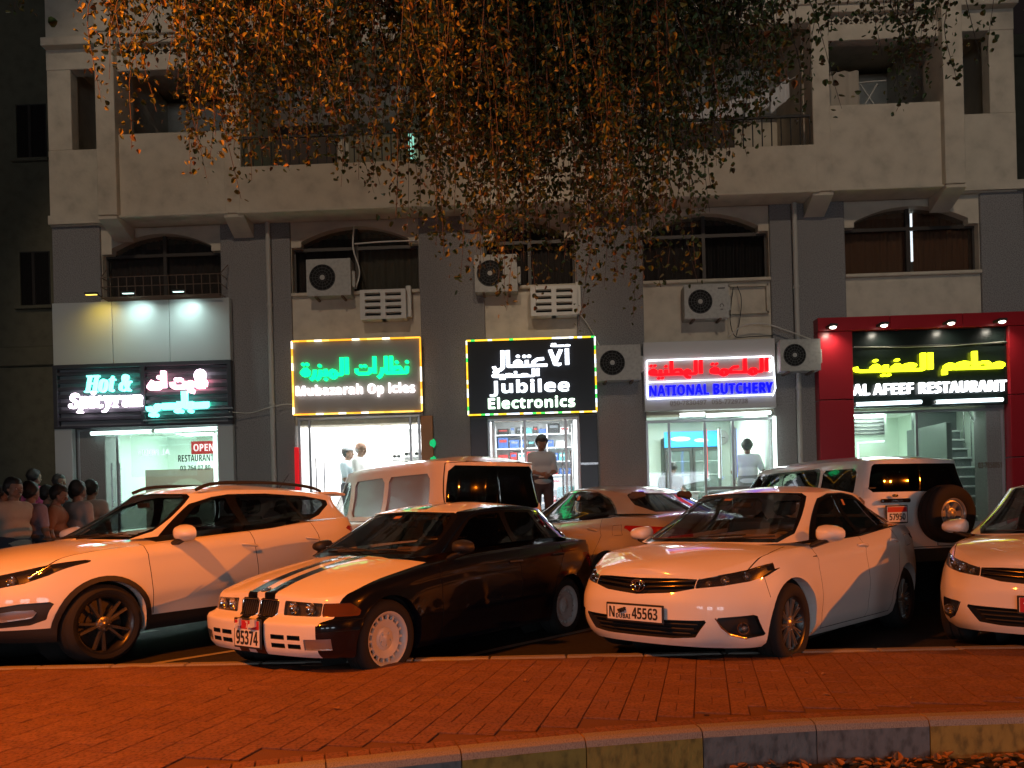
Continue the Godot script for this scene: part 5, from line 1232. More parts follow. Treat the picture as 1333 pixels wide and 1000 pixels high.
	for fx in [-10.38, -13.2, -16.0]:
		for fy in [5.95, 9.05]:
			var wn := group_part("window", N)
			box_part("reveal", Vector3(fx - 0.34, fy - 0.03, -16.02), Vector3(fx + 0.34, fy + 1.12, -15.985), M.black_metal, wn)
			box_part("frame", Vector3(fx - 0.34, fy - 0.03, -15.985), Vector3(fx - 0.28, fy + 1.12, -15.95), M.olive_wall, wn)
			box_part("frame", Vector3(fx - 0.03, fy, -15.985), Vector3(fx + 0.03, fy + 1.09, -15.96), M.brown_frame, wn)
			box_part("pane", Vector3(fx - 0.28, fy, -15.985), Vector3(fx - 0.03, fy + 1.09, -15.975), M.win_glass, wn)
			box_part("pane", Vector3(fx + 0.03, fy, -15.985), Vector3(fx + 0.32, fy + 1.09, -15.975), M.win_glass, wn)
			box_part("sill", Vector3(fx - 0.4, fy - 0.1, -16.0), Vector3(fx + 0.4, fy - 0.03, -15.9), M.olive_wall, wn, 0.01)
	var E := thing("far_house", "dark house wall beyond the right end of the shops", "building")
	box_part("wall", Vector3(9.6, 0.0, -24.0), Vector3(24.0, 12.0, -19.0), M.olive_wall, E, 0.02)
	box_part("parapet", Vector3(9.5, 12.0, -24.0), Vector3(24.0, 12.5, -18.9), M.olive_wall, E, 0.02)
func block_window(B: Node3D, i: int, xl: float, xr: float, cx: float, hw: float):
	var W := group_part("window", B)
	var z := -14.22
	var fr := T.new()
	fr.span(Vector3(cx - 0.03, 5.42, z - 0.03), Vector3(cx + 0.03, 6.66, z + 0.03))
	fr.span(Vector3(xl, 6.23, z - 0.028), Vector3(xr, 6.29, z + 0.028))
	fr.span(Vector3(xl, 5.42, z - 0.026), Vector3(xr, 5.46, z + 0.026))
	for x in [xl + 0.025, xr - 0.025]: fr.span(Vector3(x - 0.022, 5.42, z - 0.024), Vector3(x + 0.022, 6.28, z + 0.024))
	part("frame", fr, M.brown_frame, W)
	for h in [[xl, cx - 0.03], [cx + 0.03, xr]]:
		box_part("pane", Vector3(h[0], 5.46, z - 0.006), Vector3(h[1], 6.23, z + 0.004), M.win_glass, W)
		box_part("pane", Vector3(maxf(h[0], xl + 0.1), 6.29, z - 0.006), Vector3(minf(h[1], xr - 0.1), 6.66, z + 0.004), M.win_glass, W)
	# folded curtains behind the glass
	var cm: Array = [[M.curtain_dark, M.curtain_dark], [M.curtain_dark, M.curtain_olive], [M.curtain_dark, M.curtain_dark], [M.curtain_dark, M.black_metal], [M.curtain_brown, M.curtain_brown]][i]
	for k in 2:
		var a: float = xl if k == 0 else cx + (0.19 if i == 4 else -0.02)
		var b: float = cx + (0.13 if i == 4 else 0.02) if k == 0 else xr
		var rows := []
		for q in 49:
			var x := lerpf(a, b, q / 48.0)
			var zz := z - 0.16 + 0.022 * sin(q * 1.31 + i) + 0.012 * sin(q * 0.47)
			rows.append([Vector3(x, 5.40, zz), Vector3(x, 6.70, zz * 1.0 + 0.004 * sin(q))])
		var t := T.new(); t.grid(rows)
		part("curtain", t, cm[k], W)
	var bk := T.new(); bk.span(Vector3(xl - 0.3, 5.2, -15.2), Vector3(xr + 0.3, 6.78, -15.1))
	part("room_back", bk, M.dark_wall, W)
	if i == 4:
		var t := T.new(); t.tube([Vector3(cx + 0.205, 5.75, z - 0.25), Vector3(cx + 0.205, 6.63, z - 0.25)], 0.02, 8)
		part("lit_window_tube", t, glow(Color(0.92, 0.97, 1.0), 2.4), W)
		area("window_tube_light", Vector3(cx + 0.205, 6.2, z - 0.22), Vector2(0.04, 1.0), Vector3(0, 0, 1), Color(0.92, 0.97, 1.0), 1.2)
func area(called: String, at: Vector3, size: Vector2, dir: Vector3, c: Color, e: float):
	var l := AreaLight3D.new()
	l.name = called; l.area_size = size; l.area_normalize_energy = false
	l.light_color = c; l.light_energy = e; l.shadow_enabled = true
	l.area_range = 25.0; l.area_attenuation = 2.0
	add_child(l, true)
	l.transform = Transform3D(Basis.looking_at(dir, Vector3.UP if absf(dir.y) < 0.9 else Vector3.BACK), at)
func spot(called: String, at: Vector3, aim: Vector3, c: Color, e: float, ang: float, soft := 0.5, size := 0.03):
	var l := SpotLight3D.new()
	l.name = called; l.spot_angle = ang; l.spot_angle_attenuation = soft; l.spot_range = 60.0; l.spot_attenuation = 2.0
	l.light_color = c; l.light_energy = e; l.light_size = size; l.shadow_enabled = true
	add_child(l, true)
	var d := (aim - at).normalized()
	l.transform = Transform3D(Basis.looking_at(d, Vector3.UP if absf(d.y) < 0.95 else Vector3.BACK), at)
func ac_unit(label: String, x: float, y: float, z: float, w: float, h: float, brand := false, mirror_side := 1.0):
	var o := thing("air_conditioner", label, "air conditioner", Vector3(x, y, z), 0.0, "outdoor air conditioners")
	var d := 0.30
	var cx := -0.14 * w
	var R := h * 0.36
	var hole := ring2(Vector2(cx, h * 0.5), R, R, 32)
	var t := T.new()
	t.span(Vector3(-w * 0.5, 0, -d), Vector3(w * 0.5, h, -0.02), 0.015)
	part("casing", t, M.ac_paint, o)
	t = T.new()
	for half in [PackedVector2Array([Vector2(-w * 0.5, 0), Vector2(cx, 0), Vector2(cx, h), Vector2(-w * 0.5, h)]), PackedVector2Array([Vector2(cx, 0), Vector2(w * 0.5, 0), Vector2(w * 0.5, h), Vector2(cx, h)])]:
		for poly in Geometry2D.clip_polygons(half, hole): t.prism(poly, -0.02, 0.0)
	part("front_panel", t, M.ac_paint, o)
	t = T.new(); t.lathe([Vector2(R, -0.012), Vector2(0, -0.012)], Transform3D(Basis(), Vector3(cx, h * 0.5, 0)), 24)
	part("fan_opening", t, M.gap, o)
	t = T.new()
	for k in 4:
		var pts := []
		for i in 28: pts.append(Vector3(cx + cos(TAU * i / 28) * R * (0.3 + 0.22 * k), h * 0.5 + sin(TAU * i / 28) * R * (0.3 + 0.22 * k), 0.006))
		t.tube(pts, 0.004, 5, true)
	for i in 16: t.tube([Vector3(cx + cos(TAU * i / 16) * R * 0.2, h * 0.5 + sin(TAU * i / 16) * R * 0.2, 0.004), Vector3(cx + cos(TAU * i / 16) * R, h * 0.5 + sin(TAU * i / 16) * R, 0.004)], 0.003, 4)
	part("fan_grille", t, M.ac_dark, o)
	t = T.new(); t.lathe([Vector2(R * 0.2, 0.0), Vector2(R * 0.18, 0.012), Vector2(0, 0.014)], Transform3D(Basis(), Vector3(cx, h * 0.5, 0)), 16)
	part("hub", t, M.ac_paint, o)
	if brand:
		box_part("name_badge", Vector3(w * 0.26, h * 0.86, 0), Vector3(w * 0.42, h * 0.89, 0.005), M.black_plastic, o)
		t = T.new()
		var pts := []
		for i in 10: pts.append(Vector3(w * 0.34 + cos(-0.6 + i * 0.5) * 0.03, h * 0.36 + sin(-0.6 + i * 0.5) * 0.03, 0.002))
		t.tube(pts, 0.006, 5)
		part("emblem", t, M.black_plastic, o)
		box_part("emblem_text", Vector3(w * 0.31, h * 0.24, 0), Vector3(w * 0.37, h * 0.26, 0.004), M.black_plastic, o)
	for sx in [-0.3, 0.3]:
		t = T.new()
		t.span(Vector3(sx * w - 0.02, -0.035, -d - 0.2), Vector3(sx * w + 0.02, -0.004, 0.02))
		t.span(Vector3(sx * w - 0.02, -0.26, -d - 0.2), Vector3(sx * w + 0.02, -0.036, -d - 0.16))
		part("bracket", t, M.rust, o)
	box_part("valve_cover", Vector3(w * 0.5, h * 0.25, -d * 0.8), Vector3(w * 0.5 + 0.06, h * 0.7, -d * 0.3), M.ac_paint, o, 0.01)
func vent_box(label: String, x: float, y: float):
	var o := thing("vent_box", label, "air conditioner cover", Vector3(x, y, -14.0), 0.0, "slotted air conditioner covers")
	var t := T.new()
	var w := 0.80; var h := 0.52
	# face with eight slots: bars between them
	for k in 5: t.span(Vector3(-w * 0.5 + 0.05, k * (h - 0.05) / 4.0, 0.0), Vector3(w * 0.5 - 0.05, k * (h - 0.05) / 4.0 + 0.062, 0.22), 0.004)
	for sx in [-0.37, 0.0, 0.37]: t.span(Vector3(sx - 0.045, 0.0, 0.0), Vector3(sx + 0.045, h + 0.01, 0.223), 0.004)
	part("slotted_cover", t, M.white_plastic, o)
	box_part("inside", Vector3(-w * 0.45, 0.03, 0.0), Vector3(w * 0.45, h - 0.02, 0.12), M.gap, o)
	box_part("fixing_strap", Vector3(w * 0.5 - 0.005, 0.05, 0.0), Vector3(w * 0.5 + 0.09, h + 0.1, 0.1), M.white_plastic, o, 0.01)
func facade_things():
	ac_unit("grey air conditioner before the left window pane above the optician's sign", -3.57, 5.29, -13.78, 0.80, 0.66)
	ac_unit("air conditioner half hidden by leaves above the electronics sign", -0.56, 5.26, -13.78, 0.76, 0.66)
	ac_unit("air conditioner at the right edge of the black electronics sign", 1.57, 3.60, -13.70, 0.78, 0.62)
	ac_unit("pale air conditioner with black emblem above the butcher's sign", 3.16, 4.66, -13.78, 0.78, 0.60, true)
	ac_unit("air conditioner to the right of the butcher's sign beside the red column", 4.74, 3.66, -13.66, 0.70, 0.55)
	vent_box("white slotted cover under the window above the optician's sign", -2.60, 4.84)
	vent_box("white slotted cover under the window above the electronics sign", 0.46, 4.80)
	# the walled-up opening beside the butcher's air conditioner
	var t := T.new()
	for e in [[3.60, 4.77, 4.32, 4.81], [3.60, 5.26, 4.32, 5.30], [3.60, 4.77, 3.63, 5.30], [4.28, 4.77, 4.32, 5.30]]: t.span(Vector3(e[0], e[1], -14.06), Vector3(e[2], e[3], -13.99), 0.003)
	solo("wall_frame", t, M.beige, "plastered frame of a walled-up opening beside the pale air conditioner", "wall frame")
	# grille basket below the leftmost window
	var bk := thing("window_basket", "rusty wire basket guard below the leftmost arched window", "window guard", Vector3(-6.58, 5.36, -14.0))
	for k in 15:
		t = T.new(); t.tube([Vector3(-1.06 + k * 0.151, 0, 0.32), Vector3(-1.06 + k * 0.151, 0.36, 0.34)], 0.008, 5)
		part("bar", t, M.rust, bk)
	for y in [0.0, 0.19, 0.36]:
		t = T.new(); t.tube([Vector3(-1.08, y, 0.0), Vector3(-1.08, y, 0.33), Vector3(1.08, y, 0.33), Vector3(1.08, y, 0.0)], 0.009, 5)
		part("rail", t, M.rust, bk)
	for k in 4:
		t = T.new(); t.span(Vector3(-1.05, -0.02, 0.04 + k * 0.08), Vector3(1.05, 0.0, 0.06 + k * 0.08))
		part("floor_bar", t, M.rust, bk)
	for s in [-1.0, 1.0]:
		t = T.new(); t.tube([Vector3(1.08 * s, 0.36, 0.32), Vector3(1.12 * s, 0.6, 0.05)], 0.008, 5)
		part("stay", t, M.rust, bk)
	# cables
	var cab := func(label: String, pts: Array, r: float, m: Material):
		var q := T.new(); q.tube(catmull(pts, 8), r, 6)
		solo("cable", q, m, label, "cable", "cables on the house front")
	cab.call("pale cable arching from the butcher's sign to the air conditioner by the red column", [Vector3(3.55, 4.34, -13.9), Vector3(3.8, 4.52, -13.85), Vector3(4.15, 4.55, -13.85), Vector3(4.6, 4.40, -13.85), Vector3(5.0, 4.22, -13.8)], 0.013, M.pale_cable)
	cab.call("black cable hanging from the walled-up opening onto the butcher's sign", [Vector3(3.68, 5.24, -13.95), Vector3(3.62, 4.9, -13.9), Vector3(3.60, 4.6, -13.9), Vector3(3.68, 4.34, -13.88), Vector3(3.95, 4.33, -13.88), Vector3(4.35, 4.34, -13.9)], 0.008, M.black_plastic)
	cab.call("black cable looping left of the walled-up opening", [Vector3(3.75, 5.26, -13.95), Vector3(3.80, 5.05, -13.9), Vector3(3.76, 4.6, -13.9), Vector3(3.70, 4.36, -13.9)], 0.007, M.black_plastic)
	cab.call("thin pale cable from the slatted sign across to the left rain pipe", [Vector3(-5.45, 3.26, -13.8), Vector3(-5.1, 3.24, -13.9), Vector3(-4.75, 3.32, -13.86), Vector3(-4.45, 3.38, -13.9), Vector3(-4.3, 3.36, -13.85)], 0.009, M.pale_cable)
	cab.call("white cable hanging down the middle of the window above the optician", [Vector3(-3.14, 6.62, -14.02), Vector3(-3.16, 6.2, -14.0), Vector3(-3.05, 5.75, -13.98), Vector3(-3.12, 5.45, -13.95)], 0.014, M.white_plastic)
	cab.call("white pipe along the window bar above the optician", [Vector3(-3.14, 6.29, -14.03), Vector3(-2.6, 6.31, -14.03), Vector3(-1.98, 6.31, -14.03)], 0.014, M.white_plastic)
	cab.call("pale cable from the slotted cover to the air conditioner right of the electronics sign", [Vector3(0.82, 4.95, -13.9), Vector3(1.0, 4.75, -13.95), Vector3(1.15, 4.5, -13.95), Vector3(1.25, 4.25, -13.85)], 0.009, M.pale_cable)
	# laundry on the right-hand balcony, a sheet over the next parapet
	var ln := T.new(); ln.tube(catmull([Vector3(1.9, 8.42, -13.75), Vector3(2.9, 8.34, -13.75), Vector3(3.9, 8.5, -13.75), Vector3(4.85, 8.86, -13.75)], 8), 0.006, 5)
	solo("washing_line", ln, M.pale_cable, "sagging washing line across the balcony above the butcher's", "washing line")
	var spots := [[2.62, 8.36, 0.48, 0.22], [3.12, 8.37, 0.46, 0.27], [3.62, 8.45, 0.5, 0.30], [4.12, 8.57, 0.42, 0.33], [4.52, 8.70, 0.32, 0.36]]
	var said := ["leftmost white cloth on the washing line", "second white cloth from the left on the washing line", "middle white cloth on the washing line", "fourth white cloth on the washing line, left of the rightmost", "rightmost white cloth on the washing line, next to the column"]
	for k in 5:
		var rows := []
		for i in 13:
			var u := i / 12.0
			var row := []
			for j in 9:
				var v := j / 8.0
				row.append(Vector3((u - 0.5) * spots[k][2], (u - 0.5) * 0.16 * (0.4 + k * 0.3) - v * spots[k][3], 0.03 + 0.025 * sin(u * 9.0 + k) * v + 0.012 * sin(u * 21.0)))
			rows.append(row)
		var q := T.new(); q.grid(rows)
		solo("white_cloth", q, M.linen, said[k], "laundry", "laundry on the washing line", Vector3(spots[k][0], spots[k][1], -13.75))
	var rows := []
	for i in 17:
		var u := i / 16.0
		var row := []
		for j in 11: row.append(Vector3(5.36 + u * 0.5, 8.84 - j * 0.063, -13.62 + 0.018 * sin(u * 16.0) - 0.01 * sin(j * 0.8)))
		rows.append(row)
	var q := T.new(); q.grid(rows)
	solo("hanging_sheet", q, M.linen_beige, "beige sheet hung above the parapet over the red restaurant", "laundry")
	q = T.new()
	for k in 2:
		q.tube([Vector3(5.98 + k * 0.34, 8.24, -13.9), Vector3(6.3 - k * 0.30, 8.75, -13.9)], 0.014, 6)
	q.tube([Vector3(5.92, 8.78, -13.9), Vector3(6.45, 8.80, -13.9)], 0.012, 6)
	solo("drying_rack", q, M.pale_cable, "folding metal drying rack beside the beige sheet on the balcony", "drying rack")

# ---------------------------------------------------------------- shop rooms, fronts and signs
func ar_sign(under: Node3D, called: String, say: String, x0: float, x1: float, base: float, tall: float, z: float, deep: float, m: Material, pen := 0.19):
	var q := arabic(say, pen)
	var t := T.new()
	t.add(q[0], Transform3D(Basis(Vector3((x1 - x0) / q[1], 0, 0), Vector3(0, tall, 0), Vector3(0, 0, deep)), Vector3(x1, base, z)))
	part(called, t, m, under)
func en_sign(under: Node3D, called: String, text: String, x0: float, x1: float, base: float, cap: float, z: float, deep: float, m: Material, fnt := "Droid Sans", slant := 0.0, mirrored := false) -> MeshInstance3D:
	var o := words(called, text, cap, m, under, Vector3.ZERO, deep, 0.0, 1.0, fnt, 700, slant)
	var bb: AABB = o.mesh.get_aabb()
	var probe := TextMesh.new(); var pm: TextMesh = o.mesh
	probe.font = pm.font; probe.font_size = 64; probe.pixel_size = pm.pixel_size; probe.text = "H"
	var foot: float = probe.get_aabb().position.y
	var k := (x1 - x0) / maxf(bb.size.x, 0.01)
	o.transform = Transform3D(Basis(Vector3(-k if mirrored else k, 0, 0), Vector3(slant * cap, 1, 0) if slant == 0.0 else Vector3(slant, 1, 0), Vector3(0, 0, 1)), Vector3((x0 + x1) * 0.5, base - foot, z))
	return o
func tube_lamp(label: String, a: Vector3, b: Vector3, c: Color, e: float, dir: Vector3, power: float, group := "fluorescent tubes over the shop fronts"):
	var o := thing("tube_lamp", label, "tube lamp", (a + b) * 0.5, 0.0, group)
	var h := (b - a) * 0.5
	var t := T.new(); t.tube([-h, h], 0.034, 12)
	part("tube", t, glow(c, e), o)
	t = T.new()
	var back := -dir.normalized() * 0.045
	t.box(back, (h * 2.0).abs() + Vector3(0.03, 0.03, 0.03), 0.008)
	part("batten", t, M.white_plastic, o)
	for s in [-1.0, 1.0]:
		t = T.new(); t.box(h * s, Vector3(0.035, 0.05, 0.05), 0.008)
		part("end_cap", t, M.white_plastic, o)
	var l := (b - a).length()
	var along := (b - a).normalized()
	var ar := AreaLight3D.new()
	ar.name = "tube_light"; ar.area_size = Vector2(l * 0.96, 0.04); ar.area_normalize_energy = false
	ar.light_color = c; ar.light_energy = power; ar.shadow_enabled = true; ar.area_range = 25.0; ar.area_attenuation = 2.0
	add_child(ar, true)
	var zz := -dir.normalized()
	ar.transform = Transform3D(Basis(along, zz.cross(along).normalized(), zz), (a + b) * 0.5 + dir.normalized() * 0.04)
func room(kind: String, x0: float, x1: float, zb: float, wall: Material, floor_m: Material, top := 3.28):
	var f := func(a: Vector3, b: Vector3) -> T:
		var t := T.new(); t.span(a, b); return t
	struct("%s_floor" % kind, f.call(Vector3(x0, F - 0.02, zb), Vector3(x1, F, -13.95)), floor_m)
	struct("%s_ceiling" % kind, f.call(Vector3(x0, top, zb), Vector3(x1, top + 0.1, -14.1)), M.room_white)
	struct("%s_back_wall" % kind, f.call(Vector3(x0, F, zb - 0.1), Vector3(x1, top, zb)), wall)
	struct("%s_side_wall" % kind, f.call(Vector3(x0 - 0.1, F, zb), Vector3(x0, top, -14.1)), wall)
	struct("%s_side_wall" % kind, f.call(Vector3(x1, F, zb), Vector3(x1 + 0.1, top, -14.1)), wall)
func ceiling_lamp(label: String, x: float, z: float, w: float, d: float, c: Color, e: float, power: float, y := 3.27):
	var o := thing("ceiling_lamp", label, "ceiling lamp", Vector3(x, y, z), 0.0, "ceiling lamps in the shops")
	box_part("housing", Vector3(-w * 0.5 - 0.03, -0.03, -d * 0.5 - 0.03), Vector3(w * 0.5 + 0.03, 0.0, d * 0.5 + 0.03), M.white_plastic, o)
	box_part("light_diffuser", Vector3(-w * 0.5, -0.045, -d * 0.5), Vector3(w * 0.5, -0.031, d * 0.5), glow(c, e), o)
	area("ceiling_light", Vector3(x, y - 0.055, z), Vector2(w, d), Vector3.DOWN, c, power)
func glass_front(called: String, label: String, x0: float, x1: float, y1: float, bars: Array, z := -14.02, metal: Material = null):
	var o := thing(called, label, "shop front")
	var m: Material = metal if metal else M.alu
	var w := 0.045
	box_part("top_rail", Vector3(x0, y1 - w, z - 0.03), Vector3(x1, y1, z + 0.03), m, o, 0.006)
	box_part("bottom_rail", Vector3(x0, F, z - 0.03), Vector3(x1, F + 0.09, z + 0.03), m, o, 0.006)
	var xs := [x0] + bars + [x1]
	for k in xs.size():
		var x: float = clampf(xs[k], x0 + w * 0.5, x1 - w * 0.5)
		box_part("post", Vector3(x - w * 0.5, F + 0.09, z - 0.028), Vector3(x + w * 0.5, y1 - w, z + 0.028), m, o, 0.006)
		if k > 0: box_part("pane", Vector3(xs[k - 1] + w * 0.5, F + 0.09, z - 0.004), Vector3(x - w * 0.5, y1 - w, z + 0.004), M.shop_glass, o)
	return o
func pull(under: Node3D, x: float, z: float):
	var t := T.new()
	t.tube([Vector3(x, F + 0.75, z + 0.06), Vector3(x, F + 1.55, z + 0.06)], 0.014, 8)
	for y in [0.85, 1.45]: t.tube([Vector3(x, F + y, z), Vector3(x, F + y, z + 0.06)], 0.01, 6)
	part("pull_handle", t, M.steel, under)
func led_frame(under: Node3D, called: String, x0: float, y0: float, x1: float, y1: float, z: float, cols: Array, seg: float, r := 0.016):
	# a strip of short light pieces round a sign, changing colour along its run
	var c := [Vector3(x0, y0, z), Vector3(x1, y0, z), Vector3(x1, y1, z), Vector3(x0, y1, z)]
	var bits := []
	for m in cols: bits.append(T.new())
	var k := 0
	for s in 4:
		var a: Vector3 = c[s]; var b: Vector3 = c[(s + 1) % 4]
		var n := int((b - a).length() / seg)
		for i in n:
			var w := int(floor(fmod(sin(k * 12.9898) * 43758.5453, 1.0) * cols.size()))
			bits[absi(w) % cols.size()].tube([a.lerp(b, float(i) / n), a.lerp(b, (i + 1.0) / n)], r, 6)
			k += 1
	for j in cols.size(): part(called, bits[j], cols[j], under)
func shops():
	shop_grill(); shop_optics(); shop_electronics(); shop_butcher(); shop_red()
func shop_grill():
	room("grill_room", -8.55, -5.62, -17.9, M.room_green, M.tile_floor)
	var P := thing("panel_fascia", "pale metal fascia of three panels lit by lamps above the slatted sign", "fascia")
	for k in 3:
		var x0: float = [-8.66, -7.55, -6.50][k]; var x1: float = [-7.56, -6.51, -5.40][k]
		box_part("metal_panel", Vector3(x0, 4.20, -13.95), Vector3(x1, 5.33, -13.82), M.acp, P, 0.006)
	for s in [[-8.68, -8.36], [-5.68, -5.40]]:
		box_part("metal_panel", Vector3(s[0], 1.9, -13.95), Vector3(s[1], 3.08, -13.83), M.acp, P, 0.006)
		box_part("metal_panel", Vector3(s[0], F, -13.95), Vector3(s[1], 1.885, -13.83), M.acp, P, 0.006)
	var lamps := [[-7.72, Color(1.0, 0.85, 0.35), 0.40, "left lamp above the pale fascia, glowing yellow"], [-7.06, Color(0.85, 1.0, 0.98), 0.85, "middle lamp above the pale fascia, glowing white"], [-6.16, Color(0.85, 1.0, 0.98), 0.85, "right lamp above the pale fascia, glowing white"]]
	for q in lamps:
		var o := thing("spot_lamp", q[3], "spot lamp", Vector3(q[0], 5.38, -13.46), 0.0, "spot lamps above the pale fascia")
		var t := T.new(); t.tube([Vector3(0, 0.02, -0.5), Vector3(0, 0.04, -0.1)], 0.012, 6)
		part("arm", t, M.dark_metal, o)
		t = T.new(); t.box(Vector3(0, 0.0, 0), Vector3(0.2, 0.035, 0.14), 0.012, Basis(Vector3.RIGHT, 0.25))
		part("housing", t, M.dark_metal, o)
		t = T.new(); t.box(Vector3(0, -0.024, -0.004), Vector3(0.16, 0.012, 0.1), 0.003, Basis(Vector3.RIGHT, 0.25))
		part("lamp_face", t, glow(q[1], 3.0), o)
		spot("spot_light", Vector3(q[0], 5.33, -13.465), Vector3(q[0], 4.6, -13.83), q[1], q[2], 74.0, 1.0, 0.06)
	var S := thing("slatted_sign", "dark slatted sign board with glowing cyan and white script lettering", "sign")
	box_part("back_board", Vector3(-8.66, 3.06, -13.97), Vector3(-5.40, 4.19, -13.90), M.sign_grey, S)
	for k in 8: box_part("slat", Vector3(-8.62, 3.18 + k * 0.138, -13.89), Vector3(-5.44, 3.245 + k * 0.138, -13.82), M.sign_dark, S, 0.004)
	for x in [-8.67, -7.06, -5.47]: box_part("frame_post", Vector3(x, 3.06, -13.90), Vector3(x + 0.08, 4.19, -13.80), M.sign_dark, S, 0.004)
	box_part("frame_rail", Vector3(-8.67, 4.13, -13.90), Vector3(-5.39, 4.20, -13.795), M.sign_dark, S, 0.004)
	box_part("frame_rail", Vector3(-8.67, 3.04, -13.90), Vector3(-5.39, 3.09, -13.795), M.sign_dark, S, 0.004)
	for y in [3.30, 3.14]:
		var tb := T.new(); tb.tube([Vector3(-7.0, y, -13.77), Vector3(-5.36, y + 0.02, -13.77)], 0.016, 8)
		part("conduit", tb, M.sign_grey, S)
	var cy := glow(Color(0.42, 1.0, 0.92), 4.5); var wh := glow(Color(1.0, 0.93, 1.0), 5.0); var pk := glow(Color(1.0, 0.72, 0.80), 5.0)
	en_sign(S, "sign_lettering", "Hot &", -8.02, -7.18, 3.68, 0.30, -13.74, 0.07, cy, "Droid Serif", 0.18)
	en_sign(S, "sign_lettering", "Spicyrun", -8.32, -6.98, 3.40, 0.27, -13.74, 0.07, wh, "Droid Serif", 0.18)
	ar_sign(S, "sign_lettering", "spice_top", -6.88, -5.82, 3.72, 0.30, -13.74, 0.07, pk, 0.24)
	ar_sign(S, "sign_lettering", "spice_low", -6.88, -5.80, 3.36, 0.28, -13.74, 0.07, cy, 0.24)
	var bt := T.new(); bt.ball(Vector3(-5.93, 3.92, -13.74), Vector3(0.12, 0.12, 0.03))
	part("sign_lettering", bt, wh, S)
	area("sign_glow_light", Vector3(-7.0, 3.65, -13.6), Vector2(2.6, 0.6), Vector3(0, 0, 1), Color(0.75, 1.0, 0.98), 0.10)
	tube_lamp("left fluorescent tube over the grill restaurant's window", Vector3(-8.03, 2.95, -13.88), Vector3(-6.91, 2.96, -13.88), Color(0.86, 1.0, 0.97), 3.2, Vector3(0, -0.1, 1), 5.0)
	tube_lamp("second fluorescent tube over the grill restaurant's window, by its white corner tube", Vector3(-6.84, 2.96, -13.88), Vector3(-5.70, 2.98, -13.88), Color(0.86, 1.0, 0.97), 3.2, Vector3(0, -0.1, 1), 5.0)
	tube_lamp("upright fluorescent tube at the right edge of the grill restaurant's window", Vector3(-5.74, 1.2, -13.86), Vector3(-5.74, 2.88, -13.86), Color(0.9, 1.0, 0.98), 2.6, Vector3(-0.3, 0, 1), 2.0)
	var G: Node3D = glass_front("shop_window", "frameless glass front of the grill restaurant with a red open sign", -8.36, -5.70, 3.05, [-7.62])
	pull(G, -7.55, -14.0); pull(G, -7.70, -14.0)
	var o := thing("open_sign", "red OPEN sign hung inside the grill restaurant's window", "sign", Vector3(-6.06, 2.66, -14.12))
	box_part("sign_board", Vector3(-0.24, -0.12, -0.015), Vector3(0.24, 0.12, 0.0), glow(Color(0.75, 0.06, 0.10), 0.5), o, 0.01)
	en_sign(o, "sign_lettering", "OPEN", -0.19, 0.19, -0.065, 0.13, 0.004, 0.008, glow(Color(1, 0.95, 0.95), 0.9))
	var st := thing("window_lettering", "black RESTAURANT lettering and telephone number on the grill restaurant's glass", "lettering", Vector3(0, 0, -14.01))
	en_sign(st, "lettering", "RESTAURANT", -6.50, -5.84, 2.40, 0.12, 0.0, 0.004, M.black_plastic)
	en_sign(st, "lettering", "03 764 07 80", -6.46, -5.9, 2.24, 0.085, 0.0, 0.004, M.black_plastic)
	var mn := thing("reflection_lettering", "white mirrored AL NOUR letters standing in for a reflection in the grill restaurant glass", "lettering", Vector3(0, 0, -15.0))  # pane and mirrored letters stand in for a reflected sign
	box_part("reflection_pane", Vector3(-7.9, 2.2, -0.03), Vector3(-6.6, 3.0, -0.02), M.shop_glass, mn)
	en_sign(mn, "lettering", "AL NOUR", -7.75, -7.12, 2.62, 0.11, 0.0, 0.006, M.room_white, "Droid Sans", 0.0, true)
	ceiling_lamp("front ceiling lamp of the grill restaurant", -7.0, -15.0, 1.6, 0.5, Color(0.86, 1.0, 0.96), 2.5, 9.0)
	ceiling_lamp("added rear ceiling lamp that brightens the grill restaurant", -7.0, -17.0, 1.6, 0.5, Color(0.86, 1.0, 0.96), 2.5, 9.0)  # second lamp, put in to brighten the room
	var ct := thing("serving_partition", "brown serving partition with a dark arch inside the grill restaurant", "partition", Vector3(-7.15, F, -16.0))
	box_part("panel", Vector3(-0.95, 0, -0.06), Vector3(0.85, 1.55, 0.06), M.brown_panel, ct, 0.01)
	var t := T.new(); t.prism(ring2(Vector2(-0.05, 0.6), 0.62, 0.75, 24), 0.06, 0.075)
	part("arch_inlay", t, M.curtain_olive, ct)
	box_part("edge_post", Vector3(0.85, 0, -0.08), Vector3(0.93, 1.6, 0.08), M.alu, ct, 0.01)
	var bl := T.new(); bl.span(Vector3(-6.35, F + 0.02, -15.9), Vector3(-5.7, F + 1.05, -15.4), 0.04)
	solo("drinks_cooler", bl, M.blue_plastic, "bright blue drinks cooler under the open sign", "cooler")
	var bx := thing("menu_boards", "row of lit menu boards on the back wall of the grill restaurant", "menu board", Vector3(-6.4, 2.2, -17.86))
	for k in 3:
		box_part("menu_board_light", Vector3(-0.9 + k * 0.62, -0.5, 0), Vector3(-0.34 + k * 0.62, 0.1, 0.03), glow(Color(0.95, 1.0, 0.92), 0.7), bx)
		for i in 4: box_part("print_line", Vector3(-0.84 + k * 0.62, -0.42 + i * 0.12, 0.03), Vector3(-0.5 + k * 0.62, -0.38 + i * 0.12, 0.034), M.brown_panel, bx)
	var cam := thing("camera_box", "small dark surveillance camera above the grill restaurant's door", "camera", Vector3(-8.05, 2.78, -14.2))
	box_part("housing", Vector3(-0.06, -0.03, -0.1), Vector3(0.06, 0.03, 0.06), M.black_plastic, cam, 0.01)
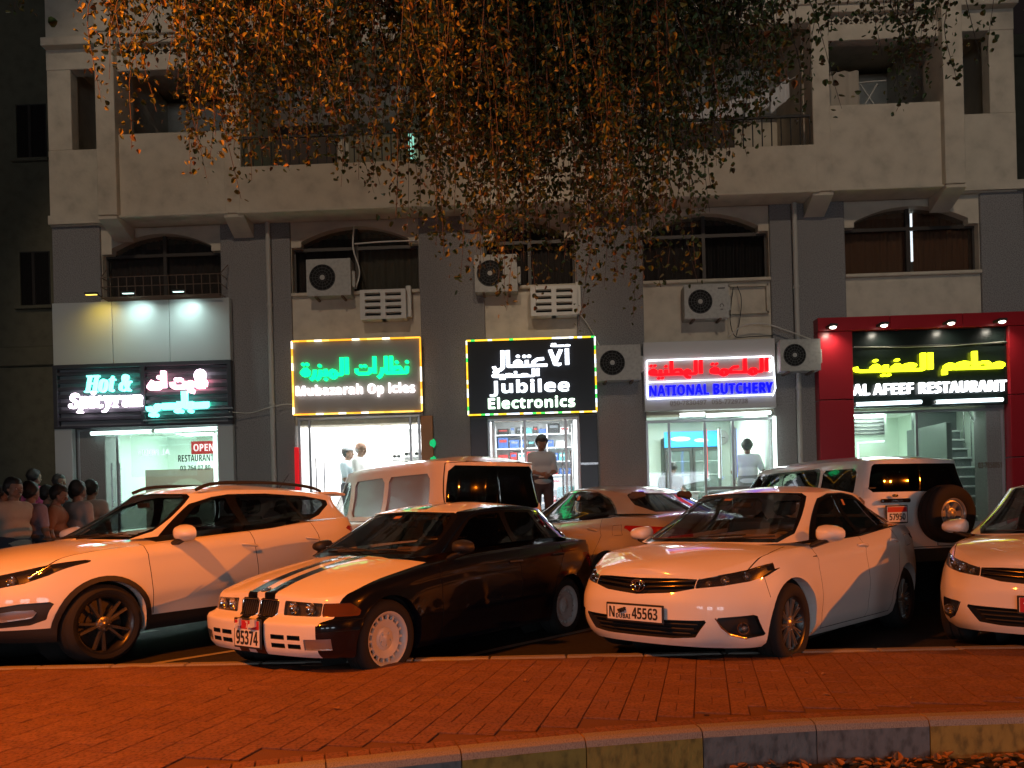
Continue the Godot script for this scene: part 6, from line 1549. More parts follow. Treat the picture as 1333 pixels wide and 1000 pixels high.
func shop_optics():
	room("optician_room", -4.26, -2.02, -17.4, M.room_white, M.tile_floor)
	var S := thing("optician_sign", "grey optician's sign with green Arabic lettering and a yellow light border", "sign")
	box_part("sign_box", Vector3(-4.27, 3.16, -14.0), Vector3(-1.95, 4.50, -13.82), M.sign_taupe, S, 0.008)
	ar_sign(S, "sign_lettering", "optics", -4.12, -2.16, 3.87, 0.30, -13.785, 0.05, glow(Color(0.02, 0.95, 0.55), 2.2))
	en_sign(S, "sign_lettering", "Mubazarah Op icles", -4.22, -2.07, 3.51, 0.17, -13.785, 0.05, glow(Color(1, 0.98, 1.0), 2.2))
	led_frame(S, "light_border", -4.27, 3.17, -1.95, 4.49, -13.79, [glow(Color(1.0, 0.72, 0.22), 1.7), glow(Color(1.0, 0.80, 0.35), 1.9), glow(Color(1, 0.95, 0.85), 2.6), glow(Color(1.0, 0.66, 0.16), 1.6)], 0.13)
	area("sign_glow_light", Vector3(-3.1, 3.8, -13.7), Vector2(2.0, 0.8), Vector3(0, 0, 1), Color(0.8, 1.0, 0.85), 0.06)
	var G: Node3D = glass_front("shop_window", "clear glass front of the white optician's shop", -4.26, -2.02, 3.14, [-4.05, -2.2])
	pull(G, -3.93, -14.0); pull(G, -3.78, -14.0)
	for q in [[-3.6, "left"], [-2.65, "right"]]: ceiling_lamp("%s bright white ceiling lamp in the optician's shop" % q[1], q[0], -15.7, 0.7, 2.6, Color(1.0, 1.0, 1.0), 4.0, 4.6)
	for q in [[-4.29, 2.2, "red"], [-1.94, 2.55, "red"], [-1.80, 2.3, "green"]]:
		var t := T.new()
		if q[2] == "red": t.span(Vector3(q[0] - 0.03, q[1] - 0.4, -13.95), Vector3(q[0] + 0.05, q[1] + 0.4, -13.93), 0.01)
		else:
			for k in 3: t.ball(Vector3(q[0], q[1] + 0.3 - k * 0.3, -13.93), Vector3(0.07, 0.09 - k * 0.015, 0.015))
		solo("light_strip_sign", t, glow(Color(0.9, 0.08, 0.12) if q[2] == "red" else Color(0.02, 0.85, 0.5), 0.6), "%s glowing strip sign at the %s edge of the optician's front" % [q[2], "left" if q[0] < -4.0 else "right"], "sign")
	var bs := T.new(); bs.span(Vector3(-2.0, F, -13.99), Vector3(-1.78, 3.1, -13.92), 0.01)
	solo("orange_panel", bs, M.orange_wood, "orange wooden panel right of the optician's front", "panel")
	# stands with sunglasses
	var k := 0
	for q in [[-2.30, -15.0, 3, "near"], [-2.62, -15.5, 2, "rear"]]:
		var o := thing("display_stand", "white %s display stand holding sunglasses in the optician's shop" % q[3], "display stand", Vector3(q[0], F, q[1]), 0.0, "display stands in the optician's shop")
		box_part("stand_panel", Vector3(-0.22, 0, -0.05), Vector3(0.22, 1.75, 0.0), M.room_white, o, 0.01)
		box_part("foot", Vector3(-0.26, 0, -0.2), Vector3(0.26, 0.06, 0.2), M.alu, o, 0.01)
		for r in 6: box_part("peg_rail", Vector3(-0.2, 0.72 + r * 0.17, 0.0), Vector3(0.2, 0.74 + r * 0.17, 0.03), M.alu, o)
		for r in 6:
			for c in 2:
				var t := T.new()
				var p := Vector3(q[0] - 0.1 + c * 0.2, F + 0.80 + r * 0.17, q[1] + 0.04)
				for s in [-1.0, 1.0]: t.lathe([Vector2(0.0, 0.006), Vector2(0.034, 0.004), Vector2(0.036, 0.0)], Transform3D(Basis().scaled(Vector3(1.1, 0.85, 1)), p + Vector3(0.04 * s, 0, 0)), 12)
				t.tube([p + Vector3(-0.075, 0.012, 0), p + Vector3(0.075, 0.012, 0)], 0.005, 5)
				solo("sunglasses", t, M.black_gloss, "dark sunglasses in the %s column, %s row, of the %s display stand" % ["left" if c == 0 else "right", ["lowest", "second lowest", "third lowest", "third highest", "second highest", "topmost"][r], q[3]], "sunglasses", "sunglasses on the display stands")
				k += 1
	var cb := thing("display_counter", "low white glass-topped counter in the optician's shop", "counter", Vector3(-2.9, F, -16.3))
	box_part("body", Vector3(-0.6, 0, -0.25), Vector3(0.6, 0.85, 0.25), M.room_white, cb, 0.015)
	box_part("glass_top", Vector3(-0.62, 0.855, -0.27), Vector3(0.62, 0.87, 0.27), M.shop_glass, cb)
func shop_electronics():
	room("electronics_room", -0.78, 0.87, -16.6, M.room_white, M.tile_floor)
	var S := thing("electronics_sign", "black electronics sign with white lettering and a blinking light border", "sign")
	box_part("sign_box", Vector3(-1.12, 3.06, -14.0), Vector3(1.17, 4.41, -13.82), M.sign_black, S, 0.008)
	var wm := glow(Color(0.93, 0.96, 1.0), 3.2)
	ar_sign(S, "sign_lettering", "festival", -0.68, 0.73, 3.92, 0.28, -13.785, 0.05, wm, 0.15)
	ar_sign(S, "sign_lettering", "festival_small", 0.38, 0.73, 4.25, 0.07, -13.785, 0.03, wm, 0.2)
	ar_sign(S, "sign_lettering", "festival_mid", -0.68, 0.18, 3.735, 0.13, -13.785, 0.04, wm, 0.2)
	en_sign(S, "sign_lettering", "Jubilee", -0.69, 0.73, 3.45, 0.21, -13.785, 0.05, wm)
	en_sign(S, "sign_lettering", "Electronics", -0.77, 0.78, 3.17, 0.185, -13.785, 0.05, glow(Color(0.85, 1.0, 0.88), 3.2))
	led_frame(S, "light_border", -1.12, 3.07, 1.17, 4.40, -13.79, [glow(Color(1, 0.78, 0.2), 1.7), glow(Color(0.85, 0.9, 1.0), 2.4), glow(Color(0.3, 1.0, 0.4), 1.0), glow(Color(0.9, 0.9, 0.8), 2.0), glow(Color(1, 0.75, 0.15), 1.6)], 0.075)
	area("sign_glow_light", Vector3(0.0, 3.75, -13.7), Vector2(1.6, 0.9), Vector3(0, 0, 1), Color(0.95, 0.97, 1.0), 0.10)
	for s in [[-1.10, -0.80], [0.87, 1.18]]:
		var o := thing("black_side_panel", "black panel %s of the electronics shop's door" % ("left" if s[0] < 0 else "right"), "panel", Vector3.ZERO, 0.0, "black panels beside the electronics door")
		box_part("panel", Vector3(s[0], F, -13.98), Vector3(s[1], 3.05, -13.90), M.sign_black, o, 0.006)
		box_part("steel_strip", Vector3(s[0], 2.13, -13.90), Vector3(s[1], 2.17, -13.89), M.steel, o)
	var G: Node3D = glass_front("shop_window", "glass door front of the electronics shop", -0.80, 0.87, 3.02, [-0.70, -0.12, 0.62], -14.05)
	pull(G, 0.55, -14.03); pull(G, 0.70, -14.03)
	ceiling_lamp("wide white ceiling lamp in the electronics shop", 0.05, -15.2, 1.2, 1.6, Color(0.95, 0.98, 1.0), 3.0, 3.0)
	var sh := thing("shelf_wall", "white shelves full of boxed goods on the electronics shop's back wall", "shelf", Vector3(0.045, F, -16.55))
	for k in 8: box_part("shelf", Vector3(-0.80, 0.05 + k * 0.29, 0.0), Vector3(0.80, 0.075 + k * 0.29, 0.28), M.room_white, sh)
	for x in [-0.81, -0.27, 0.27, 0.79]: box_part("upright", Vector3(x, 0.0, 0.0), Vector3(x + 0.02, 2.3, 0.29), M.room_white, sh)
	var cols := [["white", M.box_white], ["red", M.box_red], ["grey", M.box_grey], ["black", M.box_black], ["blue", M.box_blue], ["teal", M.box_teal]]
	var order := ["lowest", "second", "third", "fourth", "fifth", "sixth", "seventh", "top"]
	var r2 := RandomNumberGenerator.new(); r2.seed = 5
	for k in 8:
		var x := -0.76
		var n := 0
		while x < 0.66:
			var w := r2.randf_range(0.09, 0.24); var h := r2.randf_range(0.10, 0.24); var c: Array = cols[r2.randi() % 6]
			n += 1
			if x + w > 0.78: break
			var t := T.new(); t.box(Vector3(0, h * 0.5, 0), Vector3(w, h, 0.16), 0.004)
			var o := solo("product_box", t, c[1], "%s product box, %s from the left on the %s shelf of the electronics shop" % [c[0], ["first", "second", "third", "fourth", "fifth", "sixth", "seventh", "eighth", "ninth", "tenth", "eleventh", "twelfth"][n - 1], order[k]], "product box", "boxed goods on the electronics shelves", Vector3(x + w * 0.5 + 0.045, F + 0.077 + k * 0.29, -16.40))
			box_part("print", Vector3(-w * 0.36, h * 0.55, 0.08), Vector3(w * 0.36, h * 0.8, 0.0815), cols[(r2.randi() % 6)][1], o)
			x += w + r2.randf_range(0.012, 0.06)
	for k in 4:
		var t := T.new(); t.box(Vector3(0, 0.12, 0), Vector3(0.32, 0.22, 0.24), 0.01)
		solo("carton", t, [M.box_white, M.box_grey, M.box_black, M.box_teal][k], ["white carton at the bottom of the pile by the electronics door", "grey carton second from the bottom by the electronics door", "black carton third from the bottom by the electronics door", "teal carton on top of the pile by the electronics door"][k], "carton", "cartons piled by the electronics door", Vector3(0.60 + (k % 2) * 0.03, F + k * 0.235, -15.0))
	var cr := thing("counter", "white counter on the left of the electronics shop", "counter", Vector3(-0.45, F, -15.3))
	box_part("front", Vector3(-0.28, 0, -0.5), Vector3(0.12, 0.95, 0.5), M.room_white, cr, 0.01)
	box_part("top", Vector3(-0.30, 0.955, -0.52), Vector3(0.15, 0.985, 0.52), M.alu, cr, 0.006)
func shop_butcher():
	room("butcher_room", 2.02, 4.42, -17.4, M.room_green, M.tile_floor)
	var S := thing("butcher_sign", "white butcher's sign board with red Arabic lettering above blue capitals", "sign")
	box_part("sign_box", Vector3(2.03, 3.05, -14.0), Vector3(4.36, 4.28, -13.84), M.sign_white, S, 0.008)
	ar_sign(S, "sign_lettering", "butchery", 2.10, 4.24, 3.69, 0.24, -13.80, 0.05, glow(Color(0.95, 0.01, 0.09), 1.4), 0.17)
	var t := T.new(); t.tube([Vector3(4.245, 3.68, -13.80), Vector3(4.245, 3.90, -13.80)], 0.024, 8)
	part("sign_lettering", t, glow(Color(1, 1, 1), 2.0), S)
	en_sign(S, "sign_lettering", "NATIONAL BUTCHERY", 2.10, 4.28, 3.31, 0.185, -13.80, 0.05, glow(Color(0.01, 0.02, 0.95), 1.6))
	en_sign(S, "number_lettering", "050-7830497   055-7729738", 2.48, 3.86, 3.14, 0.085, -13.836, 0.006, M.sign_taupe)
	var wl := glow(Color(0.93, 0.96, 1.0), 3.5)
	for e in [[2.08, 3.265, 4.28, 3.28], [2.08, 3.56, 4.30, 3.575], [2.08, 3.945, 4.28, 3.955]]:
		t = T.new(); t.tube([Vector3(e[0], e[1], -13.80), Vector3(e[2], e[3], -13.80)], 0.012, 6)
		part("light_border", t, wl, S)
	t = T.new(); t.tube([Vector3(2.08, 3.27, -13.80), Vector3(2.08, 3.945, -13.80)], 0.012, 6)
	t.tube([Vector3(4.30, 3.94, -13.80), Vector3(4.33, 3.38, -13.78), Vector3(4.27, 3.25, -13.76)], 0.012, 6)
	part("light_border", t, wl, S)
	area("sign_glow_light", Vector3(3.2, 3.6, -13.7), Vector2(2.0, 0.6), Vector3(0, 0, 1), Color(0.8, 0.8, 1.0), 0.06)
	tube_lamp("short fluorescent tube on the left under the butcher's sign", Vector3(2.66, 2.97, -13.90), Vector3(3.10, 2.98, -13.90), Color(0.95, 1.0, 1.0), 3.4, Vector3(0, -0.1, 1), 5.0)
	tube_lamp("long fluorescent tube on the right under the butcher's sign", Vector3(3.13, 2.95, -13.90), Vector3(4.27, 2.97, -13.90), Color(0.93, 1.0, 0.99), 3.4, Vector3(0, -0.1, 1), 5.0)
	tube_lamp("upright fluorescent tube at the right edge of the butcher's window", Vector3(4.33, 1.5, -13.90), Vector3(4.33, 2.90, -13.90), Color(0.93, 1.0, 0.99), 3.0, Vector3(-0.3, 0, 1), 2.6)
	var G: Node3D = glass_front("shop_window", "glass and aluminium front of the butcher's shop", 2.06, 4.40, 2.90, [2.48, 3.12, 3.62])
	box_part("mid_rail", Vector3(3.12, 1.62, -14.045), Vector3(4.40, 1.68, -13.985), M.alu, G, 0.006)
	pull(G, 2.42, -14.0)
	for q in [[3.20, "red", Color(1.0, 0.10, 0.14)], [3.46, "white", Color(0.9, 1.0, 1.0)], [3.74, "blue", Color(0.25, 0.45, 1.0)]]:  # glowing tubes made in place of light reflections
		tube_lamp("%s upright tube standing in for a light reflection in the butcher's window" % q[1], Vector3(q[0], 1.85, -14.35), Vector3(q[0], 2.75, -14.35), q[2], 1.7, Vector3(0, 0, -1), 0.5, "upright tubes in the butcher's window")
	ceiling_lamp("white ceiling lamp in the butcher's shop", 3.3, -15.8, 1.6, 0.5, Color(0.93, 1.0, 0.97), 3.0, 15.0)
	var fr := thing("drinks_fridge", "tall two-door glass fridge with a blue lit header in the butcher's shop", "fridge", Vector3(3.48, F, -16.9))
	box_part("cabinet", Vector3(-0.62, 0, -0.35), Vector3(0.62, 2.0, 0.0), M.black_plastic, fr, 0.01)
	box_part("header_light", Vector3(-0.60, 1.78, 0.0), Vector3(0.60, 2.12, 0.03), glow(Color(0.12, 0.55, 0.85), 0.9), fr, 0.005)
	for s in [-0.60, 0.01]:
		box_part("door_pane", Vector3(s + 0.05, 0.2, 0.03), Vector3(s + 0.54, 1.7, 0.036), M.shop_glass, fr)
		for e in [[s, 0.14, s + 0.05, 1.76], [s + 0.54, 0.14, s + 0.59, 1.76], [s + 0.05, 0.14, s + 0.54, 0.2], [s + 0.05, 1.7, s + 0.54, 1.76]]: box_part("door_frame", Vector3(e[0], e[1], 0.0), Vector3(e[2], e[3], 0.045), M.black_metal, fr)
		for k in 5: box_part("shelf", Vector3(s + 0.05, 0.3 + k * 0.29, 0.0), Vector3(s + 0.54, 0.32 + k * 0.29, 0.02), M.steel, fr)
	var r2 := RandomNumberGenerator.new(); r2.seed = 9
	var wv := T.new(); wv.ball(Vector3(-0.25, 1.96, 0.03), Vector3(0.22, 0.05, 0.006)); wv.ball(Vector3(0.2, 1.92, 0.03), Vector3(0.16, 0.04, 0.006))
	part("header_wave", wv, M.box_white, fr)
	var tb := thing("desk", "white desk at the left of the butcher's shop", "desk", Vector3(2.75, F, -15.4))
	box_part("top", Vector3(-0.62, 0.74, -0.3), Vector3(0.5, 0.78, 0.3), M.room_white, tb, 0.008)
	for s in [-0.58, 0.42]: box_part("side", Vector3(s, 0, -0.28), Vector3(s + 0.04, 0.735, 0.28), M.room_white, tb)
	box_part("front", Vector3(-0.54, 0.1, 0.24), Vector3(0.42, 0.735, 0.27), M.room_white, tb)
	t = T.new(); t.box(Vector3(2.85, F + 0.787, -15.3), Vector3(0.24, 0.012, 0.17), 0.002, Basis(Vector3.UP, 0.2))
	solo("notebook", t, M.sign_white, "open white notebook on the butcher's desk", "notebook")
	var co := thing("meat_counter", "steel and glass meat counter in the butcher's shop", "counter", Vector3(3.95, F, -15.1))
	box_part("base", Vector3(-0.6, 0, -0.3), Vector3(0.45, 0.72, 0.3), M.steel, co, 0.01)
	box_part("ledge", Vector3(-0.62, 0.725, -0.32), Vector3(0.46, 0.78, 0.32), M.alu, co, 0.008)
	box_part("glass_screen", Vector3(-0.6, 0.785, 0.26), Vector3(0.45, 1.05, 0.268), M.shop_glass, co)
	var ck := thing("wall_clock", "round white clock on the butcher's back wall beside the fridge", "clock", Vector3(4.22, 2.86, -17.38))
	t = T.new(); t.lathe([Vector2(0.17, 0.0), Vector2(0.17, 0.04), Vector2(0.15, 0.045), Vector2(0.15, 0.03), Vector2(0, 0.03)], Transform3D(), 28)
	part("case", t, M.sign_white, ck)
	t = T.new(); t.box(Vector3(0.0, 0.04, 0.036), Vector3(0.012, 0.09, 0.004)); t.box(Vector3(0.04, 0.0, 0.041), Vector3(0.1, 0.012, 0.004))
	part("hands", t, M.black_plastic, ck)
	var pf := thing("picture_frame", "gold framed picture on the left wall of the butcher's shop", "picture", Vector3(2.06, 2.45, -15.6), PI / 2)
	box_part("frame", Vector3(-0.28, -0.34, -0.02), Vector3(0.28, 0.34, 0.02), M.gold, pf, 0.01)
	box_part("print", Vector3(-0.22, -0.28, 0.02), Vector3(0.22, 0.28, 0.024), M.box_white, pf)
	box_part("figure_print", Vector3(-0.08, -0.12, 0.024), Vector3(0.06, 0.16, 0.027), M.box_grey, pf)
func shop_red():
	room("red_restaurant_room", 5.72, 8.52, -18.2, M.room_green, M.tile_floor)
	var P := thing("red_portal", "red panelled surround of the restaurant with the yellow lettering", "fascia")
	for q in [[5.10, 5.70], [8.42, 8.88]]:
		for y in [[F, 2.05], [2.06, 3.15], [3.16, 4.36]]: box_part("red_panel", Vector3(q[0], y[0], -14.0), Vector3(q[1], y[1] - 0.008, -13.80), M.red_panel, P, 0.005)
	for k in 3: box_part("red_panel", Vector3(5.10 + k * 1.262, 4.36, -14.0), Vector3(6.355 + k * 1.262, 4.60, -13.78), M.red_panel, P, 0.005)
	var S := thing("restaurant_sign", "black restaurant sign with large yellow Arabic lettering over white capitals", "sign")
	box_part("sign_box", Vector3(5.705, 3.0, -14.0), Vector3(8.415, 4.35, -13.87), M.sign_greenblack, S, 0.005)
	box_part("upper_board", Vector3(5.71, 4.06, -13.87), Vector3(8.41, 4.08, -13.84), M.steel, S)
	ar_sign(S, "sign_lettering", "afeef", 5.72, 8.34, 3.64, 0.29, -13.82, 0.06, glow(Color(0.95, 1.0, 0.12), 3.0), 0.16)
	en_sign(S, "sign_lettering", "AL AFEEF RESTAURANT", 5.70, 8.36, 3.22, 0.19, -13.82, 0.06, glow(Color(0.97, 0.98, 1.0), 2.4))
	var gl := T.new(); gl.tube([Vector3(5.72, 4.07, -13.78), Vector3(6.6, 4.03, -13.76), Vector3(7.4, 4.03, -13.76), Vector3(8.36, 4.08, -13.78)], 0.006, 5)
	part("string_of_bulbs", gl, M.pale_cable, S)
	area("sign_glow_light", Vector3(7.05, 3.6, -13.7), Vector2(2.4, 0.8), Vector3(0, 0, 1), Color(0.97, 1.0, 0.6), 0.07)
	var which := ["leftmost", "second", "third", "rightmost"]
	for k in 4:
		var x: float = [5.30, 6.18, 7.33, 8.20][k]
		var o := thing("spot_lamp", "%s white spot lamp along the top of the red surround" % which[k], "spot lamp", Vector3(x, 4.40, -13.62), 0.0, "spot lamps on the red surround")
		box_part("housing", Vector3(-0.07, 0.0, -0.17), Vector3(0.07, 0.05, 0.05), M.dark_metal, o, 0.012)
		var t := T.new(); t.ball(Vector3(0, -0.01, 0), Vector3(0.06, 0.03, 0.05))
		part("lamp_bulb", t, glow(Color(1.0, 0.97, 0.9), 4.0), o)
		spot("spot_light", Vector3(x, 4.35, -13.62), Vector3(x, 3.7, -13.83), Color(1.0, 0.96, 0.88), 0.55, 72.0, 1.0, 0.05)
	tube_lamp("left fluorescent tube under the yellow lettering", Vector3(5.75, 3.06, -13.82), Vector3(6.88, 3.07, -13.82), Color(0.9, 0.97, 1.0), 3.0, Vector3(0, -0.1, 1), 5.0)
	tube_lamp("right fluorescent tube under the yellow lettering", Vector3(7.14, 3.06, -13.82), Vector3(8.29, 3.07, -13.82), Color(0.9, 0.97, 1.0), 3.0, Vector3(0, -0.1, 1), 5.0)
	var G: Node3D = glass_front("shop_window", "glass front of the restaurant with the red surround, a staircase behind it", 5.72, 8.40, 2.95, [6.88])
	en_sign(G, "red_numbers", "03-7858051", 7.95, 8.36, 1.88, 0.10, -14.0, 0.006, M.rust)
	ceiling_lamp("ceiling lamp of the restaurant with the staircase", 6.7, -16.6, 1.5, 0.5, Color(0.88, 1.0, 0.94), 2.0, 15.0)
	ceiling_lamp("small added ceiling lamp that brightens the staircase", 8.0, -14.55, 0.5, 0.25, Color(0.88, 1.0, 0.95), 2.0, 10.0)  # lamp added to brighten the stair treads
	# stairs rising away from the door
	var st := thing("staircase", "grey stone staircase rising behind the restaurant's glass on the right", "staircase", Vector3(8.06, F, -14.35))
	for k in 10:
		box_part("step", Vector3(-0.36, k * 0.185, -1.5), Vector3(0.36, k * 0.185 + 0.15, -0.12 * k), M.stone_dark, st)
		box_part("tread", Vector3(-0.37, k * 0.185 + 0.15, -0.12 * k - 0.13), Vector3(0.37, k * 0.185 + 0.185, -0.12 * k + 0.03), M.stone_light, st, 0.006)
	var t := T.new()
	t.tube([Vector3(0.40, 0.0, 0.05), Vector3(0.40, 0.95, 0.05), Vector3(0.40, 0.95 + 1.5, -1.0)], 0.02, 8)
	for k in 5: t.tube([Vector3(0.40, 0.1 + k * 0.37, -0.24 * k - 0.05), Vector3(0.40, 0.98 + k * 0.37, -0.24 * k - 0.05)], 0.012, 6)
	part("handrail", t, M.steel, st)
	var pw := T.new(); pw.span(Vector3(7.56, F, -15.8), Vector3(7.66, 2.75, -14.3), 0.006); pw.span(Vector3(7.66, 2.72, -15.8), Vector3(8.5, 3.27, -15.7))
	solo("stair_wall", pw, M.stone_dark, "dark marble wall left of the staircase", "wall")
	var fb := thing("kitchen_hood", "pale hood panel with a grey grille inside the red restaurant", "hood", Vector3(6.85, 2.2, -16.6))
	box_part("panel", Vector3(-1.1, 0, 0), Vector3(0.65, 1.05, 0.06), M.room_green, fb)
	box_part("grey_grille", Vector3(-0.05, 0.55, 0.06), Vector3(0.6, 0.95, 0.075), M.sign_grey, fb)
	for k in 5: box_part("grille_slat", Vector3(-0.03, 0.58 + k * 0.075, 0.075), Vector3(0.58, 0.60 + k * 0.075, 0.083), M.steel, fb)
	var dc := thing("food_counter", "lit glass food counter inside the red restaurant", "counter", Vector3(6.75, F, -16.1))
	box_part("base", Vector3(-0.95, 0, -0.3), Vector3(0.7, 0.8, 0.3), M.steel, dc, 0.01)
	box_part("glass_case", Vector3(-0.95, 0.805, -0.28), Vector3(0.7, 1.32, 0.28), M.shop_glass, dc)
	box_part("case_light", Vector3(-0.5, 1.33, -0.2), Vector3(0.66, 1.36, 0.2), glow(Color(0.92, 1.0, 0.95), 1.2), dc)
	box_part("warm_tray_light", Vector3(-0.3, 0.85, 0.1), Vector3(0.6, 0.92, 0.26), glow(Color(1.0, 0.98, 0.7), 0.8), dc)
	area("case_area_light", Vector3(6.83, F + 1.29, -16.1), Vector2(1.1, 0.38), Vector3.DOWN, Color(0.92, 1.0, 0.95), 0.8)
	var fd := thing("door_frame_light", "white upright light frame in the red restaurant's window", "light frame", Vector3(6.25, F, -15.0))
	t = T.new(); t.tube([Vector3(0, 0.9, 0), Vector3(0, 1.62, 0), Vector3(0.5, 1.64, 0)], 0.022, 8)
	part("light_tube", t, glow(Color(0.9, 1.0, 0.97), 1.5), fd)
	box_part("frame_post", Vector3(-0.02, 0, -0.02), Vector3(0.02, 0.9, 0.02), M.alu, fd)
	t = T.new(); t.span(Vector3(8.49, F + 1.15, -15.0), Vector3(8.515, F + 1.95, -14.6), 0.006)
	solo("wall_poster", t, M.box_black, "dark framed poster on the wall right of the staircase", "poster")
	var tin := thing("oil_can", "red and white can at the foot of the staircase", "can", Vector3(7.78, F, -14.2))
	t = T.new(); t.lathe([Vector2(0.0, 0.0), Vector2(0.085, 0.0), Vector2(0.085, 0.13)], Transform3D(Basis(Vector3.RIGHT, -PI / 2), Vector3.ZERO), 20)
	part("body", t, M.box_white, tin)
	t = T.new(); t.lathe([Vector2(0.086, 0.13), Vector2(0.086, 0.22), Vector2(0.07, 0.24), Vector2(0, 0.24)], Transform3D(Basis(Vector3.RIGHT, -PI / 2), Vector3.ZERO), 20)
	part("band", t, M.box_red, tin)

# ---------------------------------------------------------------- people: rounded bones joined into one skin
func nets(bones: Array, cell: float, k: float) -> T:
	var lo := Vector3.ONE * 99.0; var hi := Vector3.ONE * -99.0
	for b in bones:
		var r := maxf(b[2], b[3])
		lo = lo.min(b[0] - Vector3.ONE * r).min(b[1] - Vector3.ONE * r); hi = hi.max(b[0] + Vector3.ONE * r).max(b[1] + Vector3.ONE * r)
	lo -= Vector3.ONE * cell * 2.5; hi += Vector3.ONE * cell * 2.5
	var nx := int((hi.x - lo.x) / cell) + 1; var ny := int((hi.y - lo.y) / cell) + 1; var nz := int((hi.z - lo.z) / cell) + 1
	var val := PackedFloat32Array(); val.resize(nx * ny * nz); val.fill(9.0)
	for b in bones:
		var A: Vector3 = b[0]; var ab: Vector3 = b[1] - b[0]; var ra: float = b[2]; var dr: float = b[3] - b[2]
		var l2 := maxf(ab.length_squared(), 1e-8)
		var m := maxf(b[2], b[3]) + cell * 2.0 + k
		var p0 := ((A.min(b[1]) - Vector3.ONE * m - lo) / cell).floor(); var p1 := ((A.max(b[1]) + Vector3.ONE * m - lo) / cell).ceil()
		for z in range(maxi(0, int(p0.z)), mini(nz, int(p1.z) + 1)):
			for y in range(maxi(0, int(p0.y)), mini(ny, int(p1.y) + 1)):
				var row := (z * ny + y) * nx
				for x in range(maxi(0, int(p0.x)), mini(nx, int(p1.x) + 1)):
					var ap := lo + Vector3(x, y, z) * cell - A
					var t := clampf(ap.dot(ab) / l2, 0.0, 1.0)
					var d := (ap - ab * t).length() - ra - dr * t
					var o := val[row + x]
					var h := k - absf(d - o)
					val[row + x] = minf(d, o) - (h * h * 0.25 / k if h > 0.0 else 0.0)
	var vid := {}
	var pos := PackedVector3Array()
	var off := [0, 1, nx, nx + 1, nx * ny, nx * ny + 1, nx * ny + nx, nx * ny + nx + 1]
	for z in nz - 1:
		for y in ny - 1:
			var row := (z * ny + y) * nx
			for x in nx - 1:
				var i := row + x
				var v0 := val[i]
				if v0 > cell * 2.2 or v0 < -cell * 2.2: continue
				var s := 0
				for c in 8:
					if val[i + off[c]] < 0.0: s |= 1 << c
				if s == 0 or s == 255: continue
				var sum := Vector3.ZERO; var cnt := 0
				for e in [[0, 1], [2, 3], [4, 5], [6, 7], [0, 2], [1, 3], [4, 6], [5, 7], [0, 4], [1, 5], [2, 6], [3, 7]]:
					var a: int = e[0]; var b: int = e[1]
					if ((s >> a) & 1) == ((s >> b) & 1): continue
					var va := val[i + off[a]]; var vb := val[i + off[b]]
					var pa := Vector3(a & 1, (a >> 1) & 1, a >> 2); var pb := Vector3(b & 1, (b >> 1) & 1, b >> 2)
					sum += pa.lerp(pb, va / (va - vb)); cnt += 1
				vid[i] = pos.size()
				pos.append(lo + (Vector3(x, y, z) + sum / cnt) * cell)
	var t := T.new()
	for i in vid:
		var z: int = i / (nx * ny); var y: int = (i / nx) % ny; var x: int = i % nx
		var s0 := val[i] < 0.0
		for q in [[1, nx, nx * ny], [nx, nx * ny, 1], [nx * ny, 1, nx]]:
			if (val[i + q[0]] < 0.0) == s0: continue
			var a: int = i; var b: int = i - q[1]; var c: int = i - q[1] - q[2]; var d: int = i - q[2]
			if not (vid.has(b) and vid.has(c) and vid.has(d)): continue
			if s0: t.f4(pos[vid[a]], pos[vid[b]], pos[vid[c]], pos[vid[d]])
			else: t.f4(pos[vid[d]], pos[vid[c]], pos[vid[b]], pos[vid[a]])
	t.smooth()
	return t
var hand_mesh: T
var head_mesh: T
func relaxed_hand() -> T:       # right hand, wrist at the origin, fingers towards -y, palm facing +z... thumb towards +x
	if hand_mesh == null:
		var b := [[Vector3(0, 0, 0), Vector3(0.0, -0.03, 0), 0.026, 0.028], [Vector3(-0.016, -0.03, 0), Vector3(-0.026, -0.085, 0.004), 0.016, 0.012], [Vector3(0.0, -0.03, 0), Vector3(-0.004, -0.088, 0.002), 0.017, 0.012], [Vector3(0.016, -0.03, 0), Vector3(0.022, -0.085, 0.002), 0.016, 0.012]]
		for f in [[-0.032, 0.080, 0.058], [-0.011, 0.090, 0.074], [0.010, 0.092, 0.080], [0.030, 0.088, 0.070]]:
			var a := Vector3(f[0], -f[1], 0.004); var c := a + Vector3(f[0] * 0.15, -f[2] * 0.5, 0.008); var e := c + Vector3(0, -f[2] * 0.42, 0.022)
			b.append([a, c, 0.0095, 0.0085]); b.append([c, e, 0.0085, 0.0065])
		b.append([Vector3(0.02, -0.025, 0.004), Vector3(0.048, -0.058, 0.016), 0.015, 0.011]); b.append([Vector3(0.048, -0.058, 0.016), Vector3(0.056, -0.092, 0.024), 0.010, 0.0075])
		hand_mesh = nets(b, 0.0055, 0.006)
	return hand_mesh
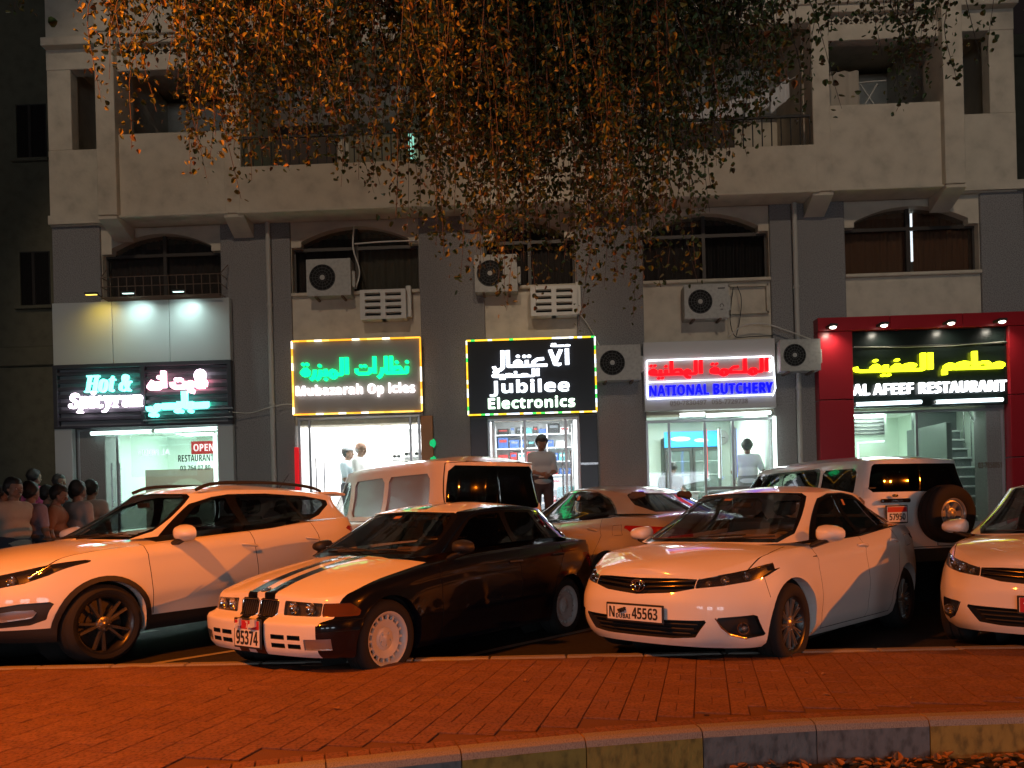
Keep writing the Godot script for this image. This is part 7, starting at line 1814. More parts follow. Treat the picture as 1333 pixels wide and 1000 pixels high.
func plain_head() -> T:         # chin to crown about 0.23; origin at the top of the neck, facing +z
	if head_mesh == null:
		var b := [[Vector3(0, 0.135, -0.02), Vector3(0, 0.125, 0.025), 0.088, 0.080], [Vector3(0, 0.155, -0.01), Vector3(0, 0.15, 0.02), 0.078, 0.07], [Vector3(0, 0.06, 0.035), Vector3(0, 0.022, 0.062), 0.058, 0.034], [Vector3(-0.032, 0.05, 0.03), Vector3(0.032, 0.05, 0.03), 0.045, 0.045],
			[Vector3(0, 0.095, 0.098), Vector3(0, 0.062, 0.116), 0.010, 0.014], [Vector3(-0.014, 0.058, 0.103), Vector3(0.014, 0.058, 0.103), 0.009, 0.009], [Vector3(-0.028, 0.118, 0.088), Vector3(0.028, 0.118, 0.088), 0.014, 0.014], [Vector3(-0.02, 0.03, 0.092), Vector3(0.02, 0.03, 0.092), 0.008, 0.008],
			[Vector3(0, 0.0, 0.0), Vector3(0, -0.09, -0.02), 0.056, 0.058]]
		for s in [-1.0, 1.0]:
			b.append([Vector3(0.083 * s, 0.115, 0.0), Vector3(0.078 * s, 0.072, 0.008), 0.016, 0.010])
			b.append([Vector3(0.045 * s, 0.078, 0.066), Vector3(0.05 * s, 0.07, 0.05), 0.02, 0.02])
		head_mesh = nets(b, 0.0085, 0.014)
	return head_mesh
func person(label: String, at: Vector3, yaw: float, P: Dictionary, group := "") -> Node3D:
	var o := thing("person", label, "person", at, yaw, group)
	var sc: float = P.get("h", 1.74) / 1.74
	var sit: bool = P.get("sit", false)
	var by := -0.34 if sit else 0.0
	var lean: float = P.get("lean", 0.0)
	var hip := Vector3(0, 0.94 + by, 0)
	var tilt := Basis(Vector3.RIGHT, lean)
	var up := func(v: Vector3) -> Vector3: return hip + tilt * (v - Vector3(0, 0.94, 0))
	var skin := []; var shirt := []; var pants := []; var shoes := []
	var fat: float = P.get("fat", 1.0)
	var chest: Vector3 = up.call(Vector3(0, 1.28, 0.0)); var belly: Vector3 = up.call(Vector3(0, 1.08, 0.01)); var neck: Vector3 = up.call(Vector3(0, 1.45, -0.015))
	for L in [[skin, 0.0], [shirt, 0.016]]:
		var g: float = L[1]
		L[0].append([up.call(Vector3(-0.085, 1.32, 0)), up.call(Vector3(0.085, 1.32, 0)), 0.108 + g, 0.108 + g])
		L[0].append([up.call(Vector3(-0.06, 1.12, 0.01)), up.call(Vector3(0.06, 1.12, 0.01)), 0.105 * fat + g, 0.105 * fat + g])
		L[0].append([hip + tilt * Vector3(-0.065, 0.02, 0), hip + tilt * Vector3(0.065, 0.02, 0), 0.112 + g, 0.112 + g])
		L[0].append([up.call(Vector3(-0.15, 1.40, -0.01)), up.call(Vector3(0.15, 1.40, -0.01)), 0.062 + g, 0.062 + g])
		L[0].append([neck - tilt * Vector3(0, 0.03, 0), neck + tilt * Vector3(0, 0.05 if g == 0.0 else 0.0, 0.01), 0.06 + g, 0.056 + g * 0.5])
	for i in 2:
		var s := -1.0 if i == 0 else 1.0
		var sh: Vector3 = up.call(Vector3(0.185 * s, 1.395, -0.01))
		var hand: Vector3 = P.get("hands", [Vector3(-0.27, 0.80, 0.08), Vector3(0.27, 0.80, 0.08)])[i]
		if sit: hand.y += 0.0
		# elbow from the two arm lengths, bent down and back
		var d := hand - sh
		var l := minf(d.length(), 0.53)
		hand = sh + d.normalized() * l
		var bend := sqrt(maxf(0.0, 0.275 * 0.275 - l * l * 0.25))
		var poleV: Vector3 = P.get("pole", Vector3(0.5 * s, -0.6, -0.7))
		poleV.x = absf(poleV.x) * s
		var e := poleV - d.normalized() * poleV.dot(d.normalized())
		var elbow := sh + d * 0.5 * (l / d.length()) + e.normalized() * bend
		skin.append([sh, elbow, 0.052, 0.040]); skin.append([elbow, hand, 0.042, 0.028])
		shirt.append([sh, sh.lerp(elbow, P.get("sleeve", 0.75)), 0.066, 0.060])
		if P.get("sleeve", 0.75) >= 1.0: shirt.append([elbow, elbow.lerp(hand, 0.93), 0.054, 0.042])
		P["wrist%d" % i] = [hand, (hand - elbow).normalized()]
		var hp := hip + Vector3(0.095 * s, 0.0, 0)
		var st: float = P.get("step", 0.0) * s
		var knee := Vector3(0.11 * s, 0.50, 0.03 + st * 0.5); var ank := Vector3(0.115 * s, 0.085, -0.02 + st)
		if sit: knee = hip + Vector3(0.12 * s, 0.02, 0.44); ank = knee + Vector3(0, -0.52, -0.03)
		skin.append([hp, knee, 0.082, 0.056]); skin.append([knee, ank, 0.056, 0.038])
		skin.append([ank, ank + Vector3(0.01 * s, -0.045, 0.13), 0.036, 0.028])
		pants.append([hp, knee, 0.100, 0.074]); pants.append([knee, ank + Vector3(0, 0.02, 0), 0.074, 0.060])
		shoes.append([ank + Vector3(0, -0.04, -0.03), ank + Vector3(0.01 * s, -0.048, 0.15), 0.044, 0.037])
	pants.append([hip + tilt * Vector3(-0.07, 0.06, 0), hip + tilt * Vector3(0.07, 0.06, 0), 0.122, 0.122])
	pants.append([hip + Vector3(-0.075, -0.04, 0), hip + Vector3(0.075, -0.04, 0), 0.118, 0.118])
	var body := nets(skin, 0.024, 0.035)
	var nod := tilt * Basis(Vector3.UP, P.get("look", 0.0)) * Basis(Vector3.RIGHT, P.get("nod", 0.0))
	var hx := Transform3D(nod, neck + tilt * Vector3(0, 0.075, 0.015))
	body.add(plain_head(), hx)
	for i in 2:
		var wr: Array = P["wrist%d" % i]
		var s := -1.0 if i == 0 else 1.0
		var y: Vector3 = -wr[1]
		var z: Vector3 = (P.get("palm", Vector3(-s, 0, 0.2)) * Vector3(1, 1, 1)).normalized()
		z = (z - y * z.dot(y)).normalized()
		if z.length() < 0.5: z = Vector3.BACK
		var x := y.cross(z)
		var hb := Basis(x, y, z)
		if (x.z if absf(x.z) > 0.3 else x.x * -s) < 0.0: hb = Basis(-x, y, z)
		body.add(relaxed_hand(), Transform3D(hb, wr[0]))
	var scale3 := Transform3D(Basis().scaled(Vector3.ONE * sc), Vector3.ZERO)
	var put := func(nm: String, t: T, m: Material):
		var q := T.new(); q.add(t, scale3); part(nm, q, m, o)
	put.call("body", body, P.get("skin", M.skin))
	put.call("shirt", nets(shirt, 0.024, 0.03), P.shirt)
	put.call("trousers", nets(pants, 0.026, 0.03), P.trousers)
	put.call("shoes", nets(shoes, 0.02, 0.01), M.black_plastic)
	var hr := T.new()
	if P.get("hair", "short") != "bald":
		var hb := [[Vector3(0, 0.168, -0.018), Vector3(0, 0.166, 0.028), 0.088, 0.072], [Vector3(0, 0.125, -0.045), Vector3(0, 0.075, -0.042), 0.084, 0.062], [Vector3(-0.056, 0.14, -0.012), Vector3(0.056, 0.14, -0.012), 0.056, 0.056], [Vector3(-0.05, 0.10, -0.035), Vector3(0.05, 0.10, -0.035), 0.054, 0.054]]
		if P.get("hair", "") == "beard": hb += [[Vector3(-0.04, 0.035, 0.045), Vector3(0.0, 0.008, 0.075), 0.034, 0.034], [Vector3(0.04, 0.035, 0.045), Vector3(0.0, 0.008, 0.075), 0.034, 0.034], [Vector3(-0.066, 0.08, 0.02), Vector3(-0.05, 0.04, 0.04), 0.026, 0.03], [Vector3(0.066, 0.08, 0.02), Vector3(0.05, 0.04, 0.04), 0.026, 0.03]]
		hr.add(nets(hb, 0.013, 0.02), hx)
		put.call("hair", hr, P.get("hair_mat", M.hair))
	else:
		hr.add(nets([[Vector3(-0.07, 0.09, -0.03), Vector3(0.07, 0.09, -0.03), 0.03, 0.03], [Vector3(0, 0.10, -0.06), Vector3(0, 0.07, -0.055), 0.058, 0.05]], 0.013, 0.02), hx)
		put.call("hair", hr, M.hair_grey)
	if P.has("cap"):
		var c := T.new()
		var ct := T.new()
		ct.lathe([Vector2(0.104, 0.0), Vector2(0.103, 0.03), Vector2(0.090, 0.07), Vector2(0.05, 0.095), Vector2(0.0, 0.10)], Transform3D(Basis(Vector3.RIGHT, -PI / 2), Vector3(0, 0.145, 0.0)), 20)
		var brim := ring2(Vector2(0, 0.075), 0.085, 0.10, 20)
		ct.prism(brim, -0.006, 0.0, Transform3D(Basis(Vector3.RIGHT, PI / 2 + 0.12) * Basis(Vector3(1, 0, 0), Vector3(0, 1, 0), Vector3(0, 0, 1)), Vector3(0, 0.155, 0.0)))
		c.add(ct, hx)
		put.call("cap", c, P.cap)
	var ey := T.new(); var br := T.new()
	for s in [-1.0, 1.0]:
		var e := T.new(); e.ball(Vector3(0.031 * s, 0.098, 0.089), Vector3(0.0125, 0.008, 0.008), Basis(), 8)
		ey.add(e, hx)
		e = T.new(); e.ball(Vector3(0.031 * s, 0.098, 0.0955), Vector3(0.005, 0.0055, 0.003), Basis(), 8)
		e.tube([Vector3(0.016 * s, 0.116, 0.099), Vector3(0.032 * s, 0.121, 0.097), Vector3(0.048 * s, 0.115, 0.088)], 0.004, 5)
		br.add(e, hx)
	var mt := T.new(); mt.tube([Vector3(-0.022, 0.034, 0.094), Vector3(0, 0.033, 0.101), Vector3(0.022, 0.034, 0.094)], 0.004, 5)
	br.add(mt, hx)
	put.call("eyes", ey, M.eye_white); put.call("brows_and_lips", br, M.hair)
	return o
func people():
	var g := "people gathered at the grill restaurant"
	var S := func(c: Color) -> StandardMaterial3D: return mk(c, 0.9)
	var beige: Material = S.call(lin(0.30, 0.26, 0.21)); var mauve: Material = S.call(lin(0.21, 0.17, 0.21)); var pink: Material = S.call(lin(0.62, 0.11, 0.26)); var black: Material = S.call(lin(0.03, 0.03, 0.035)); var brown: Material = S.call(lin(0.18, 0.10, 0.06)); var pale: Material = S.call(lin(0.28, 0.25, 0.23)); var white: Material = S.call(lin(0.70, 0.72, 0.72)); var blue: Material = S.call(lin(0.36, 0.46, 0.50)); var dark: Material = S.call(lin(0.035, 0.037, 0.05)); var greyt: Material = S.call(lin(0.22, 0.225, 0.22))
	var back := [Vector3(-0.08, 0.98, -0.17), Vector3(0.08, 0.96, -0.19)]
	person("man in a beige shirt with his hands behind his back beside the SUV", Vector3(-6.57, 0.07, -9.6), 1.3, {shirt = beige, trousers = dark, hands = back, pole = Vector3(0.6, -0.5, -0.5), fat = 1.12, h = 1.82, hair_mat = M.hair}, g)
	person("man in a mauve shirt, seen from behind, right of the man in beige", Vector3(-6.65, 0.08, -10.05), 2.9, {shirt = mauve, trousers = dark, h = 1.78}, g)
	person("man in a bright pink shirt standing on the step by the dark wall", Vector3(-8.6, 0.45, -13.1), 2.7, {shirt = pink, trousers = dark, h = 1.80}, g)
	person("bearded man in a black shirt on the step, looking towards the door", Vector3(-8.16, 0.45, -13.1), 1.5, {shirt = black, trousers = dark, hair = "beard", h = 1.70}, g)
	person("man in a brown shirt, his head turned down, in the middle of the group", Vector3(-6.52, 0.08, -10.4), 1.9, {shirt = brown, trousers = dark, nod = 0.25, h = 1.75}, g)
	person("broad man in a pale shirt with thick black hair, seen from behind", Vector3(-6.46, 0.10, -10.8), 2.8, {shirt = pale, trousers = dark, fat = 1.2, h = 1.80}, g)
	person("man in a dark shirt half hidden behind the man in brown", Vector3(-7.22, 0.12, -11.3), 2.2, {shirt = black, trousers = dark, h = 1.75}, g)
	person("man with black hair nearest the restaurant's glass door, seen from behind", Vector3(-6.76, 0.13, -11.65), 3.1, {shirt = pale, trousers = dark, h = 1.82}, g)
	person("man in a grey shirt just left of the man nearest the glass door", Vector3(-6.72, 0.12, -11.2), 2.6, {shirt = greyt, trousers = dark, h = 1.75}, g)
	person("man at the left edge of the group, only the back of his head showing", Vector3(-6.97, 0.07, -9.9), 2.4, {shirt = brown, trousers = dark, h = 1.74}, g)
	person("man in a dark cap and pale blue shirt inside the optician's shop", Vector3(-3.58, F, -14.95), 1.35, {shirt = blue, trousers = dark, cap = M.box_grey, hands = [Vector3(-0.12, 1.06, 0.28), Vector3(0.16, 1.04, 0.30)], sleeve = 0.8, h = 1.82}, "customers in the optician's shop")
	person("man in a white shirt and grey trousers inside the optician's shop", Vector3(-3.28, F, -14.7), 1.25, {shirt = white, trousers = greyt, hair = "bald", hands = [Vector3(-0.10, 1.08, 0.30), Vector3(0.14, 1.06, 0.32)], fat = 1.1, h = 1.87, nod = 0.1}, "customers in the optician's shop")
	person("man in a grey-blue shirt looking down at his hands in the electronics doorway", Vector3(0.17, F, -13.72), 0.1, {shirt = S.call(lin(0.30, 0.37, 0.41)), trousers = dark, hands = [Vector3(-0.05, 1.08, 0.27), Vector3(0.09, 1.06, 0.29)], nod = 0.42, sleeve = 0.95, h = 1.80})
	var ph := T.new(); ph.box(Vector3(0.19, F + 1.07, -13.42), Vector3(0.17, 0.015, 0.11), 0.003, Basis(Vector3.RIGHT, 0.3))
	solo("paper_note", ph, M.sign_white, "white paper held by the man in the electronics doorway", "paper")
	person("man in a dark shirt writing at the butcher's desk", Vector3(2.77, F, -15.78), 0.15, {shirt = S.call(lin(0.07, 0.065, 0.06)), trousers = dark, sit = true, lean = 0.22, nod = 0.5, hands = [Vector3(-0.12, 0.82, 0.36), Vector3(0.16, 0.82, 0.36)], sleeve = 0.9})
	var st := thing("stool", "dark stool under the man at the butcher's desk", "stool", Vector3(2.77, F, -15.8))
	box_part("seat", Vector3(-0.19, 0.44, -0.19), Vector3(0.19, 0.49, 0.19), M.black_plastic, st, 0.015)
	for sx in [-0.15, 0.15]:
		for sz in [-0.15, 0.15]: box_part("leg", Vector3(sx - 0.015, 0, sz - 0.015), Vector3(sx + 0.015, 0.44, sz + 0.015), M.steel, st)
	person("butcher in a white coat with his back turned at the meat counter", Vector3(4.10, F, -14.85), 2.9, {shirt = white, trousers = greyt, hands = [Vector3(-0.22, 1.05, 0.26), Vector3(0.24, 1.0, 0.28)], sleeve = 0.8, h = 1.72, fat = 1.1})

# ---------------------------------------------------------------- ground, tree, street lamps
func island_edge(x: float) -> float: return spline([[-9.0, -1.9], [-6.0, -2.35], [-4.0, -2.75], [-2.5, -3.12], [-0.94, -3.58], [0.53, -3.98], [1.37, -4.12], [2.79, -4.21], [5.0, -4.25], [10.0, -4.25]], x)
func road_y(z: float) -> float: return spline([[-14.0, 0.18], [-11.0, 0.12], [-9.2, 0.03], [-8.4, 0.01], [-7.4, 0.03], [-6.2, 0.045]], z)
func ground():
	var t := T.new()
	var rows := []
	for z in [60.0, 20.0, 5.0, 0.0, -2.0, -4.6]: rows.append([Vector3(-80, -0.07, z), Vector3(-10, -0.07, z), Vector3(0, -0.07, z), Vector3(10, -0.07, z), Vector3(80, -0.07, z)])
	t.grid(rows)
	struct("road", t, M.asphalt, "asphalt of the near carriageway")
	t = T.new(); rows = []
	for k in 33:
		var z := -6.2 - k * 0.25
		rows.append([Vector3(-80, road_y(z), z), Vector3(-10, road_y(z), z), Vector3(0, road_y(z), z), Vector3(10, road_y(z), z), Vector3(80, road_y(z), z)])
	rows.append([Vector3(-80, 0.18, -60), Vector3(-10, 0.18, -60), Vector3(0, 0.18, -60), Vector3(10, 0.18, -60), Vector3(80, 0.18, -60)])
	t.grid(rows)
	struct("parking_road", t, M.asphalt, "dark asphalt of the parking rows before the shops")
	for k in 7:       # painted bay lines
		t = T.new()
		var x0 := -6.4 + k * 2.75
		var a := Vector2(x0, -6.5); var b := Vector2(x0 + 1.9, -9.0)
		rows = []
		for i in 11:
			var p := a.lerp(b, i / 10.0)
			rows.append([Vector3(p.x - 0.06, road_y(p.y) + 0.004, p.y), Vector3(p.x + 0.06, road_y(p.y) + 0.004, p.y)])
		t.grid(rows)
		struct("bay_marking", t, M.road_paint)
	# pavement along the shops, a raised step at each end
	t = T.new(); t.span(Vector3(-40, 0.0, -13.96), Vector3(-8.75, 0.30, -13.3), 0.02)
	struct("pavement", t, M.concrete)
	t = T.new(); t.span(Vector3(-9.4, 0.1, -13.95), Vector3(-5.2, 0.45, -12.75), 0.02)
	struct("entrance_step", t, M.concrete)
	t = T.new(); t.span(Vector3(-5.19, 0.1, -13.95), Vector3(8.9, F - 0.03, -13.55), 0.02)
	struct("entrance_step", t, M.concrete)
	# the median: bed, kerbs, pavers
	t = T.new()
	var outline := PackedVector2Array()
	for k in 57: outline.append(Vector2(-9.0 + k * 19.0 / 56.0, island_edge(-9.0 + k * 19.0 / 56.0) - 0.097))
	outline.append(Vector2(10.0, -6.14)); outline.append(Vector2(-9.0, -6.14))
	t.prism(outline, -0.13, 0.137, Transform3D(Basis(Vector3(1, 0, 0), Vector3(0, 0, 1), Vector3(0, 1, 0)), Vector3.ZERO))
	struct("median_bed", t, M.joint_sand, "sand bed between the red pavers of the median")
	var kerb := Node3D.new(); kerb.name = "median_kerb"; add_child(kerb); kerb.set_meta("kind", "structure")
	var kerb2 := Node3D.new(); kerb2.name = "parking_kerb"; add_child(kerb2); kerb2.set_meta("kind", "structure")
	var x := -8.99
	var n := 0
	var r := RandomNumberGenerator.new(); r.seed = 21
	while x < 9.3:
		var x2 := x + 0.615
		var a := Vector3(x, 0, island_edge(x)); var b := Vector3(x2, 0, island_edge(x2))
		var d := (b - a).normalized()
		var back := Vector3(d.z, 0, -d.x) * (1.0 if d.x > 0 else -1.0)
		var prof := [Vector2(0.0, -0.12), Vector2(0.0, 0.105), Vector2(0.012, 0.135), Vector2(0.04, 0.148), Vector2(0.10, 0.149), Vector2(0.10, -0.12)]
		var body := T.new(); var cap := T.new()
		var g := 0.003
		for i in 5:
			var q: T = cap if i >= 1 and i <= 3 else body
			var p0: Vector2 = prof[i]; var p1: Vector2 = prof[i + 1]
			q.f4(a + d * g + back * p0.x + Vector3.UP * p0.y, b - d * g + back * p0.x + Vector3.UP * p0.y, b - d * g + back * p1.x + Vector3.UP * p1.y, a + d * g + back * p1.x + Vector3.UP * p1.y)
		for e in [a + d * g, b - d * g]:
			var m: Vector3 = (a + b) * 0.5 + back * 0.05
			for i in range(1, 5): body.out3(e + back * prof[0].x + Vector3.UP * prof[0].y, e + back * prof[i].x + Vector3.UP * prof[i].y, e + back * prof[i + 1].x + Vector3.UP * prof[i + 1].y, m)
		part("kerb_stone", body, M.kerb_yellow if (int(floor((x + 8.99) / 0.615 + 0.5)) / 2) % 2 == 1 else M.kerb_grey, kerb)
		part("kerb_edge", cap, M.kerb_pale, kerb)
		for h in 6:      # a border course of bricks laid end-on along the kerb
			var c0 := a.lerp(b, (h + 0.5) / 6.0) + back * 0.155
			var bb := T.new(); bb.box(Vector3.ZERO, Vector3(0.099, 0.05, 0.1), 0.002)
			var bo := MeshInstance3D.new(); bo.mesh = bb.mesh(M.pavers[r.randi() % 4]); bo.name = "border_brick"
			bo.transform = Transform3D(Basis(d, Vector3.UP, -back if d.cross(Vector3.UP).dot(back) < 0.0 else back), Vector3(c0.x, 0.122 + r.randf_range(-0.001, 0.001), c0.z))
			kerb.add_child(bo, true)
		t = T.new(); t.span(Vector3(x + g, -0.05, -6.25), Vector3(x2 - g, 0.149, -6.145), 0.012)
		part("kerb_stone", t, M.kerb_pale, kerb2)
		x = x2; n += 1
	# pavers: a basket weave of paired bricks, its bands running away from the viewer
	var pav := Node3D.new(); pav.name = "median_paving"; add_child(pav); pav.set_meta("kind", "structure")
	var ang := deg_to_rad(12.3)
	var fw := Vector2(sin(ang), -cos(ang)); var rt := Vector2(cos(ang), sin(ang))
	var bt := T.new(); bt.box(Vector3(0, -0.03, 0), Vector3(0.1965, 0.06, 0.0972), 0.0022)
	var meshes := []
	for m in M.pavers: meshes.append(bt.mesh(m))
	var spots := []
	for i in range(-60, 60):
		for j in range(0, 90):
			var along := posmod(i + j / 2, 2) == 0
			var c := Vector2(0.35, -1.5) + rt * (i * 0.202) + fw * (j * 0.1)
			if along: c = Vector2(0.35, -1.5) + rt * (i * 0.202 + (0.05 if j % 2 else -0.05)) + fw * ((j / 2) * 0.2 + 0.05)
			var ok := absf(c.x) < 8.6
			for k in 4:
				var q := c + (rt * (0.05 if k % 2 else -0.05) + fw * (0.1 if k / 2 else -0.1) if along else rt * (0.1 if k % 2 else -0.1) + fw * (0.05 if k / 2 else -0.05))
				if q.y > island_edge(clampf(q.x, -9.0, 10.0)) - 0.215 or q.y < -6.14: ok = false
			if ok: spots.append(Vector3(c.x, 1.0 if along else 0.0, c.y))
	var seen := func(p: Vector3) -> float: return p.z * p.z + (100.0 if absf(p.x - 0.0) > absf(p.z) * 0.66 else 0.0)
	spots.sort_custom(func(p, q): return seen.call(p) < seen.call(q))
	var rest: Array = [[], [], [], []]
	var bas := Basis(Vector3(rt.x, 0, rt.y), Vector3.UP, Vector3(-fw.x, 0, -fw.y))
	for k in spots.size():
		var tf := Transform3D(bas * Basis(Vector3.UP, PI / 2 * spots[k].y) * Basis(Vector3.RIGHT, r.randf_range(-0.008, 0.008)) * Basis(Vector3.BACK, r.randf_range(-0.006, 0.006)), Vector3(spots[k].x, 0.146 + r.randf_range(-0.0018, 0.0018), spots[k].z))
		var vr := r.randi() % 4
		if k < 300:
			var o := MeshInstance3D.new(); o.mesh = meshes[vr]; o.name = "paver"; o.transform = tf
			pav.add_child(o, true)
		else: rest[vr].append(tf)
	for vr in 4:
		var mm := MultiMesh.new(); mm.transform_format = MultiMesh.TRANSFORM_3D; mm.mesh = meshes[vr]; mm.instance_count = rest[vr].size()
		for k in rest[vr].size(): mm.set_instance_transform(k, rest[vr][k])
		var o := MultiMeshInstance3D.new(); o.multimesh = mm; o.name = "paver_field"; o.set_meta("kind", "stuff")
		pav.add_child(o, true)
	# leaf litter by the near kerb and single leaves on the paving
	var lf := leaf_mesh(M.dry_leaf)
	var lm := MultiMesh.new(); lm.transform_format = MultiMesh.TRANSFORM_3D; lm.mesh = lf; lm.instance_count = 900
	for k in 900:
		var lx := r.randf_range(-1.0, 4.5)
		var lz := island_edge(lx) + 0.02 + absf(r.randfn(0.0, 0.22))
		lm.set_instance_transform(k, Transform3D(Basis(Vector3.UP, r.randf() * TAU) * Basis(Vector3.RIGHT, r.randfn(0.0, 0.35)) * Basis().scaled(Vector3.ONE * r.randf_range(0.5, 1.0)), Vector3(lx, -0.062 + r.randf() * 0.02, lz)))
	var lo := MultiMeshInstance3D.new(); lo.multimesh = lm; lo.name = "leaf_litter"; add_child(lo); lo.set_meta("kind", "stuff"); lo.set_meta("label", "dry brown leaf litter along the foot of the painted kerb")
	var where := [[0.55, -4.9], [1.72, -4.72], [1.30, -5.1], [1.85, -5.35], [1.95, -5.30], [-0.1, -5.3], [0.35, -5.6], [2.6, -5.0], [-1.2, -4.6], [2.2, -4.6], [-2.1, -5.2], [0.9, -4.35]]
	var say := ["nearest the corner of the long number plate car", "right of the middle near the painted kerb", "a hand's width behind the middle of the paving", "left one of two close together below the white saloon", "right one of two close together below the white saloon", "below the striped car's front wheel", "close to the far kerb right of the striped car", "far right on the paving", "left of the middle on the paving", "close to the painted kerb towards the right", "on the left below the SUV", "close to the painted kerb, in the middle"]
	for k in 12:
		var o := MeshInstance3D.new(); o.mesh = lf; o.name = numbered("fallen_leaf"); add_child(o)
		o.transform = Transform3D(Basis(Vector3.UP, k * 1.3) * Basis(Vector3.RIGHT, 0.15) * Basis().scaled(Vector3.ONE * (0.6 + 0.1 * (k % 3))), Vector3(where[k][0], 0.158, where[k][1]))
		tag(o, "dry fallen leaf %s" % say[k], "leaf", "leaves fallen on the paving")
func leaf_mesh(m: Material) -> ArrayMesh:
	var t := T.new()      # a heart-shaped leaf folded along its rib, stalk at the origin, tip at +z
	var L := 0.056; var W := 0.024
	var mid := [Vector3(0, 0, 0), Vector3(0, -0.004, L * 0.35), Vector3(0, -0.003, L * 0.7), Vector3(0, 0.003, L)]
	for s in [-1.0, 1.0]:
		var e1 := Vector3(W * 0.9 * s, 0.007, L * 0.12); var e2 := Vector3(W * s, 0.008, L * 0.42); var e3 := Vector3(W * 0.55 * s, 0.005, L * 0.78)
		t.f3(mid[0], e1, mid[1]); t.f3(e1, e2, mid[1]); t.f3(mid[1], e2, mid[2]); t.f3(e2, e3, mid[2]); t.f3(mid[2], e3, mid[3])
	t.smooth()
	return t.mesh(m)
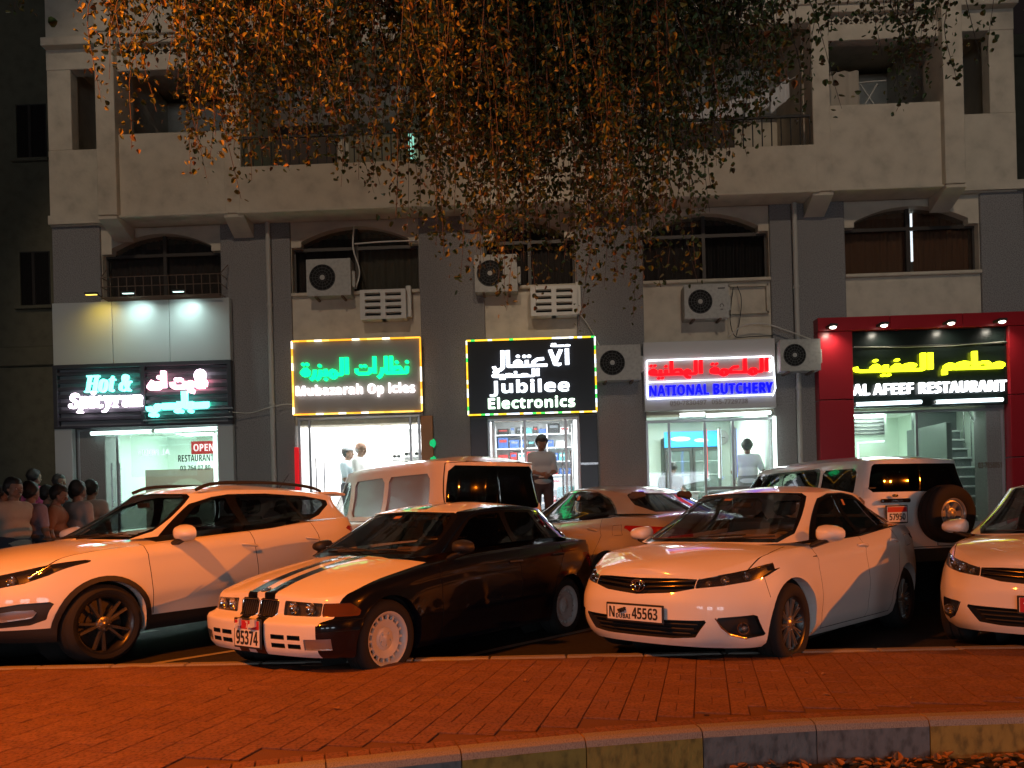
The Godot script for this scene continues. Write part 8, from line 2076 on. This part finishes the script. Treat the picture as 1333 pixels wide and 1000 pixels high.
func tree():
	var o := thing("street_tree", "spreading tree with small leaves hanging into the top of the view", "tree", Vector3(-6.6, 0.1, -3.7))
	var off := -o.position
	var r := RandomNumberGenerator.new(); r.seed = 1234
	var t := T.new()
	t.tube([Vector3(0, -0.1, 0), Vector3(0.03, 0.6, -0.02), Vector3(-0.03, 1.6, -0.08), Vector3(0.05, 2.8, -0.3)], [0.24, 0.19, 0.165, 0.15], 14)
	part("trunk", t, M.bark, o)
	var limbs := []
	for q in [[[1.0, 4.7, -0.3], [3.0, 5.9, -0.9], [5.6, 6.2, -1.6], [8.6, 6.2, -2.0]], [[0.8, 4.8, -0.8], [2.6, 5.7, -1.8], [4.6, 6.0, -2.6], [7.2, 5.9, -2.9]], [[0.9, 4.6, 0.0], [3.2, 6.3, -1.0], [6.4, 6.8, -2.2], [9.8, 6.4, -2.6]], [[0.4, 4.4, -0.6], [1.6, 5.4, -1.4], [3.2, 5.7, -2.1], [4.6, 5.6, -2.4]], [[-0.7, 4.4, 0.5], [-1.8, 5.6, 0.8]], [[-0.3, 4.6, -0.8], [-0.9, 5.8, -2.0]], [[0.3, 4.8, 0.9], [1.2, 5.9, 1.9]]]:
		var L := [Vector3(0.05, 2.75, -0.3)]
		for p in q: L.append(Vector3(p[0], p[1], p[2]))
		limbs.append(L)
	var tips := []
	for L in limbs:
		t = T.new()
		var c := catmull(L, 8)
		var rad := []
		for i in c.size(): rad.append(lerpf(0.105, 0.018, float(i) / (c.size() - 1)))
		t.tube(c, rad, 8)
		part("limb", t, M.bark, o)
		for i in range(c.size() / 3, c.size()): tips.append(c[i])
	var low := [[-3.5, 4.75], [-2.9, 4.6], [-2.55, 4.15], [-2.3, 3.8], [-2.0, 4.15], [-1.45, 3.95], [-1.2, 3.8], [-0.78, 3.8], [-0.65, 3.25], [-0.4, 3.1], [-0.2, 2.85], [0.0, 3.05], [0.25, 3.35], [0.5, 2.95], [0.75, 2.75], [0.95, 3.0], [1.1, 3.35], [1.4, 3.85], [1.65, 4.0], [1.85, 4.25], [2.0, 4.55], [2.2, 4.3], [2.5, 4.55], [2.75, 4.65], [3.0, 4.35], [3.2, 4.35], [3.5, 4.85]]
	var xs := []; var cols := PackedColorArray()
	var tw := T.new()
	var N := 1330
	for k in N:
		var x := r.randf_range(-3.4, 3.4)
		if x > 1.75 and r.randf() < 0.55: continue
		if x < -2.4 and r.randf() < 0.5: continue
		var z := r.randf_range(-6.3, -4.7)
		if k >= 900:
			x = r.randf_range(-0.9, 1.0); z = r.randf_range(-6.6, -4.5)
		var y1 := spline(low, x) + absf(r.randfn(0.0, 0.4)) + (0.0 if r.randf() < 0.4 else r.randf_range(0.0, 1.4))
		if k >= 900: y1 = maxf(y1, 3.85 + r.randf_range(-0.25, 0.9))
		var y0 := maxf(y1 + r.randf_range(0.5, 1.3), 5.2 + r.randf_range(-0.2, 0.9))
		var out := Vector3(r.randfn(0, 0.28), 0, r.randfn(0, 0.28))
		var a := Vector3(x, y0, z) - out; var b := Vector3(x, lerpf(y0, y1, 0.45), z) + out * 0.6; var c := Vector3(x, y1, z) + out * 0.8 + Vector3(r.randfn(0, 0.12), 0, r.randfn(0, 0.12))
		var best := Vector3.ZERO; var bd := 1e9
		for p in tips:
			var dd: float = (p - off - a).length_squared() if false else (o.position + p - a).length_squared()
			if dd < bd: bd = dd; best = o.position + p
		var pts := catmull([best, best.lerp(a, 0.5) + Vector3(0, 0.25, 0), a, b, c], 5)
		var rel := pts.map(func(p): return p + off)
		var rr := []
		for i in pts.size(): rr.append(lerpf(0.0085, 0.0016, float(i) / (pts.size() - 1)))
		tw.tube(rel, rr, 4)
		var ln := (c - a).length()
		var n := int(ln / 0.0165)
		for i in n:
			var u := 8.0 + 12.0 * (i + r.randf()) / n
			var i0 := int(u); var p: Vector3 = pts[mini(i0, pts.size() - 1)].lerp(pts[mini(i0 + 1, pts.size() - 1)], u - i0)
			p += Vector3(r.randfn(0, 0.045), r.randfn(0, 0.04), r.randfn(0, 0.045))
			var dirv := Vector3(r.randfn(0, 1), -0.9 + r.randfn(0, 0.6), r.randfn(0, 1)).normalized()
			var bx := Basis.looking_at(-dirv, Vector3(r.randfn(0, 1), r.randfn(0, 1), r.randfn(0, 1)).normalized())
			xs.append(Transform3D(bx.scaled_local(Vector3.ONE * r.randf_range(0.42, 0.85)), p + off))
			var q := r.randf()
			var base := Color(0.07, 0.10, 0.025) if q < 0.55 else (Color(0.12, 0.13, 0.035) if q < 0.8 else (Color(0.12, 0.075, 0.03) if q < 0.94 else Color(0.22, 0.20, 0.07)))
			cols.append(base * r.randf_range(0.7, 1.25))
	# the part of the crown above and behind the view
	for k in 4200:
		var p: Vector3 = tips[r.randi() % tips.size()] + Vector3(r.randfn(0, 0.55), absf(r.randfn(0, 0.5)) + 0.1, r.randfn(0, 0.55))
		xs.append(Transform3D(Basis(Vector3(r.randfn(0, 1), r.randfn(0, 1), r.randfn(0, 1)).normalized(), r.randf() * TAU).scaled_local(Vector3.ONE * r.randf_range(1.2, 1.9)), p))
		cols.append(Color(0.07, 0.10, 0.025))
	part("twigs", tw, M.bark, o)
	var mm := MultiMesh.new(); mm.transform_format = MultiMesh.TRANSFORM_3D; mm.use_colors = true
	mm.mesh = leaf_mesh(M.leaf); mm.instance_count = xs.size()
	for k in xs.size(): mm.set_instance_transform(k, xs[k]); mm.set_instance_color(k, cols[k])
	var mi := MultiMeshInstance3D.new(); mi.multimesh = mm; mi.name = "crown"; mi.set_meta("kind", "stuff")
	o.add_child(mi, true)
func street_lamp(label: String, foot: Vector3, head: Vector3, aim: Vector3, c: Color, e: float, ang: float, soft: float, glow_e: float):
	var o := thing("street_lamp", label, "street lamp", foot, 0.0, "street lamps round the median")
	var h := head - foot
	var t := T.new()
	t.tube(catmull([Vector3(0, 0, 0), Vector3(0, h.y * 0.6, 0), Vector3(0, h.y * 0.92, 0), Vector3(h.x * 0.5, h.y + 0.12, h.z * 0.5), h + Vector3(0, 0.1, 0)], 6), 0.06, 10)
	part("pole", t, M.pipe, o)
	var d := (aim - head).normalized()
	var b := Basis.looking_at(d, Vector3.UP if absf(d.y) < 0.95 else Vector3.BACK)
	t = T.new(); t.box(h - d * 0.06, Vector3(0.34, 0.34, 0.1), 0.03, b)
	part("lamp_housing", t, M.dark_metal, o)
	t = T.new(); t.box(h + d * 0.0, Vector3(0.28, 0.28, 0.02), 0.004, b)
	part("lamp_face", t, glow(c, glow_e), o)
	spot("street_light", head + d * 0.16, aim, c, e, ang, soft, 0.12)
func street_lamps():
	var sodium := Color(1.0, 0.49, 0.09)
	street_lamp("sodium street lamp close on the left of the median", Vector3(-5.6, 0.1, -2.3), Vector3(-4.3, 5.7, -2.5), Vector3(-1.0, 0.3, -6.0), sodium, 62.0, 43.0, 0.4, 2.0)
	street_lamp("sodium flood lamp far along the street on the right", Vector3(21.5, 0.1, -0.6), Vector3(20.5, 7.0, -0.8), Vector3(3.0, 0.6, -7.0), sodium, 270.0, 9.5, 0.4, 2.0)
	# two high masts, unseen and added only to brighten the house front
	for s in [-1.0, 1.0]:
		street_lamp("tall added flood light mast %s behind the viewer, brightening the apartment block" % ("left" if s < 0 else "right"), Vector3(4.6 * s, 0.0, 6.6), Vector3(4.0 * s, 18.0, 6.0), Vector3(4.5 * s, 6.3, -14.0), Color(1.0, 0.90, 0.79), 80.0, 15.5, 0.4, 2.0)
	# the block across the road; its windows glow as an added soft fill
	var o := thing("opposite_block", "building across the road behind the viewer, its windows lit as added fill", "building", Vector3(0, 0, 17.0))
	box_part("wall", Vector3(-26, -0.07, 0.05), Vector3(26, 9.0, 6.0), M.beige, o)
	var fill_tint := Color(0.90, 0.95, 1.0)
	for k in 3:
		var x := -8.0 + k * 8.0
		box_part("fill_window", Vector3(x - 2.2, 0.5, 0.0), Vector3(x + 2.2, 3.4, 0.049), glow(fill_tint, 1.6), o)
		box_part("window_frame", Vector3(x - 2.32, 3.4, -0.05), Vector3(x + 2.32, 3.55, 0.049), M.alu, o)
		box_part("window_frame", Vector3(x - 2.32, 0.35, -0.05), Vector3(x + 2.32, 0.5, 0.049), M.alu, o)
		for s in [-2.26, 0.0, 2.26]: box_part("window_post", Vector3(x + s - 0.06, 0.5, -0.05), Vector3(x + s + 0.06, 3.4, 0.049), M.alu, o)
		area("fill_light", Vector3(x, 1.95, 16.9), Vector2(4.4, 2.9), Vector3(0, 0, -1), fill_tint, 2.0)

func cars():
	var g := "cars parked nose out along the median"
	var c := make_car(corolla(), "saloon_car", "white saloon car with a long white number plate reading N 45563", Vector3(2.27, 0.03, -7.66), deg_to_rad(-132.0), g)
	dress_corolla(c, made.saloon_car, [["t", "N", -0.205, 0.0, 0.085, M.black_plastic], ["ar", "dubai", -0.10, 0.022, 0.045, M.black_plastic], ["t", "DUBAI", -0.10, -0.028, 0.036, M.black_plastic, 0.9], ["t", "45563", 0.10, 0.0, 0.085, M.black_plastic, 0.72]])
	saved = c
	c = make_car(bimmer(), "striped_saloon_car", "black saloon car with white bonnet and roof and two black racing stripes", Vector3(-1.10, 0.01, -7.57), deg_to_rad(-123.5), g)
	dress_bimmer(c, made.striped_saloon_car)
	c = make_car(santafe(), "family_suv", "white SUV with black wheel arch trim and roof rails", Vector3(-3.93, 0.05, -8.38), deg_to_rad(-120.0), g)
	dress_santafe(c, made.family_suv)

func extra_cars():
	var c := saved.duplicate() as Node3D
	c.name = numbered("saloon_car"); add_child(c)
	c.position = Vector3(5.27, 0.03, -7.55); c.rotation = Vector3(0, deg_to_rad(-131.0), 0.022)
	tag(c, "white saloon car cut off at the right, with a short red and white plate", "car", "cars parked nose out along the median")
	var pl := c.get_node("number_plate")
	var at: Vector3 = pl.position
	c.remove_child(pl); pl.free()
	plate(c, at, Vector3(1, 0, 0), 0.34, 0.11, [["bar", -0.115, 0.0, 0.10, 0.108], ["t", "16", -0.115, 0.0, 0.055, M.plate], ["ar", "dubai", 0.06, 0.025, 0.04, M.black_plastic], ["t", "58210", 0.055, -0.025, 0.04, M.black_plastic]])
	var g := "cars parked nose in before the shops"
	make_car(camry(), "silver_saloon_car", "silver saloon car parked nose in below the electronics and butcher's shops", Vector3(0.92, 0.18, -10.75), deg_to_rad(121.0), g)
	make_car(van(), "delivery_van", "beige white van with metal panels in its side windows", Vector3(-1.68, 0.10, -11.3), deg_to_rad(127.0), g)
	var p := make_car(patrol(), "off_road_suv", "white off-road SUV with a spare wheel on its tailgate", Vector3(3.92, 0.06, -11.15), deg_to_rad(108.0), g)
	dress_patrol(p, made.off_road_suv)
var saved: Node3D
func dress_patrol(car: Node3D, skin: Dictionary):
	var S := patrol()
	S.wheel_name = "spare_wheel"
	S.tyre_r = 0.335; S.rim_r = 0.168; S.tyre_w = 0.22; S.rim_mat = M.silver_paint; S.spoke_mat = M.silver_paint
	var holder := T.new(); holder.span(Vector3(-2.24, 1.0, 0.06), Vector3(-2.05, 1.2, 0.30), 0.02)
	part("spare_wheel_bracket", holder, M.black_plastic, car)
	var w := wheel(S, car, Vector3(-2.25, 1.10, 0.16), 1.0)
	w.rotation = Vector3(0, -PI / 2, 0)
	var t := T.new(); t.span(Vector3(-2.13, 1.245, -0.62), Vector3(-2.08, 1.29, -0.22), 0.012)
	part("number_plate_garnish", t, M.black_gloss, car)
	words("garnish_lettering", "OFF ROAD", 0.022, M.chrome, car, Vector3(-2.133, 1.262, -0.42), 0.003, -PI / 2)
	plate(car, Vector3(-2.115, 1.11, -0.42), Vector3(-1, 0, 0), 0.28, 0.18, [["bar", 0.0, 0.055, 0.27, 0.06], ["t", "57950", 0.0, -0.03, 0.075, M.black_plastic, 0.8]])
	t = T.new(); t.ball(Vector3(-2.10, 1.325, -0.42), Vector3(0.012, 0.018, 0.045))
	part("badge", t, M.chrome, car)
	t = T.new(); t.box(Vector3(-2.0, 1.42, -0.55), Vector3(0.02, 0.02, 0.3), 0.004)
	part("rear_wiper", t, M.black_plastic, car)
